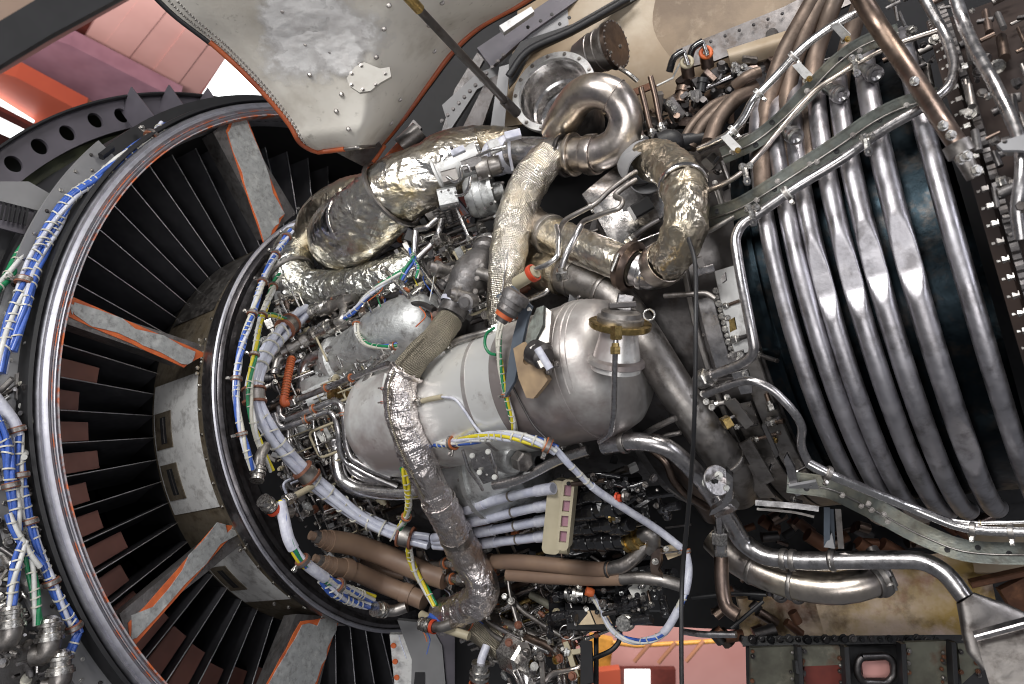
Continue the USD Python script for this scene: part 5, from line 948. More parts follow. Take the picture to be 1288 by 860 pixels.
pipe('probe_wire', 'thin violet probe wire drooping down the tank face', '556,499,.29 572,502,.29 584,516,.29 596,534,.29 606,546,.3', 1.8, 'lav_wrap', spl=True, cat='wire')
pipe('probe_wire', 'thin dark wire curving down the right part of the tank', '645,486,.29 658,512,.29 672,536,.29 688,552,.29', 1.4, 'dark_steel', spl=True, cat='wire')
pipe('probe_wire', 'pale lead with red bands on the left of the foil sleeve', '486,470,.3 482,490,.31 482,506,.31 488,524,.31', 2.6, 'white_wire', spl=True, cat='wire', clamps=(.35, .65), cm=M['red'])
# pale lavender cables into the tan connector
cgroup = 'pale lavender cables into the tan connector block'
for k, (s, l) in enumerate((('586,641,.2 620,630,.21 660,620,.22 696,614,.23', 'top pale lavender cable of four running into the tan connector block'), ('590,657,.2 630,648,.21 664,640,.22 694,634,.23', 'second pale lavender cable from the top at the tan connector block'), ('598,670,.2 634,664,.21 664,658,.22 692,653,.23', 'third pale lavender cable from the top at the tan connector block'), ('604,684,.2 636,680,.21 664,677,.22 690,673,.23', 'lowest pale lavender cable of four running into the tan connector block'))):
    o = pipe('power_cable', l, s, 6.2, 'lav', spl=True, cat='cable', group=cgroup); 
    for q in (.55, .56): ring(o, o.cl, q, m_px(o.cl[100], 6.2), .0025, M['tie_dark'], 'cable_tie', 1.08)
    part(o, 'boot', sweep(o.cl[165:], m_px(o.cl[100], 7.2), 14), M['lav_wrap']); part(o, 'splice', sweep(o.cl[0:50], m_px(o.cl[20], 6.8), 14), M['lav_wrap'])
for k, (s, l) in enumerate((('545,676,.22 562,672,.23 580,662,.22 592,656,.2', 'upper short lavender cable right of the brown saddle clamp'), ('545,680,.22 566,680,.23 590,674,.21 604,670,.2', 'middle short lavender cable right of the brown saddle clamp'), ('546,686,.22 570,687,.23 596,686,.21 612,684,.2', 'lowest short lavender cable right of the brown saddle clamp'))):
    pipe('power_cable', l, s, 5.4, 'lav', spl=True, cat='cable', group=cgroup)
cb = thing('connector_block', 'tall tan connector block with four plum coloured windows', 'connector block', P(708, 645, .26)); kk = dep(P(708, 645, .26)) / F
bx = unit(RIGHT * .86 - FWD * .3); by = unit(UP + RIGHT * .10)
def rquad(c, w, hh, r, d, m, name, par=cb, holes=()):
    pg = Polygon([(-w / 2, -hh / 2), (w / 2, -hh / 2), (w / 2, hh / 2), (-w / 2, hh / 2)]).buffer(-r).buffer(r, 6)
    for hx, hy, hw, hq in holes: pg = pg.difference(Polygon([(hx - hw, hy - hq), (hx + hw, hy - hq), (hx + hw, hy + hq), (hx - hw, hy + hq)]))
    g = trimesh.creation.extrude_polygon(pg, d, engine='earcut'); v = np.array(g.vertices); n_ = np.cross(bx, by); n_ = n_ if n_ @ FWD < 0 else -n_
    return part(par, name, (c + v[:, :1] * bx + v[:, 1:2] * by + v[:, 2:] * n_, np.array(g.faces)), m)
co = P(704, 646, .24)
rquad(co, 24 * kk, 92 * kk, 8 * kk, 26 * kk, M['conn_tan'], 'housing'); rquad(P(716, 644, .25), 16 * kk, 88 * kk, 6 * kk, 20 * kk, M['conn_tan'], 'cover', holes=[(0, y * kk, 4.6 * kk, 7 * kk) for y in (-27, -8, 11, 30)])
for y in (-27, -8, 11, 30): rquad(P(716, 644, .25) + by * y * kk, 9 * kk, 13 * kk, 1.5 * kk, 16 * kk, M['mauve'], 'window')
part(cb, 'foot', lathe([(-12 * kk, 7 * kk), (-12 * kk, 9 * kk), (8 * kk, 9 * kk), (8 * kk, 0)], P(708, 688, .25), bx, 18), M['conn_tan'])
# ================================================================ black control unit
hm = thing('fuel_control_unit', 'oily black fuel control unit of stepped cylinders behind the tan connector block', 'control unit', P(760, 660, .12)); kk = dep(P(760, 660, .12)) / F
blockpx(hm, 'body', 760, 660, 110, 110, .10, .05, 'black_gloss', 10, cham=.2)
def stepped(x0, y0, x1, y1, h, rs, m='black_gloss', nm='cylinder'):
    A_, B_ = P(x0, y0, h), P(x1, y1, h + .01); q = np.linalg.norm(B_ - A_); n = len(rs); pr = [(0, 0)]
    for i_, r in enumerate(rs): pr += [(q * i_ / n, r * kk * .94), (q * (i_ + .1) / n, r * kk), (q * (i_ + .9) / n, r * kk), (q * (i_ + 1) / n, r * kk * .94)]
    part(hm, nm, lathe(pr + [(q, 0)], A_, B_ - A_, 26), M[m])
stepped(722, 628, 772, 618, .17, (9, 8, 10, 8)); stepped(726, 646, 790, 636, .2, (10, 11, 9, 12, 9)); stepped(724, 664, 786, 654, .2, (10, 12, 10, 12, 8)); stepped(722, 682, 786, 678, .21, (11, 13, 12, 14, 13, 11)); stepped(770, 664, 794, 658, .22, (10, 12, 9)); stepped(760, 612, 786, 606, .15, (8, 10, 7)); stepped(760, 640, 800, 628, .16, (12, 14, 10)); stepped(690, 700, 740, 702, .18, (7, 8, 7)); stepped(730, 742, 776, 742, .15, (8, 7, 5))
blockpx(hm, 'block', 770, 622, 46, 34, .05, .14, 'black_gloss', 15); blockpx(hm, 'block', 792, 660, 24, 30, .05, .14, 'black_gloss', 0); blockpx(hm, 'plate', 806, 632, 34, 5, .03, .17, 'black_gloss', 30); blockpx(hm, 'block', 730, 735, 70, 26, .07, .10, 'black_gloss', 0); blockpx(hm, 'block', 800, 745, 60, 40, .07, .08, 'black_gloss', 0); blockpx(hm, 'block', 720, 770, 60, 34, .08, .08, 'black_gloss', 2)
for i_ in range(170): bolt(hm, P(rnd.uniform(700, 830), rnd.uniform(598, 770), rnd.uniform(.17, .22)), unit(-FWD + .8 * nrs.randn(3)), rnd.uniform(.003, .008), M[('black_gloss', 'black_gloss', 'dark_steel', 'dull', 'black_gloss', 'nut')[i_ % 6]])
for s in ('740,612,.2 760,606,.21 790,612,.2 812,606,.18', '770,668,.22 780,640,.22 800,626,.2', '726,600,.18 750,596,.18 780,600,.17', '760,690,.22 800,690,.22 830,680,.2'): part(hm, 'oil_line', sweep(spline(path(s), .006), .005, 8), M['black_gloss'])
for x, y, m in ((769, 650, 'gold'), (774, 652, 'nut'), (786, 624, 'dull'), (776, 626, 'red')): bolt(hm, P(x, y, .245), unit(RIGHT - .6 * FWD), .009, M[m])
# brown hoses
pipe('brown_hose', 'upper thick brown hose left of the foil sleeve end', '414,680,.2 440,684,.21 478,696,.21 530,718,.21 560,728,.2', 13.5, 'hose', cat='hose', spl=True, sides=26, group=None)
o = pipe('brown_hose', 'lower thick brown hose with a sleeve joint near the fan frame ring', '418,712,.2 444,718,.21 480,734,.21 520,750,.21 534,756,.2', 11.5, 'hose', cat='hose', spl=True, sides=26)
for k in (.15, .82): ring(o, o.cl, k, m_px(o.cl[100], 11.5), .03, M['hose'], 'sleeve', 1.1)
pipe('brown_hose', 'thin brown hose between the two thick brown hoses', '456,702,.16 480,716,.17 508,724,.17', 6, 'hose', cat='hose', spl=True)
o = pipe('brown_hose', 'tan brown hose right of the foil sleeve, upper of the pair', '622,706,.2 660,707,.22 710,712,.23 752,716,.23 768,716,.23', 9.5, 'hose', cat='hose', spl=True, sides=24)
part(o, 'steel_elbow', sweep(fillet(path('766,716,.23 786,711,.23 800,700,.22 812,686,.21 812,672,.19'), .03), m_px(P(780, 712, .23), 9), 20), M['dull']); ring(o, o.cl, .985, m_px(o.cl[150], 9.5), .006, M['dark_steel'], 'band', 1.08)
o = pipe('brown_hose', 'tan brown hose right of the foil sleeve, lower of the pair', '640,722,.21 690,726,.22 740,728,.22 782,728,.22', 8.5, 'hose', cat='hose', spl=True, sides=24)
part(o, 'steel_end', sweep(fillet(path('780,728,.22 806,726,.22 836,730,.21 856,736,.19'), .03), m_px(P(800, 728, .23), 8), 20), M['dull'])
el = thing('hose_elbow', 'brass coloured elbow union above the tan brown hoses', 'fitting', P(808, 678, .2)); stepped2 = lambda a, b, pr, m: part(el, 'union', lathe(pr, a, b - a, 20), M[m])
A_, B_ = P(788, 682, .21), P(812, 674, .21); stepped2(A_, B_, [(0, 0), (0, 13 * kk), (5 * kk, 13 * kk), (5 * kk, 11 * kk), (9 * kk, 11 * kk), (9 * kk, 13 * kk), (17 * kk, 13 * kk), (18 * kk, 10 * kk), (26 * kk, 10 * kk), (26 * kk, 0)], 'gold')
part(el, 'bend', sweep(spline(path('806,674,.21 818,672,.21 822,682,.21 816,692,.21'), .004), 9 * kk, 18), M['dull'])
platepx(el, 'clamp_bracket', [(820, 690, .225), (830, 690, .225), (832, 706, .225), (828, 716, .225), (834, 728, .225), (820, 730, .225), (818, 712, .225)], .225, 'brown_steel', .012)
platepx(el, 'gusset', [(832, 688, .2), (852, 684, .2), (856, 698, .2), (840, 704, .2)], .2, 'tan_label', .008)
bolt(el, P(824, 706, .24), -FWD, .006, M['nut']); bolt(el, P(838, 690, .22), -FWD, .005, M['nut'])
lb = thing('control_box', 'black box with two tan label plates below the brown hoses', 'control box', P(745, 775, .15))
blockpx(lb, 'box', 742, 776, 60, 26, .06, .14, 'black', 0)
platepx(lb, 'label_plate', [(718, 768, .178), (741, 768, .178), (748, 785, .178), (724, 786, .178)], .178, 'tan_label', .003); platepx(lb, 'label_plate', [(743, 768, .178), (762, 768, .178), (770, 784, .178), (750, 785, .178)], .178, 'tan_bracket', .003)
o = thing('round_connector', 'silver round connector with an orange boot below the brown hoses', 'connector', P(725, 745, .2)); connector(o, P(712, 746, .2), RIGHT - .4 * FWD, .019); part(o, 'boot', lathe([(0, .011), (.012, .012), (.02, .009), (.02, 0)], P(737, 743, .215), RIGHT - UP * .3, 16), M['orange'])
o = thing('round_connector', 'steel round connector beside the hanging violet harness', 'connector', P(800, 780, .18)); connector(o, P(792, 782, .18), RIGHT * -.5 - .8 * FWD + UP * .2, .016)
bp = thing('pale_oval_cap', 'pale rounded cap under the lower tan hose', 'cap', P(803, 742, .16)); part(bp, 'cap', plate(np.array([P(x, y, .19) for x, y in ((790, 740), (800, 733), (814, 733), (817, 737), (806, 750), (796, 752))]), .02), M['white_part'])
# plugs under the fan ring left
for k, (x0, y0, x1, y1, r, l) in enumerate(((326, 586, 322, 612, .016, 'silver plug on the upper elbow inside the fan frame ring'), (344, 640, 322, 622, .017, 'silver elbow plug with a red ring inside the fan frame ring'), (486, 768, 458, 764, .019, 'grey elbow plug at the lower end of the fan ring harness'), (545, 788, 520, 782, .017, 'banded plug with an orange ring under the brown hoses'))):
    o = thing('harness_plug', l, 'connector', P(x0, y0, .24)); connector(o, P(x0, y0, .24), P(x1, y1, .25) - P(x0, y0, .24), r)
    part(o, 'backshell', sweep(spline(np.array([P(x0, y0, .24), P(x0 + (x0 - x1) * .4, y0 + (y0 - y1) * .4 - 2, .24), P(x0 + (x0 - x1) * .7 + 6, y0 + (y0 - y1) * .7 - 8, .235)]), .004), r * .85, 16), M['dull'])
    if k in (1, 3): part(o, 'colour_ring', lathe([(-.006, r), (-.006, r * 1.15), (.004, r * 1.15), (.004, r)], P(x0, y0, .24), P(x1, y1, .25) - P(x0, y0, .24), 20), M['red'])
pipe('probe_lead', 'cream sensor lead right of the red ringed plug', '358,630,.25 374,622,.25 392,612,.24', 4.2, 'conn_tan', cat='sensor', ends='s')
pipe('harness_tail', 'cream cable tail with blue and yellow wires under the brown hoses', '530,773,.22 544,780,.22 560,790,.21 590,800,.18', 5.5, 'conn_tan', spl=True, cat='cable'); bundle('wiring_harness', 'small ball of blue and yellow wires at the cream cable tail', '541,777,.225 549,782,.225 556,788,.22', 6.5, ['blue', 'yellow', 'blue', 'green', 'blue'], ties=20)
pipe('oil_pipe', 'steel pipe with an orange clamp, upper of two ending at the foil sleeve', '528,690,.16 530,706,.17 536,711,.18 560,708,.19 580,708,.19', 5, 'dull', bend=7, clamps=(.72,), cm=OB, ends='e')
pipe('oil_pipe', 'steel pipe with an orange clamp, lower of two ending at the foil sleeve', '536,720,.17 546,726,.19 570,728,.2 588,728,.2', 5, 'dull', bend=7, clamps=(.66,), cm=OB, ends='e')

for (a, b, r, l) in (((404, 677, .19), (418, 681, .2), 11, 'knurled end fitting on the upper thick brown hose'), ((408, 707, .19), (421, 713, .2), 9.5, 'knurled end fitting on the lower thick brown hose')):
    A_, B_ = P(*a), P(*b); q = np.linalg.norm(B_ - A_); kk = dep(A_) / F * r; o = thing('hose_end', l, 'fitting', A_)
    part(o, 'ferrule', lathe([(-q, 0), (-q, kk * .5), (-.2 * q, kk * .5), (-.2 * q, kk * .85), (.1 * q, kk * .9), (.1 * q, kk * 1.05), (.5 * q, kk * 1.05), (.5 * q, kk * 1.15), (q * 1.2, kk * 1.22)], A_, B_ - A_, 22), M['hose']); part(o, 'nut', hexnut(A_ - unit(B_ - A_) * q * .6, B_ - A_, kk * .75, q * .5), M['dull'])

kk = dep(P(760, 660, .12)) / F
for k in range(46):
    rd = random.Random(900 + k); x, y, h = rd.uniform(690, 840), rd.uniform(596, 790), rd.uniform(.15, .22); L_ = rd.uniform(14, 46); d = rd.choice(((.97, -.12), (.95, -.2), (.2, .9), (.7, .5)))
    pts = [P(x, y, h), P(x + d[0] * L_, y + d[1] * L_, h + .005)]
    if k % 2: part(hm, 'oil_line', sweep(np.array(pts), rd.uniform(.002, .0055), 9), M[rd.choice(('black_gloss', 'dark_steel', 'dull', 'brown_steel', 'steel'))])
    else: stepped(x, y, x + d[0] * L_ * .7, y + d[1] * L_ * .7, h - .02, [rd.uniform(3, 7) for q in range(4)])
# ================================================================ right: compressor case strips, rails, pipes over the ribbed tubes
def strip(parent, name, s, wpx, m, th=.004, h=None, bow=0., label=None):
    """A flat strip following a picture path, wpx wide, facing the camera."""
    pts = path(s) if isinstance(s, str) else s; cl = fillet(pts, .03); cl = resample(cl, max(6, int(length(cl) / .012)))
    T = np.gradient(cl, axis=0); T /= np.linalg.norm(T, axis=1, keepdims=True); vd = CAM - cl; vd /= np.linalg.norm(vd, axis=1, keepdims=True); S = np.cross(T, vd); S /= np.linalg.norm(S, axis=1, keepdims=True)
    w = np.array([m_px(p, wpx) for p in cl])[:, None, None]; k = np.linspace(-.5, .5, 5)[None, :, None]
    p = cl[:, None] + S[:, None] * w * k + vd[:, None] * bow * (1 - 4 * k * k) * w
    n = unit(vd.mean(0)); g = shell(p, n, th); o = part(parent, name, g, M[m] if isinstance(m, str) else m, label); o.cl, o.S, o.vd, o.w = cl, S, vd, w[:, 0, 0]; return o
cc = thing('compressor_case', 'grey compressor case with raised bands and a bolted split line', 'engine case', E(1.3, 0, .5))
part(cc, 'case', lathe([(1.16, .40), (1.17, .475), (1.40, .485), (1.524, .485), (1.526, .44)], WC, WAX, 120, up=WU), M['dark_steel'])
def band(x, y0, y1, wpx, r, m, name='band', lift=.012):
    s, a0 = hitcyl(x, 400, r); xs = []
    t = np.radians(np.linspace(-100, 120, 400)); p = W3(EC + AX * s + r * (np.cos(t)[:, None] * EU + np.sin(t)[:, None] * EV)) - CAM
    yy = PH / 2 - F * (p @ UP) / (p @ FWD); sel = (yy > y0) & (yy < y1) & ((p @ FWD) < 2.2); a = np.degrees(t[sel]); w = wpx * 1.6 / F * 1.1
    part(cc, name, lathe([(s - w / 2, r - lift), (s - w / 2, r - .002), (s - w / 2 + .002, r), (s + w / 2 - .002, r), (s + w / 2, r - .002), (s + w / 2, r - lift)], WC, WAX, 60, a.min(), a.max(), up=WU), M[m]); return s, a.min(), a.max()
band(872, 330, 640, 6, .50, 'dull'); band(893, 372, 470, 20, .505, 'steel'); band(925, 335, 444, 24, .51, 'hub_white'); band(927, 448, 622, 22, .505, 'dull'); band(897, 505, 640, 24, .505, 'dull'); band(853, 540, 640, 20, .50, 'dull'); band(952, 250, 640, 10, .50, 'dark_steel')
s_, a_, b_ = band(909, 360, 452, 5, .507, 'cast_dark', 'split_line')
for k in range(11): bolt(cc, E(s_, b_ - (b_ - a_) * (k + .5) / 11, .509), unit(E(s_, (a_ + b_) / 2, 1.) - E(s_, 0, 0)), .0055 if k % 2 == 0 else .004, M['nut'])
for px, m in (([(914, 446, .07), (934, 440, .07), (938, 452, .07), (918, 459, .07)], 'steel'), ([(920, 470, .07), (940, 465, .07), (944, 477, .07), (925, 481, .07)], 'steel'), ([(928, 486, .07), (946, 482, .07), (946, 494, .07), (932, 496, .07)], 'steel'), ([(930, 560, .06), (944, 552, .06), (974, 604, .06), (958, 612, .06)], 'dull'), ([(958, 536, .06), (962, 532, .06), (980, 572, .06), (976, 576, .06)], 'cast_dark'), ([(910, 506, .07), (924, 502, .07), (948, 533, .07), (938, 540, .07)], 'dull'), ([(922, 590, .05), (944, 586, .05), (976, 626, .05), (956, 626, .05)], 'dull'), ([(906, 350, .08), (912, 342, .08), (913, 352, .08), (908, 356, .08)], 'cast_dark'), ([(917, 403, .085), (923, 399, .085), (926, 414, .085), (918, 418, .085)], 'gold')):
    platepx(cc, 'tab', px, .07, m, .006)
for x, y in ((931, 446), (937, 470), (930, 452), (915, 400), (905, 490), (884, 495), (888, 505), (895, 512)): bolt(cc, P(x, y, .08), -FWD, .005, M['nut'])
blockpx(cc, 'bracket', 886, 340, 22, 10, .02, .10, 'steel', 15); blockpx(cc, 'bracket', 880, 332, 8, 18, .02, .10, 'dull', 20); blockpx(cc, 'tan_stud', 914, 531, 10, 14, .03, .08, 'gold', 30)
pipe('case_pipe', 'short pipe at the top of the bolted split line', '836,372,.08 868,370,.09 888,368,.09 900,376,.09', 3.5, 'dull', bend=6)
# rails
def rail(label, s, w, holes, hm=.7):
    o = thing('support_rail', label, 'rail', path(s)[0]); st = strip(o, 'web', s, w, 'green_rail', .004); cl, S, vd, ww = st.cl, st.S, st.vd, st.w
    for sg in (-1, 1):
        e = cl + S * (ww / 2 * sg)[:, None]; p = np.stack([e + vd * .002, e - vd * .022], 1); part(o, 'lip', shell(p, unit(S.mean(0)) * sg, .003), M['green_rail'])
    part(o, 'fold', sweep(cl + S * (ww * .06)[:, None] + vd * .002, m_px(cl[0], 1.2), 6), M['dull'])
    for k, off, kind in holes:
        i = int(k * (len(cl) - 1)); c = cl[i] + S[i] * ww[i] * off
        if kind: bolt(o, c + vd[i] * .002, vd[i], m_px(c, 2.6), M['dull'])
        else: part(o, 'hole', lathe([(0, m_px(c, 3.6)), (.002, m_px(c, 3.2)), (.002, m_px(c, 2)), (.0005, 0)], c, vd[i], 12), M['void'])
    return o
rail('lower green grey slotted rail crossing over the tops of the ribbed tubes', '886,276,.10 930,262,.13 972,236,.14 1020,205,.14 1064,176,.14 1100,150,.14 1140,131,.13 1180,122,.12', 25, [(.1, -.2, 0), (.22, .25, 1), (.27, .1, 1), (.36, .1, 0), (.38, -.15, 1), (.5, 0, 1), (.53, .1, 1), (.62, .2, 0), (.7, 0, 1), (.8, .1, 0), (.9, 0, 1)])
rail('upper green grey rail with small holes above the ribbed tubes', '908,196,.12 950,178,.14 984,150,.15 1020,112,.15 1052,78,.15 1086,54,.14 1130,40,.13', 21, [(.08, 0, 1), (.2, .25, 0), (.3, -.25, 0), (.36, .25, 0), (.44, .2, 0), (.5, .25, 0), (.55, -.1, 1), (.62, .2, 0), (.75, 0, 0), (.85, .2, 1)])
rail('dark rail below the ribbed tubes carrying the long steel pipe', '990,606,.14 1044,612,.15 1100,640,.15 1150,668,.15 1206,692,.15 1250,696,.15 1310,696,.15', 27, [(.05, 0, 0), (.1, .2, 0), (.25, .1, 1), (.35, .15, 1), (.38, -.1, 1), (.41, .1, 1), (.45, 0, 1), (.48, .2, 1), (.7, .2, 0), (.8, -.2, 0), (.9, 0, 0)])
pr = thing('support_bracket', 'grey angled bracket at the left end of the dark lower rail', 'bracket', P(1000, 600, .14))
platepx(pr, 'plate', [(992, 612, .16), (1026, 606, .16), (1030, 616, .16), (1002, 624, .16)], .16, 'grey_mid', .006, [(1008, 614, 2), (1020, 611, 2)]); platepx(pr, 'arm', [(990, 570, .15), (1000, 590, .15), (1004, 612, .15), (996, 618, .15), (991, 600, .15), (986, 578, .15)], .15, 'steel', .006)
strip(pr, 'slider', '950,632,.14 1000,636,.15 1030,640,.15', 7, 'steel'); strip(pr, 'slider', '952,640,.13 1000,644,.14 1024,650,.14', 3, 'dull')
SL = dict(sides=18)
pipe('air_pipe', 'large silver pipe along the lower rail, bent down in front of the ribbed tubes', '878,479,.15 900,470,.16 930,459,.17 950,446,.18 944,410,.18 932,350,.18 924,300,.18 932,282,.18 958,266,.18 1000,236,.19 1060,200,.19 1110,163,.18 1160,136,.17 1194,112,.16 1202,84,.15 1190,46,.14 1158,-10,.12', 6.4, 'steel', bend=24, clamps=(.44,), cm=M['white_part'], ends='s', **SL)
pipe('air_pipe', 'silver pipe dipping in an S from the compressor case to the lower rail pipe', '886,496,.15 920,483,.16 944,477,.17 970,488,.17 996,514,.17 1010,536,.17 1006,560,.17 1020,588,.18 1044,594,.18', 5.4, 'steel', bend=16, **SL)
pipe('air_pipe', 'long bright pipe lying along the dark lower rail', '1016,582,.18 1044,597,.20 1093,617,.2 1150,640,.2 1204,662,.2 1240,668,.2 1300,669,.2', 6.2, 'bright', bend=20, clamps=(.1, .78, .92), cm=M['dull'], **SL)
pipe('air_pipe', 'thin bright pipe above the lower rail at the right edge', '1196,654,.2 1230,658,.2 1290,656,.2', 2.6, 'bright', bend=8, clamps=(.4,), cm=M['gold'])
pipe('air_pipe', 'upper silver pipe clamped along the upper rail', '880,188,.13 898,180,.15 920,168,.17 936,148,.18 946,126,.18 976,96,.18 1006,62,.18 1046,32,.17 1086,12,.16', 5.2, 'bright', bend=22, clamps=(.22, .44, .66), cm=M['hub_white'], **SL)
pipe('air_pipe', 'slim straight pipe between the two green grey rails', '878,246,.14 926,224,.16 956,194,.18 990,152,.18 1026,112,.18 1070,84,.18 1120,58,.17 1180,38,.15', 3.4, 'bronze', bend=20)
pipe('air_pipe', 'short slim pipe ending behind the right hand elbow', '846,300,.1 890,292,.12 924,272,.13', 3.2, 'dull', bend=10)
brs = 'clip brackets tying the upper pipe to the rail'
for k, (x, y) in enumerate(((1052, 36), (1004, 86), (914, 176))):
    o = thing('clip_bracket', ('pale folded clip bracket high on the upper rail near the brown rod', 'pale folded clip bracket halfway along the upper rail', 'pale folded clip bracket at the lower end of the upper rail')[k], 'bracket', P(x, y, .19), brs)
    platepx(o, 'leaf', [(x - 8, y - 4, .195), (x + 2, y - 8, .195), (x + 18, y + 8, .185), (x + 10, y + 16, .18)], .19, 'hub_white', .004); bolt(o, P(x + 14, y + 13, .19), -FWD, .0045, M['gold']); bolt(o, P(x + 8, y + 16, .185), -FWD, .0035, M['nut'])
pins = 'bayonet pins hanging from the rails'
for k, (x, y, l) in enumerate(((946, 272, 'flat hanging pin at the bend of the large silver pipe'), (1091, 183, 'flat hanging pin at the middle clamp of the large silver pipe'), (1076, 84, 'flat hanging pin under the upper rail'), (938, 220, 'flat hanging pin at the lower end of the slim pipe'))):
    o = thing('hanging_pin', l, 'pin', P(x, y, .2), pins)
    part(o, 'fork', bar(P(x - 1, y - 8, .2), P(x + 2, y + 12, .19), .011, .008, cham=.4), M['nut']); part(o, 'eye', lathe([(0, .003), (0, .007), (.004, .007), (.004, .003)], P(x + 1, y + 8, .205), -FWD, 12), M['bright']); bolt(o, P(x - 4, y - 10, .2), -FWD, .006, M['nut']); bolt(o, P(x + 5, y - 12, .2), -FWD, .005, M['nut'])
sps = 'round spool ends between the rails'
for k, (x, y, l) in enumerate(((1098, 92, 'round spool end nearest the brown rod'), (1055, 118, 'round spool end above the lower rail, between two others'), (998, 170, 'round spool end left of the crossing rails'))):
    o = thing('spool_end', l, 'spool', P(x, y, .12), sps); part(o, 'spool', lathe([(-.05, .012), (-.01, .012), (-.008, .017), (0, .017), (.001, .012), (.004, .011), (.005, .016), (.012, .016), (.013, .011), (.008, .006), (.008, 0)], P(x, y, .13), -FWD * .8 - UP * .5 + RIGHT * .1, 24), M['steel'])
# brown feed tubes curving over at the top
fts = 'brown feed tubes at the top'
for s, r, l in (('962,262,.06 958,200,.07 964,140,.07 984,72,.06 1012,20,.04 1034,-20,.02', 11, 'brown feed tube rising at the left end of the upper rail'), ('990,240,.05 986,170,.06 994,100,.06 1014,40,.05 1044,-20,.02', 10, 'second brown feed tube from the left under the upper rail'), ('1020,220,.05 1018,140,.05 1026,70,.05 1046,10,.04 1058,-20,.02', 11, 'third brown feed tube from the left under the upper rail'), ('1060,190,.04 1056,120,.04 1066,60,.04 1084,0,.03 1092,-20,.02', 11, 'brown feed tube just left of the brown rod'), ('856,184,.02 872,156,.03 894,134,.02 915,124,-.02', 6, 'lowest short brown tube arch below the tan pylon panel'), ('868,186,.03 884,158,.04 908,134,.03 930,120,.0', 8, 'second short brown tube arch below the tan pylon panel'), ('892,180,.05 904,150,.05 926,124,.04 952,108,.02', 10, 'largest short brown tube arch below the tan pylon panel'), ('925,108,.04 940,96,.05 956,90,.04', 7, 'brown tube stub beside the bright manifold')):
    pipe('feed_tube', l, s, r, 'ribbed_brown', spl=True, sides=20, group=fts)
o = pipe('brace_rod', 'long brown brace rod slanting down across the top of the ribbed tubes', '1062,-40,.24 1096,20,.24 1140,84,.23 1190,160,.22 1206,184,.21', 12, 'brown_steel', cat='rod', bend=40, sides=24)
part(o, 'fork_end', lathe([(0, .02), (.02, .02), (.022, .013), (.06, .011), (.06, 0)], P(1202, 180, .215), P(1214, 202, .2) - P(1202, 180, .215), 18), M['dull'])
for x, y in ((1150, 102), (1186, 158), (1196, 170), (1216, 196), (1208, 200), (1228, 214)): bolt(o, P(x, y, .25), -FWD, .006, M['nut'])
pipe('air_pipe', 'grey purple pipe descending down the far right edge', '1196,-20,.14 1212,30,.16 1228,66,.17 1248,100,.18 1268,140,.18 1284,176,.18 1286,220,.18 1278,262,.17 1284,300,.16', 8, 'steel', bend=20, clamps=(), **SL)
o = thing('edge_bracket', 'grey lobed bracket cut by the right edge of the view', 'bracket', P(1272, 182, .2)); platepx(o, 'plate', [(1254, 182, .21), (1262, 176, .21), (1290, 168, .2), (1300, 190, .2), (1282, 190, .2), (1262, 188, .21)], .2, 'grey_mid', .006, [(1263, 182, 3)])
# dark structure behind the upper right
nb = thing('pylon_aft_structure', 'dark underside of the pylon behind the rails and feed tubes', 'pylon structure', PT(1100, 30, 2.3))
part(nb, 'wall', plate(np.array([PT(x, y, t) for x, y, t in ((820, 190, 2.4), (900, 90, 2.3), (1010, 20, 2.2), (1050, -80, 2.2), (1400, -80, 2.2), (1400, 620, 2.3), (1230, 640, 2.4), (900, 300, 2.5))]), .03), M['void'])  # near-black backing sheet behind rails and tubes
part(nb, 'duct_wall', sheet([PT(800, 170, 2.28), PT(920, 96, 2.2), PT(1010, 60, 2.1), PT(880, 160, 2.2)], 12, 12, .02, lambda u, v: .03 * np.sin(v * 3.1)), M['brown_steel'])
part(nb, 'pale_fairing', sheet([PT(914, 62, 2.1), PT(990, 38, 2.05), PT(994, 66, 2.05), PT(920, 86, 2.1)], 14, 12, .02, lambda u, v: .03 * np.sin(v * 3.1)), M['pylon'])
for k in range(130):
    x, y = rnd.uniform(1110, 1290), rnd.uniform(-10, 300); h = rnd.uniform(.0, .09); h = h + .07 * (x > 1210)
    if y > 90 and x < 1205 + (y - 90) * .25: continue
    dx, dy = rnd.choice(((18, -9), (8, 18), (20, -4), (5, 26)))
    if k % 3: part(nb, 'small_pipe', sweep(np.array([P(x, y, h), P(x + dx, y + dy, h)]), rnd.uniform(.003, .009), 10), M[rnd.choice(('dull', 'brown_steel', 'dark_steel', 'cast_dark'))])
    else: bolt(nb, P(x, y, h + .02), unit(-FWD + .5 * nrs.randn(3)), rnd.uniform(.004, .009), M[rnd.choice(('dull', 'nut', 'dark_steel'))])
# fuel manifold under the tan pylon panel
mfo = thing('ignition_manifold', 'bright manifold bar with brackets under the tan pylon panel', 'manifold', PT(890, 105, 2.1))
MP = lambda x, y, t=2.08: PT(x, y, t)
part(mfo, 'bar', sweep(fillet(np.array([MP(838, 134), MP(868, 122), MP(884, 112), MP(922, 96), MP(934, 88)]), .03), m_px(MP(880, 115), 3.6), 14), M['bright'])
part(mfo, 'back_plate', plate(np.array([MP(x, y, 2.12) for x, y in ((832, 128), (900, 84), (912, 92), (876, 116), (840, 136))]), .02), M['brown_steel'])
for x, y in ((874, 104), (898, 92)): part(mfo, 'bracket', plate(np.array([MP(x + a, y + b, 2.07) for a, b in ((-4, -4), (4, -8), (10, 6), (4, 10))]), .012), M['dark_steel'])
for x, y in ((842, 130), (848, 136), (870, 118), (874, 124), (926, 88), (932, 94), (936, 84), (924, 82)): bolt(mfo, MP(x, y, 2.05), -FWD, .007, M['nut'])
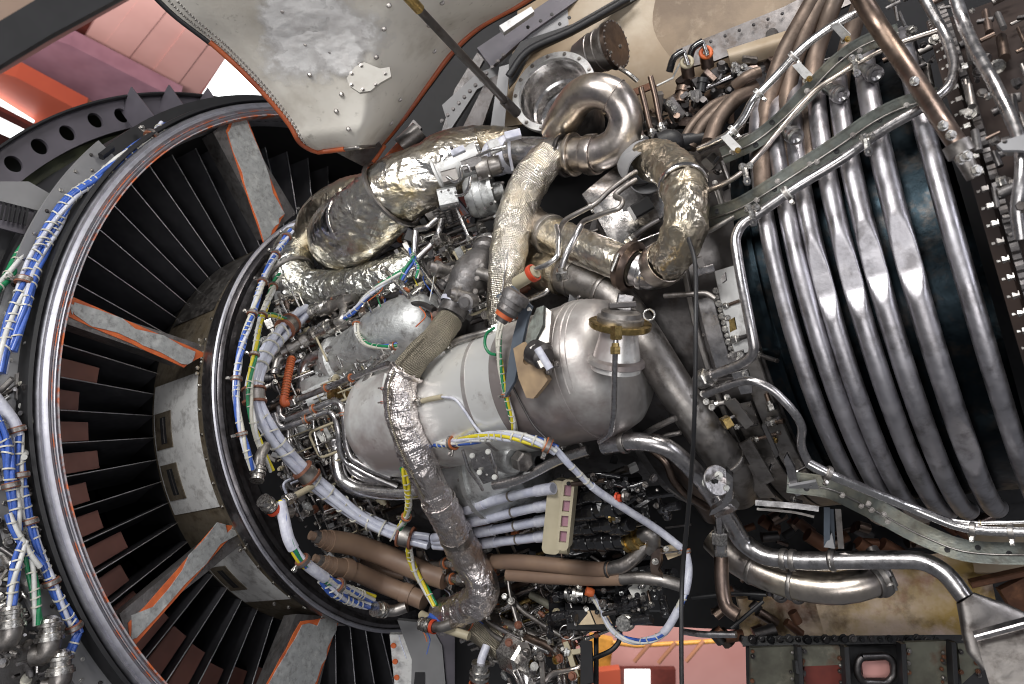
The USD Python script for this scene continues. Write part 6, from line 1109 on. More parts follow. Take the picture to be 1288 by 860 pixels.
part(mfo, 'ribbed_end', lathe([(0, .016), (.01, .016), (.011, .012), (.016, .012), (.017, .018), (.026, .018), (.027, .012), (.034, .012), (.035, 0)], MP(920, 92), RIGHT + .4 * UP - .3 * FWD, 16), M['dark_steel'])
for k, (x, y) in enumerate(((864, 78), (888, 66))):
    o = thing('igniter_plug', ('left igniter lead with a ring shaped end under the tan panel', 'right igniter lead with an orange wound ring end under the tan panel')[k], 'igniter', MP(x, y), 'igniter leads under the tan pylon panel')
    part(o, 'ring', sweep(np.array([MP(x, y, 2.05) + .015 * (math.cos(a) * (RIGHT * .9 - FWD * .2) + math.sin(a) * UP * .9) for a in np.linspace(0, 6.28, 24)]), .006, 8), M['orange' if k else 'conn_tan'])
    part(o, 'stem', sweep(np.array([MP(x - 4, y - 14, 2.04), MP(x + 2, y + 4, 2.04)]), .006, 8), M['bright']); part(o, 'barrel', sweep(np.array([MP(x, y + 4, 2.07), MP(x + 2, y + 18, 2.09)]), .018, 18), M['brown_steel']); part(o, 'lead', sweep(spline(np.array([MP(x - 4, y - 14, 2.04), MP(x - 16, y - 6, 2.05), MP(x - 22, y + 12, 2.07)]), .01), .01, 10), M['black_gloss'])
for k, (s, l) in enumerate((('796,138 802,150 806,166 810,178', 'leftmost thin flexible line with a bright end fitting beside the bronze loop'), ('806,110 812,134 817,156 822,172', 'middle thin flexible line with a bright end fitting beside the bronze loop'), ('818,96 824,120 829,146 834,168', 'rightmost thin flexible line with a bright end fitting beside the bronze loop'))):
    pts = np.array([PT(*map(float, w.split(',')), 1.98) for w in s.split()]); o = thing('flexible_line', l, 'hose', pts[0], 'flexible lines beside the bronze loop'); part(o, 'hose', sweep(spline(pts, .01), .0075, 10), M['brown_steel']); connector(o, pts[-2] + .4 * (pts[-1] - pts[-2]), pts[-1] - pts[-2], .011); bolt(o, pts[-1] - FWD * .02, -FWD, .007, M['bright'])
part(mfo, 'white_stay', sweep(np.array([MP(826, 108), MP(846, 98), MP(856, 78)]), .003, 6), M['white_wire']); part(mfo, 'orange_strap', bar(MP(794, 118), MP(824, 106), .02, .01), M['rust_panel'])
blk = thing('clutch_connector', 'black bulbous connector above the right hand elbow', 'connector', P(830, 182, .1)); part(blk, 'shell', lathe([(0, 0), (0, .03), (.03, .036), (.05, .03), (.06, .02), (.11, .018), (.11, 0)], P(826, 184, .1), RIGHT + .15 * UP, 24), M['black'])
rd = random.Random(77); ns = np.random.RandomState(77)
for k in range(150):
    x, y = rd.uniform(800, 1010), rd.uniform(60, 290)
    if not (215 - (x - 800) * .62 < y < 300 - (x - 800) * .55) or (x < 880 and y > 190): continue
    c = P(x, y, rd.uniform(-.06, .03)); t = unit(-FWD + .9 * ns.randn(3)); r = rd.uniform(.004, .013); q = rd.random(); m = M[rd.choice(('dark_steel', 'cast_dark', 'brown_steel', 'dull', 'black', 'void'))]
    if q < .3: part(nb, 'bracket', bar(c - t * r * 2, c + t * r * 2, r * rd.uniform(1, 3), r * rd.uniform(.5, 2)), m)
    elif q < .75: d = unit(RIGHT * rd.choice((.9, .3)) + UP * rd.choice((.4, -.9)) + .2 * ns.randn(3)); part(nb, 'small_pipe', sweep(np.array([c, c + d * rd.uniform(.03, .11)]), rd.uniform(.002, .008), 9), m)
    else: bolt(nb, c, t, r * .6, M[rd.choice(('nut', 'dull', 'dark_steel'))])
for k in range(190):
    x, y = rd.uniform(800, 985), rd.uniform(30, 160)
    if not (147 - (x - 800) * .62 < y < 215 - (x - 800) * .62): continue
    c = PT(x, y, rd.uniform(2.05, 2.12)); t = unit(-FWD + .9 * ns.randn(3)); r = rd.uniform(.005, .016); m = M[rd.choice(('dark_steel', 'cast_dark', 'brown_steel', 'dull', 'black', 'cast_dark'))]
    part(mfo, 'fitting', bar(c - t * r * 2, c + t * r * 2, r * rd.uniform(1, 3), r * rd.uniform(.5, 2)) if k % 2 else lathe([(-2 * r, 0), (-2 * r, r), (0, r), (0, r * 1.3), (r, r * 1.3), (r, 0)], c, t, 12), m)
clut_ = random.Random(5)
for k in range(70):
    x, y = clut_.uniform(835, 1000), clut_.uniform(330, 640)
    if x - 850 > (y - 330) * .42 + 60 or x < 872 + (y - 330) * .12 or y < 365: continue
    h = clut_.uniform(.0, .03); c = P(x, y, h); d = unit(WAX * clut_.choice((1, 1, -.2)) * clut_.uniform(.3, 1) + .25 * ns.randn(3)); L_ = clut_.uniform(.015, .06); r = clut_.uniform(.002, .006)
    if k % 3: part(cc, 'small_pipe', sweep(np.array([c, c + d * L_]), r, 9), M[clut_.choice(('dull', 'steel', 'dark_steel', 'brown_steel'))]); bnut(cc, c, d, r, M['nut'], 'fitting')
    else: bolt(cc, c, unit(-FWD + .5 * ns.randn(3)), r * 1.2, M[clut_.choice(('nut', 'dull', 'gold'))])
# ================================================================ lower right
o = pipe('drain_duct', 'large polished pipe running along the bottom right into a flared outlet', '760,561,.16 800,554,.17 838,560,.17 872,590,.16 904,632,.14 934,682,.13 960,700,.13 1010,706,.13 1100,704,.13 1160,704,.13 1190,720,.13 1214,752,.12', 11.5, 'steel', bend=34, sides=28)
for k in (.06, .62, .64): ring(o, o.cl, k, m_px(o.cl[100], 11.5), .012, M['dull'], 'band', 1.1)
e0, e1 = o.cl[-1], P(1262, 806, .08); rr = m_px(e0, 12)
V = []
for f_, w, d in ((0, 1, 1), (.25, 1.7, 1), (.6, 2.7, .85), (1., 3.6, .75), (1.5, 3.6, .7)):
    c = e0 + (e1 - e0) * f_ * .8; t = unit(e1 - e0); S = unit(np.cross(t, FWD)); Dn = np.cross(t, S)
    V.append([c + rr * (w * math.copysign(abs(math.cos(a)) ** .6, math.cos(a)) * S + d * math.copysign(abs(math.sin(a)) ** .6, math.sin(a)) * Dn) for a in np.linspace(0, 2 * np.pi, 29)[:-1]])
V = np.array(V); m_ = V.shape[1]; i, j = np.meshgrid(np.arange(len(V) - 1), np.arange(m_), indexing='ij'); q = (i * m_ + j).ravel(); q2 = (i * m_ + (j + 1) % m_).ravel(); f = np.vstack([np.stack([q, q2, q2 + m_], 1), np.stack([q, q2 + m_, q + m_], 1)]); V = V.reshape(-1, 3)
nn = normals(V, f); c_ = V.mean(0); f, nn = (f, nn) if ((V - c_) * nn).sum() > 0 else (f[:, ::-1], -nn)
part(o, 'flared_outlet', (V, f, nn), M['dull']); part(o, 'weld_strip', bar(P(1226, 800, .14), P(1300, 780, .14), .012, .02), M['steel']); platepx(o, 'outlet_skirt', [(1228, 804, .12), (1300, 786, .12), (1320, 880, .12), (1250, 880, .12)], .12, 'dull', .02)
o = pipe('bleed_duct', 'wide bronze duct passing behind the polished bottom pipe', '900,676,.02 930,704,.05 964,722,.06 1010,736,.06 1056,740,.06 1092,732,.05 1110,722,.03', 20, 'bronze', spl=True, sides=30)
for k in (.3, .52, .93): ring(o, o.cl, k, m_px(o.cl[100], 20), .01, M['dull'], 'weld', 1.05)
vband(o, o.cl, .96, m_px(o.cl[190], 20), M['dull'])
sb = thing('strut_bracket', 'pair of upright grey straps holding the polished bottom pipe', 'bracket', P(1046, 665, .15)); strip(sb, 'strap', '1040,638,.15 1040,688,.15', 7, 'grey_blue'); strip(sb, 'strap', '1054,640,.14 1058,690,.14', 7, 'dull'); strip(sb, 'strap', '1046,640,.13 1048,690,.13', 5, 'grey_blue'); platepx(sb, 'foot', [(1036, 688, .155), (1046, 670, .155), (1050, 690, .155)], .155, 'grey_mid', .004); vband(sb, np.array([P(1040, 704, .13), P(1047, 704, .13), P(1054, 704, .13)]), .5, m_px(P(1047, 704, .13), 11.5), M['dull'])
lv_ = thing('bell_crank', 'round bolted disc with a forked bell crank lever below it', 'lever', P(902, 604, .2)); kk = dep(P(902, 604, .2)) / F; dx = unit(-FWD + .35 * RIGHT + .3 * UP)
part(lv_, 'disc', lathe([(-8 * kk, 15 * kk), (-2 * kk, 19 * kk), (0, 19.5 * kk), (1.5 * kk, 18.5 * kk), (1.5 * kk, 0)], P(902, 604, .2), dx, 36), M['steel'])
for x, y in ((888, 607), (904, 598), (912, 614)): bolt(lv_, P(x, y, .212), dx, .0065, M['white_part'])
part(lv_, 'lockwire', sweep(np.array([P(888, 607, .225), P(904, 598, .225)]), .0012, 6), M['bright']); part(lv_, 'hub_hole', lathe([(.0, .005), (.003, .005), (.003, 0)], P(900, 605, .212), dx, 10), M['void'])
platepx(lv_, 'lever', [(913, 592, .2), (922, 600, .2), (921, 628, .21), (915, 636, .215), (900, 646, .22), (892, 648, .22), (895, 642, .22), (908, 634, .215), (914, 620, .21)], .21, 'steel', .012); platepx(lv_, 'lower_arm', [(899, 647, .2), (926, 637, .19), (928, 640, .19), (918, 646, .195), (902, 651, .2)], .2, 'bright', .012); platepx(lv_, 'fork', [(921, 622, .2), (931, 634, .19), (927, 640, .19), (918, 632, .2)], .2, 'dull', .012, [(922, 627, 2.5)])
o = pipe('control_rod', 'slim steel control rod with hex fittings hanging from the bell crank', '903,648,.18 905,672,.18 907,700,.17', 4.5, 'steel', cat='rod', ends='e'); bnut(o, P(905, 676, .18), UP, .010); ring(o, o.cl, .8, .011, .02, M['bright'], 'ferrule', 1.3)
pipe('rubber_hose', 'dull brown rubber hose below the control rod', '907,700,.17 909,740,.16 915,764,.15 928,774,.14', 9, 'brown_steel', cat='hose', spl=True, sides=20)
pipe('thin_cable', 'thin black cable hanging straight down in front of the engine', '866,300,.24 874,330,.26 875,420,.30 874,500,.32 872,560,.33 866,640,.34 858,730,.34 857,800,.33 858,900,.33', 2.9, 'seal_black', spl=True, cat='cable', sides=10)
for s, r, m, l in (('820,566,.08 838,580,.1 846,604,.11 862,622,.11 890,638,.1', 5, 'brown_steel', 'brown curved pipe beside the polished pipe below the tank'), ('808,548,.1 820,540,.12 844,528,.13 850,526,.13', 4, 'dull', 'upper short pipe right of the tank end'), ('806,566,.1 836,548,.12 856,544,.12', 3, 'dull', 'lower short pipe right of the tank end'), ('870,752,.05 920,746,.05 964,748,.04', 2.5, 'black', 'thin black rod low in front of the yellowed panel'), ('920,790,.05 960,756,.05', 2.5, 'black', 'thin black strut slanting in front of the yellowed panel'), ('858,794,.1 884,798,.12 926,798,.12', 4, 'steel', 'short bright pipe below the rubber hose'), ('1096,690,.04 1112,716,.05 1122,738,.05', 8, 'dull', 'short grey pipe stub behind the bottom pipe')):
    pipe('small_pipe', l, s, r, m, bend=12)
# lower cowl
lc = thing('lower_cowl', 'open lower cowl half with stained yellow insulation and a dark hinge beam', 'cowl panel', PT(1100, 780, 2.0))
part(lc, 'inner_wall', plate(np.array([PT(x, y, t) for x, y, t in ((560, 560, 2.75), (1400, 560, 2.45), (1400, 806, 2.3), (940, 806, 2.45), (930, 795, 2.45), (560, 770, 2.75))]), .03), M['void'])
part(lc, 'insulation', sheet([PT(1016, 715, 2.2), PT(1240, 690, 2.0), PT(1262, 806, 1.95), PT(1040, 806, 2.1)], 50, 30, .02, lambda u, v: .02 * meshkit.fbm(np.stack([u * 5, v * 4, 0 * u], -1), 4) + .015 * np.sin(v * 3)), M['yellowed'])
part(lc, 'insulation', sheet([PT(925, 750, 2.2), PT(1030, 735, 2.2), PT(1044, 806, 2.1), PT(930, 806, 2.2)], 40, 24, .02, lambda u, v: .05 * meshkit.fbm(np.stack([u * 6, v * 4, 3 + 0 * u], -1), 4)), M['yellowed'])
part(lc, 'insulation', sheet([PT(1216, 668, 2.0), PT(1310, 650, 1.9), PT(1310, 720, 1.9), PT(1226, 720, 1.95)], 20, 12, .02), M['pylon'])
part(lc, 'red_panel', plate(np.array([PT(x, y, 1.92) for x, y in ((1258, 742), (1310, 716), (1310, 790), (1276, 770))]), .02), M['rust_panel'])
part(lc, 'red_rib', bar(PT(1220, 734, 1.94), PT(1300, 716, 1.9), .016, .03), M['rust_panel'])
part(lc, 'beam_top', sheet([PT(934, 800, 2.0), PT(1240, 798, 1.85), PT(1240, 808, 1.84), PT(934, 812, 1.99)], 30, 4, .03), M['seal_black'])
part(lc, 'beam_web', plate(np.array([PT(x, y, t) for x, y, t in ((938, 806, 2.01), (1250, 804, 1.87), (1290, 920, 1.8), (940, 920, 1.95))]), .02), M['void'])
for px, m in (([(944, 815), (998, 813), (1000, 880), (944, 880)], 'greenish'), ([(1008, 813), (1056, 813), (1060, 836), (1010, 838)], 'greenish'), ([(1012, 838), (1058, 836), (1062, 880), (1010, 880)], 'dark_red'), ([(1138, 808), (1190, 806), (1200, 880), (1140, 880)], 'greenish'), ([(1204, 806), (1228, 806), (1260, 880), (1212, 880)], 'greenish')): part(lc, 'beam_panel', plate(np.array([PT(x, y, 1.86) for x, y in px]), .01), M[m])
for x, y0, y1 in ((1003, 812, 880), (1062, 812, 880), (1133, 808, 880), (1196, 806, 880), (1000, 838, 839)): part(lc, 'beam_rib', bar(PT(x, y0, 1.85), PT(x + 4, y1, 1.83), .012, .03), M['seal_black'])
for k in range(44): bolt(lc, PT(rnd.choice((948, 996, 1010, 1056, 1142, 1186, 1208, 1230)) + rnd.uniform(-2, 2), 816 + rnd.uniform(0, 44), 1.855), -FWD, rnd.uniform(.0025, .005), M[rnd.choice(('dark_steel', 'dull', 'rust_panel'))])
fo_ = lambda pts, t: np.array([PT(x, y, t) for x, y in pts])
part(lc, 'handle_frame', sweep(fillet(fo_([(1084, 826), (1114, 824), (1124, 832), (1124, 850), (1116, 858), (1086, 858), (1078, 848), (1078, 834), (1084, 826)], 1.86), .02), .009, 8), M['dark_steel']); part(lc, 'handle_window', plate(fo_([(1084, 832), (1118, 830), (1120, 852), (1086, 852)], 1.88), .01), M['pink_wall'])
for k in range(26): bolt(lc, PT(946 + k * 11.5, 803 + rnd.uniform(-1, 2), 1.98 - k * .005), -FWD, rnd.uniform(.005, .009), M[rnd.choice(('dark_steel', 'black', 'cast_dark'))])
part(lc, 'roller_bracket', plate(np.array([PT(x, y, 2.05) for x, y in ((968, 734), (1012, 738), (1010, 754), (966, 750))]), .02), M['violet_grey'])
for x, y in ((979, 746), (1001, 748)): part(lc, 'roller', lathe([(0, .02), (.02, .02), (.022, .015), (.022, .011), (.016, .01), (.016, 0)], PT(x, y, 2.04), -FWD, 24), M['cast_dark'])
for k in range(150):
    x, y = rnd.uniform(890, 1250), rnd.uniform(645, 806); t = rnd.uniform(2.1, 2.35) if y < 740 else rnd.uniform(2.0, 2.1) - (x - 930) * .0004
    if (y > 720 and x > 1000) or (x > 1000 and y > 690 and x < 1220): continue
    part(lc, 'rusty_piece', (sweep(np.array([PT(x, y, t), PT(x + rnd.uniform(6, 26), y + rnd.uniform(-14, 18), t)]), rnd.uniform(.006, .022), 9)), M[rnd.choice(('rust_panel', 'brown_steel', 'brown_steel', 'dark_steel', 'void', 'rust_panel'))])
# ================================================================ bottom middle
fp = thing('fairing_panel', 'dark grey splitter fairing panel at the bottom below the fan ring', 'fairing', PT(540, 820, 2.2))
part(fp, 'panel', plate(np.array([PT(x, y, 2.25) for x, y in ((500, 780), (540, 784), (556, 812), (562, 880), (516, 900), (518, 830))]), .02), M['grey_panel']); part(fp, 'side', plate(np.array([PT(x, y, 2.26) for x, y in ((541, 786), (572, 796), (572, 880), (564, 880), (557, 812))]), .02), M['violet_grey'])
part(fp, 'pale_edge', plate(np.array([PT(x, y, 2.27) for x, y in ((490, 798), (512, 798), (522, 840), (520, 900), (500, 900))]), .02), M['hub_white']); part(fp, 'recess', plate(np.array([PT(x, y, 2.245) for x, y in ((522, 846), (534, 846), (534, 866), (520, 866))]), .004), M['seal_black'])
for y in (812, 832, 852): part(fp, 'sealant_dot', lathe_flat([(0, .009), (.004, .007), (.004, 0)], PT(495 + (y - 812) * .1, y, 2.25), -FWD, 9), M['orange'])
part(fp, 'dark_back', plate(np.array([PT(x, y, 2.4) for x, y in ((560, 780), (700, 780), (745, 900), (560, 900))]), .02), M['void'])
o = thing('round_connector', 'round connector with orange band hanging at the bottom edge beside the fairing', 'connector', PT(600, 850, 2.0)); connector(o, PT(602, 860, 2.0), UP + .1 * RIGHT, .022); part(o, 'band', lathe([(-.012, .023), (-.012, .026), (.0, .026), (.0, .023)], PT(602, 858, 2.0), UP, 20), M['orange']); part(o, 'cable', sweep(np.array([PT(603, 842, 2.0), PT(606, 828, 2.0), PT(612, 812, 2.02)]), .011, 12), M['lav_wrap'])
bw = thing('drain_mast_cluster', 'tangle of slim drain pipes and clips at the bottom below the foil sleeve', 'pipe cluster', P(680, 800, .1))
part(bw, 'pale_pan', sheet([P(610, 760, -.02), P(690, 738, -.02), P(710, 790, -.02), P(640, 800, -.02)], 16, 12, .01, lambda u, v: .03 * np.sin(u * 3)), M['greenish'])
for s, r, m in (('612,766,.12 636,764,.13 644,756,.13', 4, 'bright'), ('638,722,.14 642,752,.15 650,780,.15 658,806,.14 668,830,.12', 3.2, 'dull'), ('640,748,.14 656,768,.14 690,790,.14 706,800,.13', 3.4, 'dull'), ('602,768,.14 620,786,.14 650,802,.14 690,820,.12', 3.2, 'steel'), ('606,780,.12 618,798,.13 640,810,.13', 3.6, 'dull'), ('620,778,.1 646,790,.11 672,800,.11 700,816,.1', 7, 'dull'), ('660,800,.14 690,812,.14 706,826,.13', 4.5, 'brown_steel'), ('690,772,.14 692,806,.14 700,826,.13', 3, 'conn_tan'), ('684,860,.15 694,846,.16 722,842,.16 734,836,.15 736,822,.14', 3, 'bronze'), ('702,826,.14 706,880,.14', 3, 'bright'), ('709,828,.14 712,880,.14', 2.5, 'bright'), ('716,820,.12 728,840,.12 730,880,.12', 2.5, 'gold'), ('734,818,.12 736,840,.12 730,870,.12', 2, 'gold'), ('726,800,.06 750,788,.08 776,780,.08', 2.8, 'black'), ('742,830,.06 770,818,.06 780,806,.06 780,788,.08', 3, 'black'), ('750,870,.06 750,800,.05', 3, 'black'), ('640,840,.12 652,856,.12 656,880,.12', 2, 'bright'), ('700,756,.1 702,790,.1', 4, 'conn_tan'), ('668,748,.1 690,760,.1 720,790,.1', 5, 'greenish')):
    part(bw, 'slim_pipe', sweep(fillet(path(s), .03), m_px(P(680, 790, .12), r), 10), M[m])
for x, y, m in ((613, 776, 'nut'), (612, 768, 'nut'), (656, 796, 'nut'), (674, 816, 'nut'), (643, 756, 'nut'), (700, 818, 'nut'), (712, 820, 'hub_white'), (699, 830, 'gold'), (662, 820, 'dull'), (680, 826, 'dull'), (672, 838, 'white_part'), (700, 770, 'conn_tan'), (690, 806, 'nut'), (652, 786, 'rubber'), (640, 808, 'rubber'), (704, 828, 'rubber'), (720, 850, 'rubber')): bolt(bw, P(x, y, .17), unit(-FWD + .6 * nrs.randn(3)), .008, M[m])
for px, m in (([(708, 808), (714, 806), (728, 850), (722, 852)], 'conn_tan'), ([(712, 818), (738, 814), (738, 820), (714, 824)], 'conn_tan'), ([(650, 806), (664, 808), (668, 826), (662, 828)], 'dull'), ([(678, 832), (684, 830), (686, 862), (680, 862)], 'dull'), ([(730, 806), (744, 806), (746, 858), (730, 862)], 'void')): platepx(bw, 'clip', [(x, y, .16) for x, y in px], .16, m, .005)
part(bw, 'wire_ring', sweep(np.array([P(713, 795, .18) + .018 * (math.cos(a) * RIGHT + math.sin(a) * UP) for a in np.linspace(0, 6.28, 20)]), .0018, 6), M['bright'])
# ================================================================ clutter on the core
DA, DC = (.9, -.36), (.42, .9)
def inside(x, y, lim=.695):
    q = PC(x, y, .08) - EC; s = q @ AX
    return s > .22 or (math.hypot(q @ EU, q @ EV) < lim and s > .10)
def clutter(n, xr, yr, hr, rs, seglen, seed, skip=None, mats=('steel', 'dull', 'dull', 'dark_steel', 'dark_steel', 'brown_steel', 'bright', 'bronze'), par=core):
    rd = random.Random(seed)
    for k in range(n):
        x, y = rd.uniform(*xr), rd.uniform(*yr); h = rd.uniform(*hr)
        if not inside(x, y) or (skip and skip(x, y)): continue
        pts = [P(x, y, h)]; r = rd.choice(rs)
        for q in range(rd.randint(2, 4)):
            d = rd.choice((DA, DC, DA)); L_ = rd.uniform(*seglen) * rd.choice((1, 1, -1)); x2, y2 = x + d[0] * L_, y + d[1] * L_
            if not inside(x2, y2) or (skip and skip(x2, y2)): continue
            x, y = x2, y2; h += rd.uniform(-.012, .012); pts.append(P(x, y, h))
        if len(pts) < 2: continue
        rm = m_px(pts[0], r); part(par, 'small_pipe', sweep(fillet(pts, .02), rm, 9), M[rd.choice(mats)])
        if rd.random() < .6: bnut(par, pts[0], pts[1] - pts[0], rm, M['nut'], 'fitting')
        if rd.random() < .4: part(par, 'clip', lathe([(-rm, rm * 1.05), (-rm, rm * 1.6), (rm, rm * 1.6), (rm, rm * 1.05)], (pts[0] + pts[1]) / 2, pts[1] - pts[0], 12), M[rd.choice(('rubber', 'orange_rubber', 'dull', 'nut'))])
def fittings(n, xr, yr, hr, rr, seed, skip=None, par=core):
    rd = random.Random(seed); ns = np.random.RandomState(seed)
    for k in range(n):
        x, y = rd.uniform(*xr), rd.uniform(*yr); h = rd.uniform(*hr)
        if not inside(x, y) or (skip and skip(x, y)): continue
        c = P(x, y, h); t = unit(-FWD + .9 * ns.randn(3)); r = rd.uniform(*rr); q = rd.random()
        if q < .35: bolt(par, c, t, r * .7, M[rd.choice(('nut', 'dull', 'dark_steel', 'steel'))], 'nut')
        elif q < .7: part(par, 'fitting', lathe([(-2.5 * r, 0), (-2.5 * r, r), (-r, r), (-r, r * 1.4), (0, r * 1.4), (0, r * 1.1), (1.2 * r, r * 1.1), (1.2 * r, r * .7), (2 * r, r * .7), (2 * r, 0)], c, t, 12), M[rd.choice(('nut', 'dull', 'cast_dark', 'alloy', 'brown_steel', 'rubber', 'conn_tan'))])
        else: part(par, 'bracket', bar(c - t * r * 1.6, c + t * r * 1.6, r * rd.uniform(1, 3), r * rd.uniform(.5, 2), cham=.2), M[rd.choice(('dull', 'cast_dark', 'alloy', 'dark_steel', 'grey_mid', 'black', 'hub_white'))])
def outside(x, y):
    if x > 800 and y > 300: return True
    up_ = 560 - (x - 300) * .45; lo_ = 640 + (x - 300) * .28
    return not (up_ - 200 < y < lo_ + 40) or (490 < x < 790 and 410 < y < 550)
clutter(230, (300, 900), (300, 800), (-.05, .06), (1.6, 2, 2.4, 3, 3.6, 4.6), (14, 60), 1, outside)
fittings(300, (310, 880), (280, 810), (-.03, .07), (.004, .012), 2, outside)
fpl = thing('fine_plumbing', 'dense fine pipes and small fittings between the lavender loom and the pump housing', 'plumbing', P(380, 520, .1)); vpl = thing('fine_plumbing', 'small pipes, sensors and fittings packed below the regulating valve', 'plumbing', P(540, 330, .1))
left_ = lambda x, y: x > 480 or (350 < x < 470 and 300 < y < 365)
clutter(260, (290, 480), (370, 720), (.04, .13), (1.2, 1.6, 2, 2.6, 3.4), (8, 34), 3, left_, ('steel', 'dull', 'bright', 'dark_steel', 'dull', 'nut', 'brown_steel'), par=fpl)
clutter(120, (290, 480), (380, 720), (.12, .17), (1., 1.4, 1.8), (8, 40), 33, left_, ('steel', 'bright', 'dull', 'conn_tan', 'lav', 'nut'), par=fpl)
fittings(480, (290, 480), (360, 740), (.05, .14), (.003, .0095), 4, left_, par=fpl)
low_ = lambda x, y: y < 690 or (410 < x < 560 and 690 < y < 770) or (y > 765 and x < 545 + (y - 770) * 1.0) or (y > 800 and x > 738) or x > 800 or (x < 545 and y > 690)
clutter(230, (430, 770), (690, 870), (.0, .13), (1.2, 1.8, 2.4, 3), (10, 44), 5, low_, ('steel', 'dull', 'bright', 'brown_steel', 'dark_steel', 'gold'), par=bw)
fittings(330, (430, 830), (690, 870), (.0, .14), (.004, .011), 6, low_, par=bw)
mid_ = lambda x, y: y > 400 + .0 * x or x > 640
clutter(60, (470, 640), (270, 400), (.06, .15), (1.4, 2, 2.6, 3.4), (8, 30), 7, mid_, ('steel', 'dull', 'bright', 'dark_steel', 'conn_tan'), par=vpl)
fittings(110, (480, 630), (270, 400), (.06, .16), (.004, .010), 8, mid_, par=vpl)
for k in range(26):
    rd = random.Random(50 + k); x, y = rd.choice(((rd.uniform(300, 360), rd.uniform(440, 640)), (rd.uniform(470, 560), rd.uniform(310, 390)), (rd.uniform(500, 600), rd.uniform(700, 800)))); h = rd.uniform(.1, .18)
    if inside(x, y): part(core, 'loose_wire', sweep(spline(np.array([P(x, y, h), P(x + rd.uniform(-12, 12), y + 12, h + .01), P(x + rd.uniform(-12, 16), y + rd.uniform(18, 34), h)]), .005), .0016, 6), M[rd.choice(('green', 'yellow', 'blue', 'white_wire', 'orange', 'lav'))])
# ================================================================ left: harnesses and fittings outside the fan case
def zq(x, y, z): return 'Q'
BL = ['blue', 'lav', 'blue', 'blue', 'white_wire', 'blue']
def lb_(name, label, s, R, cols, **kw): return bundle(name, label, s, R, cols, kind='Q', **kw)
lb_('wiring_harness', 'thick blue harness curving along the outside of the fan case at the upper left', '208,156,-.03 186,176,-.03 150,202,-.03 118,228,-.03 92,246,-.03 74,268,-.03 56,300,-.03 40,334,-.03 26,368,-.03 14,404,-.03 6,436,-.02 0,470,-.02', 7.5, BL, ties=13, clamps=(.08, .74), cm=RB)
lb_('wiring_harness', 'second blue harness strand beside the thick one at the left edge', '90,246,-.03 76,276,-.03 58,312,-.03 44,346,-.02 34,380,-.01 24,412,-.01 16,442,-.01', 6, ['blue', 'blue', 'lav', 'blue'], ties=12)
lb_('wiring_harness', 'short green harness at the left edge above the blue one', '34,306,-.08 20,330,-.07 6,352,-.06 -14,372,-.05', 6.5, ['green', 'green', 'green', 'white_wire'], ties=10)
w_ = lb_('wiring_harness', 'pale violet taped harness running to the lower blue harness', '-14,490,-.01 4,512,-.01 18,532,-.01 24,548,-.01', 7, ['lav', 'lav', 'lav'], ties=18, clamps=(.88,), cm=RB); part(w_, 'tape_wrap', sweep(w_.cl[5:270], w_.R * 1.05, 16), M['lav_wrap'])
lb_('wiring_harness', 'long blue laced harness along the lower left of the fan case', '22,545,-.01 24,580,-.01 29,620,-.01 38,660,-.01 48,690,-.01 60,720,-.01 74,752,-.01 88,778,-.01 98,798,-.01', 7, BL, ties=12, clamps=(.2, .42, .72, .96), cm=RB)
lb_('wiring_harness', 'blue laced harness parallel to the long one at the left edge', '-8,520,.0 8,560,.0 12,600,.0 20,640,.0 22,668,.0', 7, ['blue', 'white_wire', 'blue', 'blue'], ties=11, clamps=(.62,), cm=RB)
lb_('wiring_harness', 'blue branch crossing between the two lower left harnesses', '10,646,.01 22,672,.01 36,694,.01 52,712,.01', 5.5, ['blue', 'blue', 'white_wire'], ties=10)
lb_('wiring_harness', 'blue harness tail running down to the leftmost elbow connector', '30,680,.01 22,706,.01 16,736,.01 15,762,.01', 6.5, ['blue', 'blue', 'blue', 'white_wire'], ties=11)
lb_('wiring_harness', 'green harness tail running down to the middle elbow connector', '34,694,.0 40,722,.0 44,748,.0 48,786,.0', 6, ['green', 'green', 'green', 'white_wire'], ties=12)
lb_('wiring_harness', 'blue tail of the long harness down to the lowest connector', '98,796,-.01 92,812,-.01 84,830,-.01', 6, ['blue', 'lav', 'blue'], ties=10)
def qb(parent, name, px, s, m, th=.008): return part(parent, name, plate(np.array([Q(x, y, s) for x, y in px]), th), M[m])
for k, (x, y, l) in enumerate(((14, 792, 'leftmost grey elbow connector below the blue harness tail'), (62, 808, 'middle grey elbow connector below the green harness tail'), (76, 850, 'lowest grey connector cut by the bottom edge'))):
    o = thing('elbow_connector', l, 'connector', Q(x, y, 0), 'elbow connectors at the lower left'); kk = dep(Q(x, y, .0)) / F
    part(o, 'backshell', lathe([(0, 6 * kk), (4 * kk, 11 * kk), (8 * kk, 12 * kk), (9 * kk, 15 * kk), (13 * kk, 15 * kk), (14 * kk, 12 * kk), (20 * kk, 12 * kk), (21 * kk, 15 * kk), (25 * kk, 15 * kk), (26 * kk, 13 * kk)], Q(x + 1, y - 34, .0), Q(x, y, .0) - Q(x + 1, y - 34, .0), 24), M['nut'])
    part(o, 'elbow', sweep(spline(np.array([Q(x, y - 12, .0), Q(x, y + 4, .0), Q(x - 6, y + 14, -.01), Q(x - 20, y + 16, -.03)]), .004), 13 * kk, 22), M['dull'])
    part(o, 'saddle', lathe([(0, 14 * kk), (0, 17 * kk), (5 * kk, 17 * kk), (5 * kk, 14 * kk)], Q(x, y - 8, .0), Q(x, y, .0) - Q(x, y - 8, .0), 20), M['nut']); bolt(o, Q(x + 14, y - 8, .01), -FWD, .005, M['bright'])
no = thing('nacelle_bulkhead', 'grey bulkhead panels and brackets outside the fan case at the left edge', 'bulkhead', Q(0, 600, -.1))
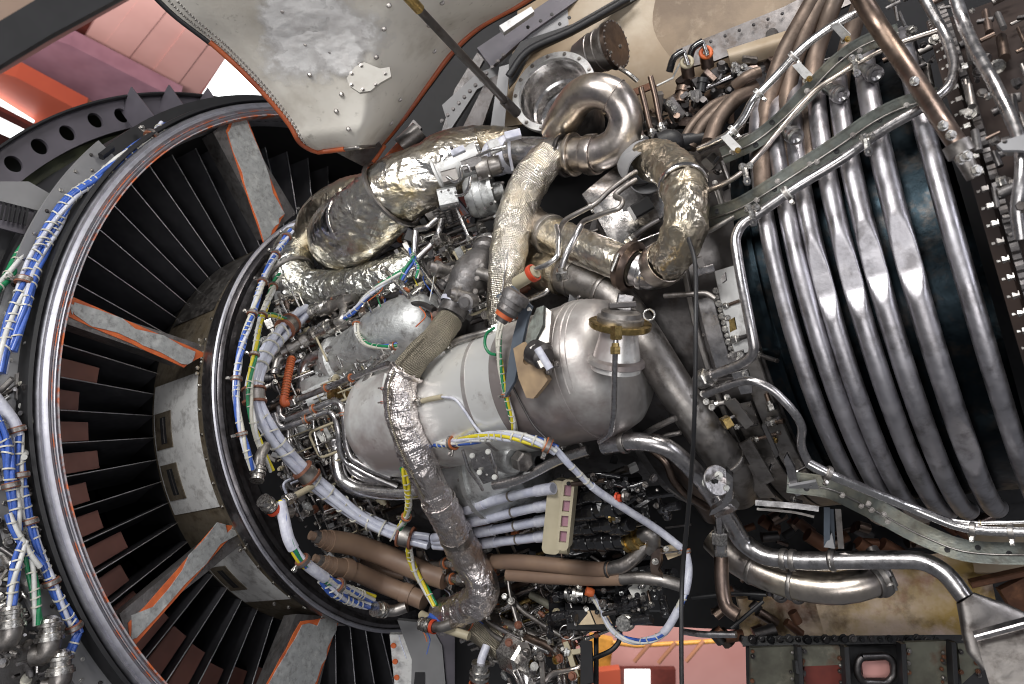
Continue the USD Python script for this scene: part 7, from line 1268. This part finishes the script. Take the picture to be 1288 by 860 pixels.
part(no, 'panel', arc_plate(-.16, -.145, 1.27, 1.75, -75, 8, 60), M['cast_dark']); part(no, 'panel', arc_plate(-.20, -.19, 1.27, 1.75, 8, 30, 30), M['seal_black'])
for px, s, m in (([(-10, 228), (36, 228), (78, 252), (62, 268), (-10, 250)], -.12, 'grey_panel'), ([(-10, 250), (44, 262), (36, 296), (-10, 284)], -.13, 'violet_grey'), ([(20, 470), (40, 462), (46, 490), (30, 512), (20, 500)], -.05, 'dull'), ([(28, 505), (42, 500), (44, 540), (30, 560)], -.05, 'dull'), ([(-10, 690), (20, 690), (22, 740), (-10, 744)], -.1, 'grey_mid'), ([(-10, 560), (12, 560), (14, 590), (-10, 594)], -.08, 'cast_dark'), ([(52, 640), (62, 660), (78, 720), (70, 724), (56, 680)], -.06, 'white_part'), ([(68, 268), (98, 256), (92, 272), (76, 290)], -.06, 'dull')): qb(no, 'bracket', px, s, m)
for k in range(6): part(no, 'vent_slot', plate(np.array([Q(4 + k * 6 + dx, 254 + k * 1.4 + dy, -.115) for dx, dy in ((0, 0), (3, .6), (-1, 22), (-4, 21.4))]), .004), M['void'])
for k in range(190):
    x, y = rnd.uniform(-5, 60), rnd.uniform(470, 860); c = Q(x, y, rnd.uniform(-.1, -.03)); t = unit(-FWD + .9 * nrs.randn(3)); r = rnd.uniform(.004, .010)
    if k % 3 == 0: bolt(no, c, t, r, M[rnd.choice(('nut', 'dull', 'dark_steel'))])
    elif k % 3 == 1: part(no, 'fitting', lathe([(-2.5 * r, 0), (-2.5 * r, r), (-r, r), (-r, r * 1.4), (0, r * 1.4), (0, r * 1.1), (1.2 * r, r * 1.1), (2 * r, r * .7), (2 * r, 0)], c, t, 12), M[rnd.choice(('nut', 'dull', 'cast_dark', 'tie'))])
    else: part(no, 'stub_pipe', sweep(np.array([c, c + t * r * 6]), r * .8, 9), M[rnd.choice(('dull', 'steel', 'white_part', 'dark_steel'))])
for x, y, m in ((134, 192, 'black'), (100, 300, 'dull'), (60, 345, 'dull'), (40, 430, 'white_part'), (48, 415, 'dull'), (52, 380, 'nut')): part(no, 'clip', bar(Q(x - 7, y + 5, -.04), Q(x + 7, y - 6, -.04), .016, .02), M[m])
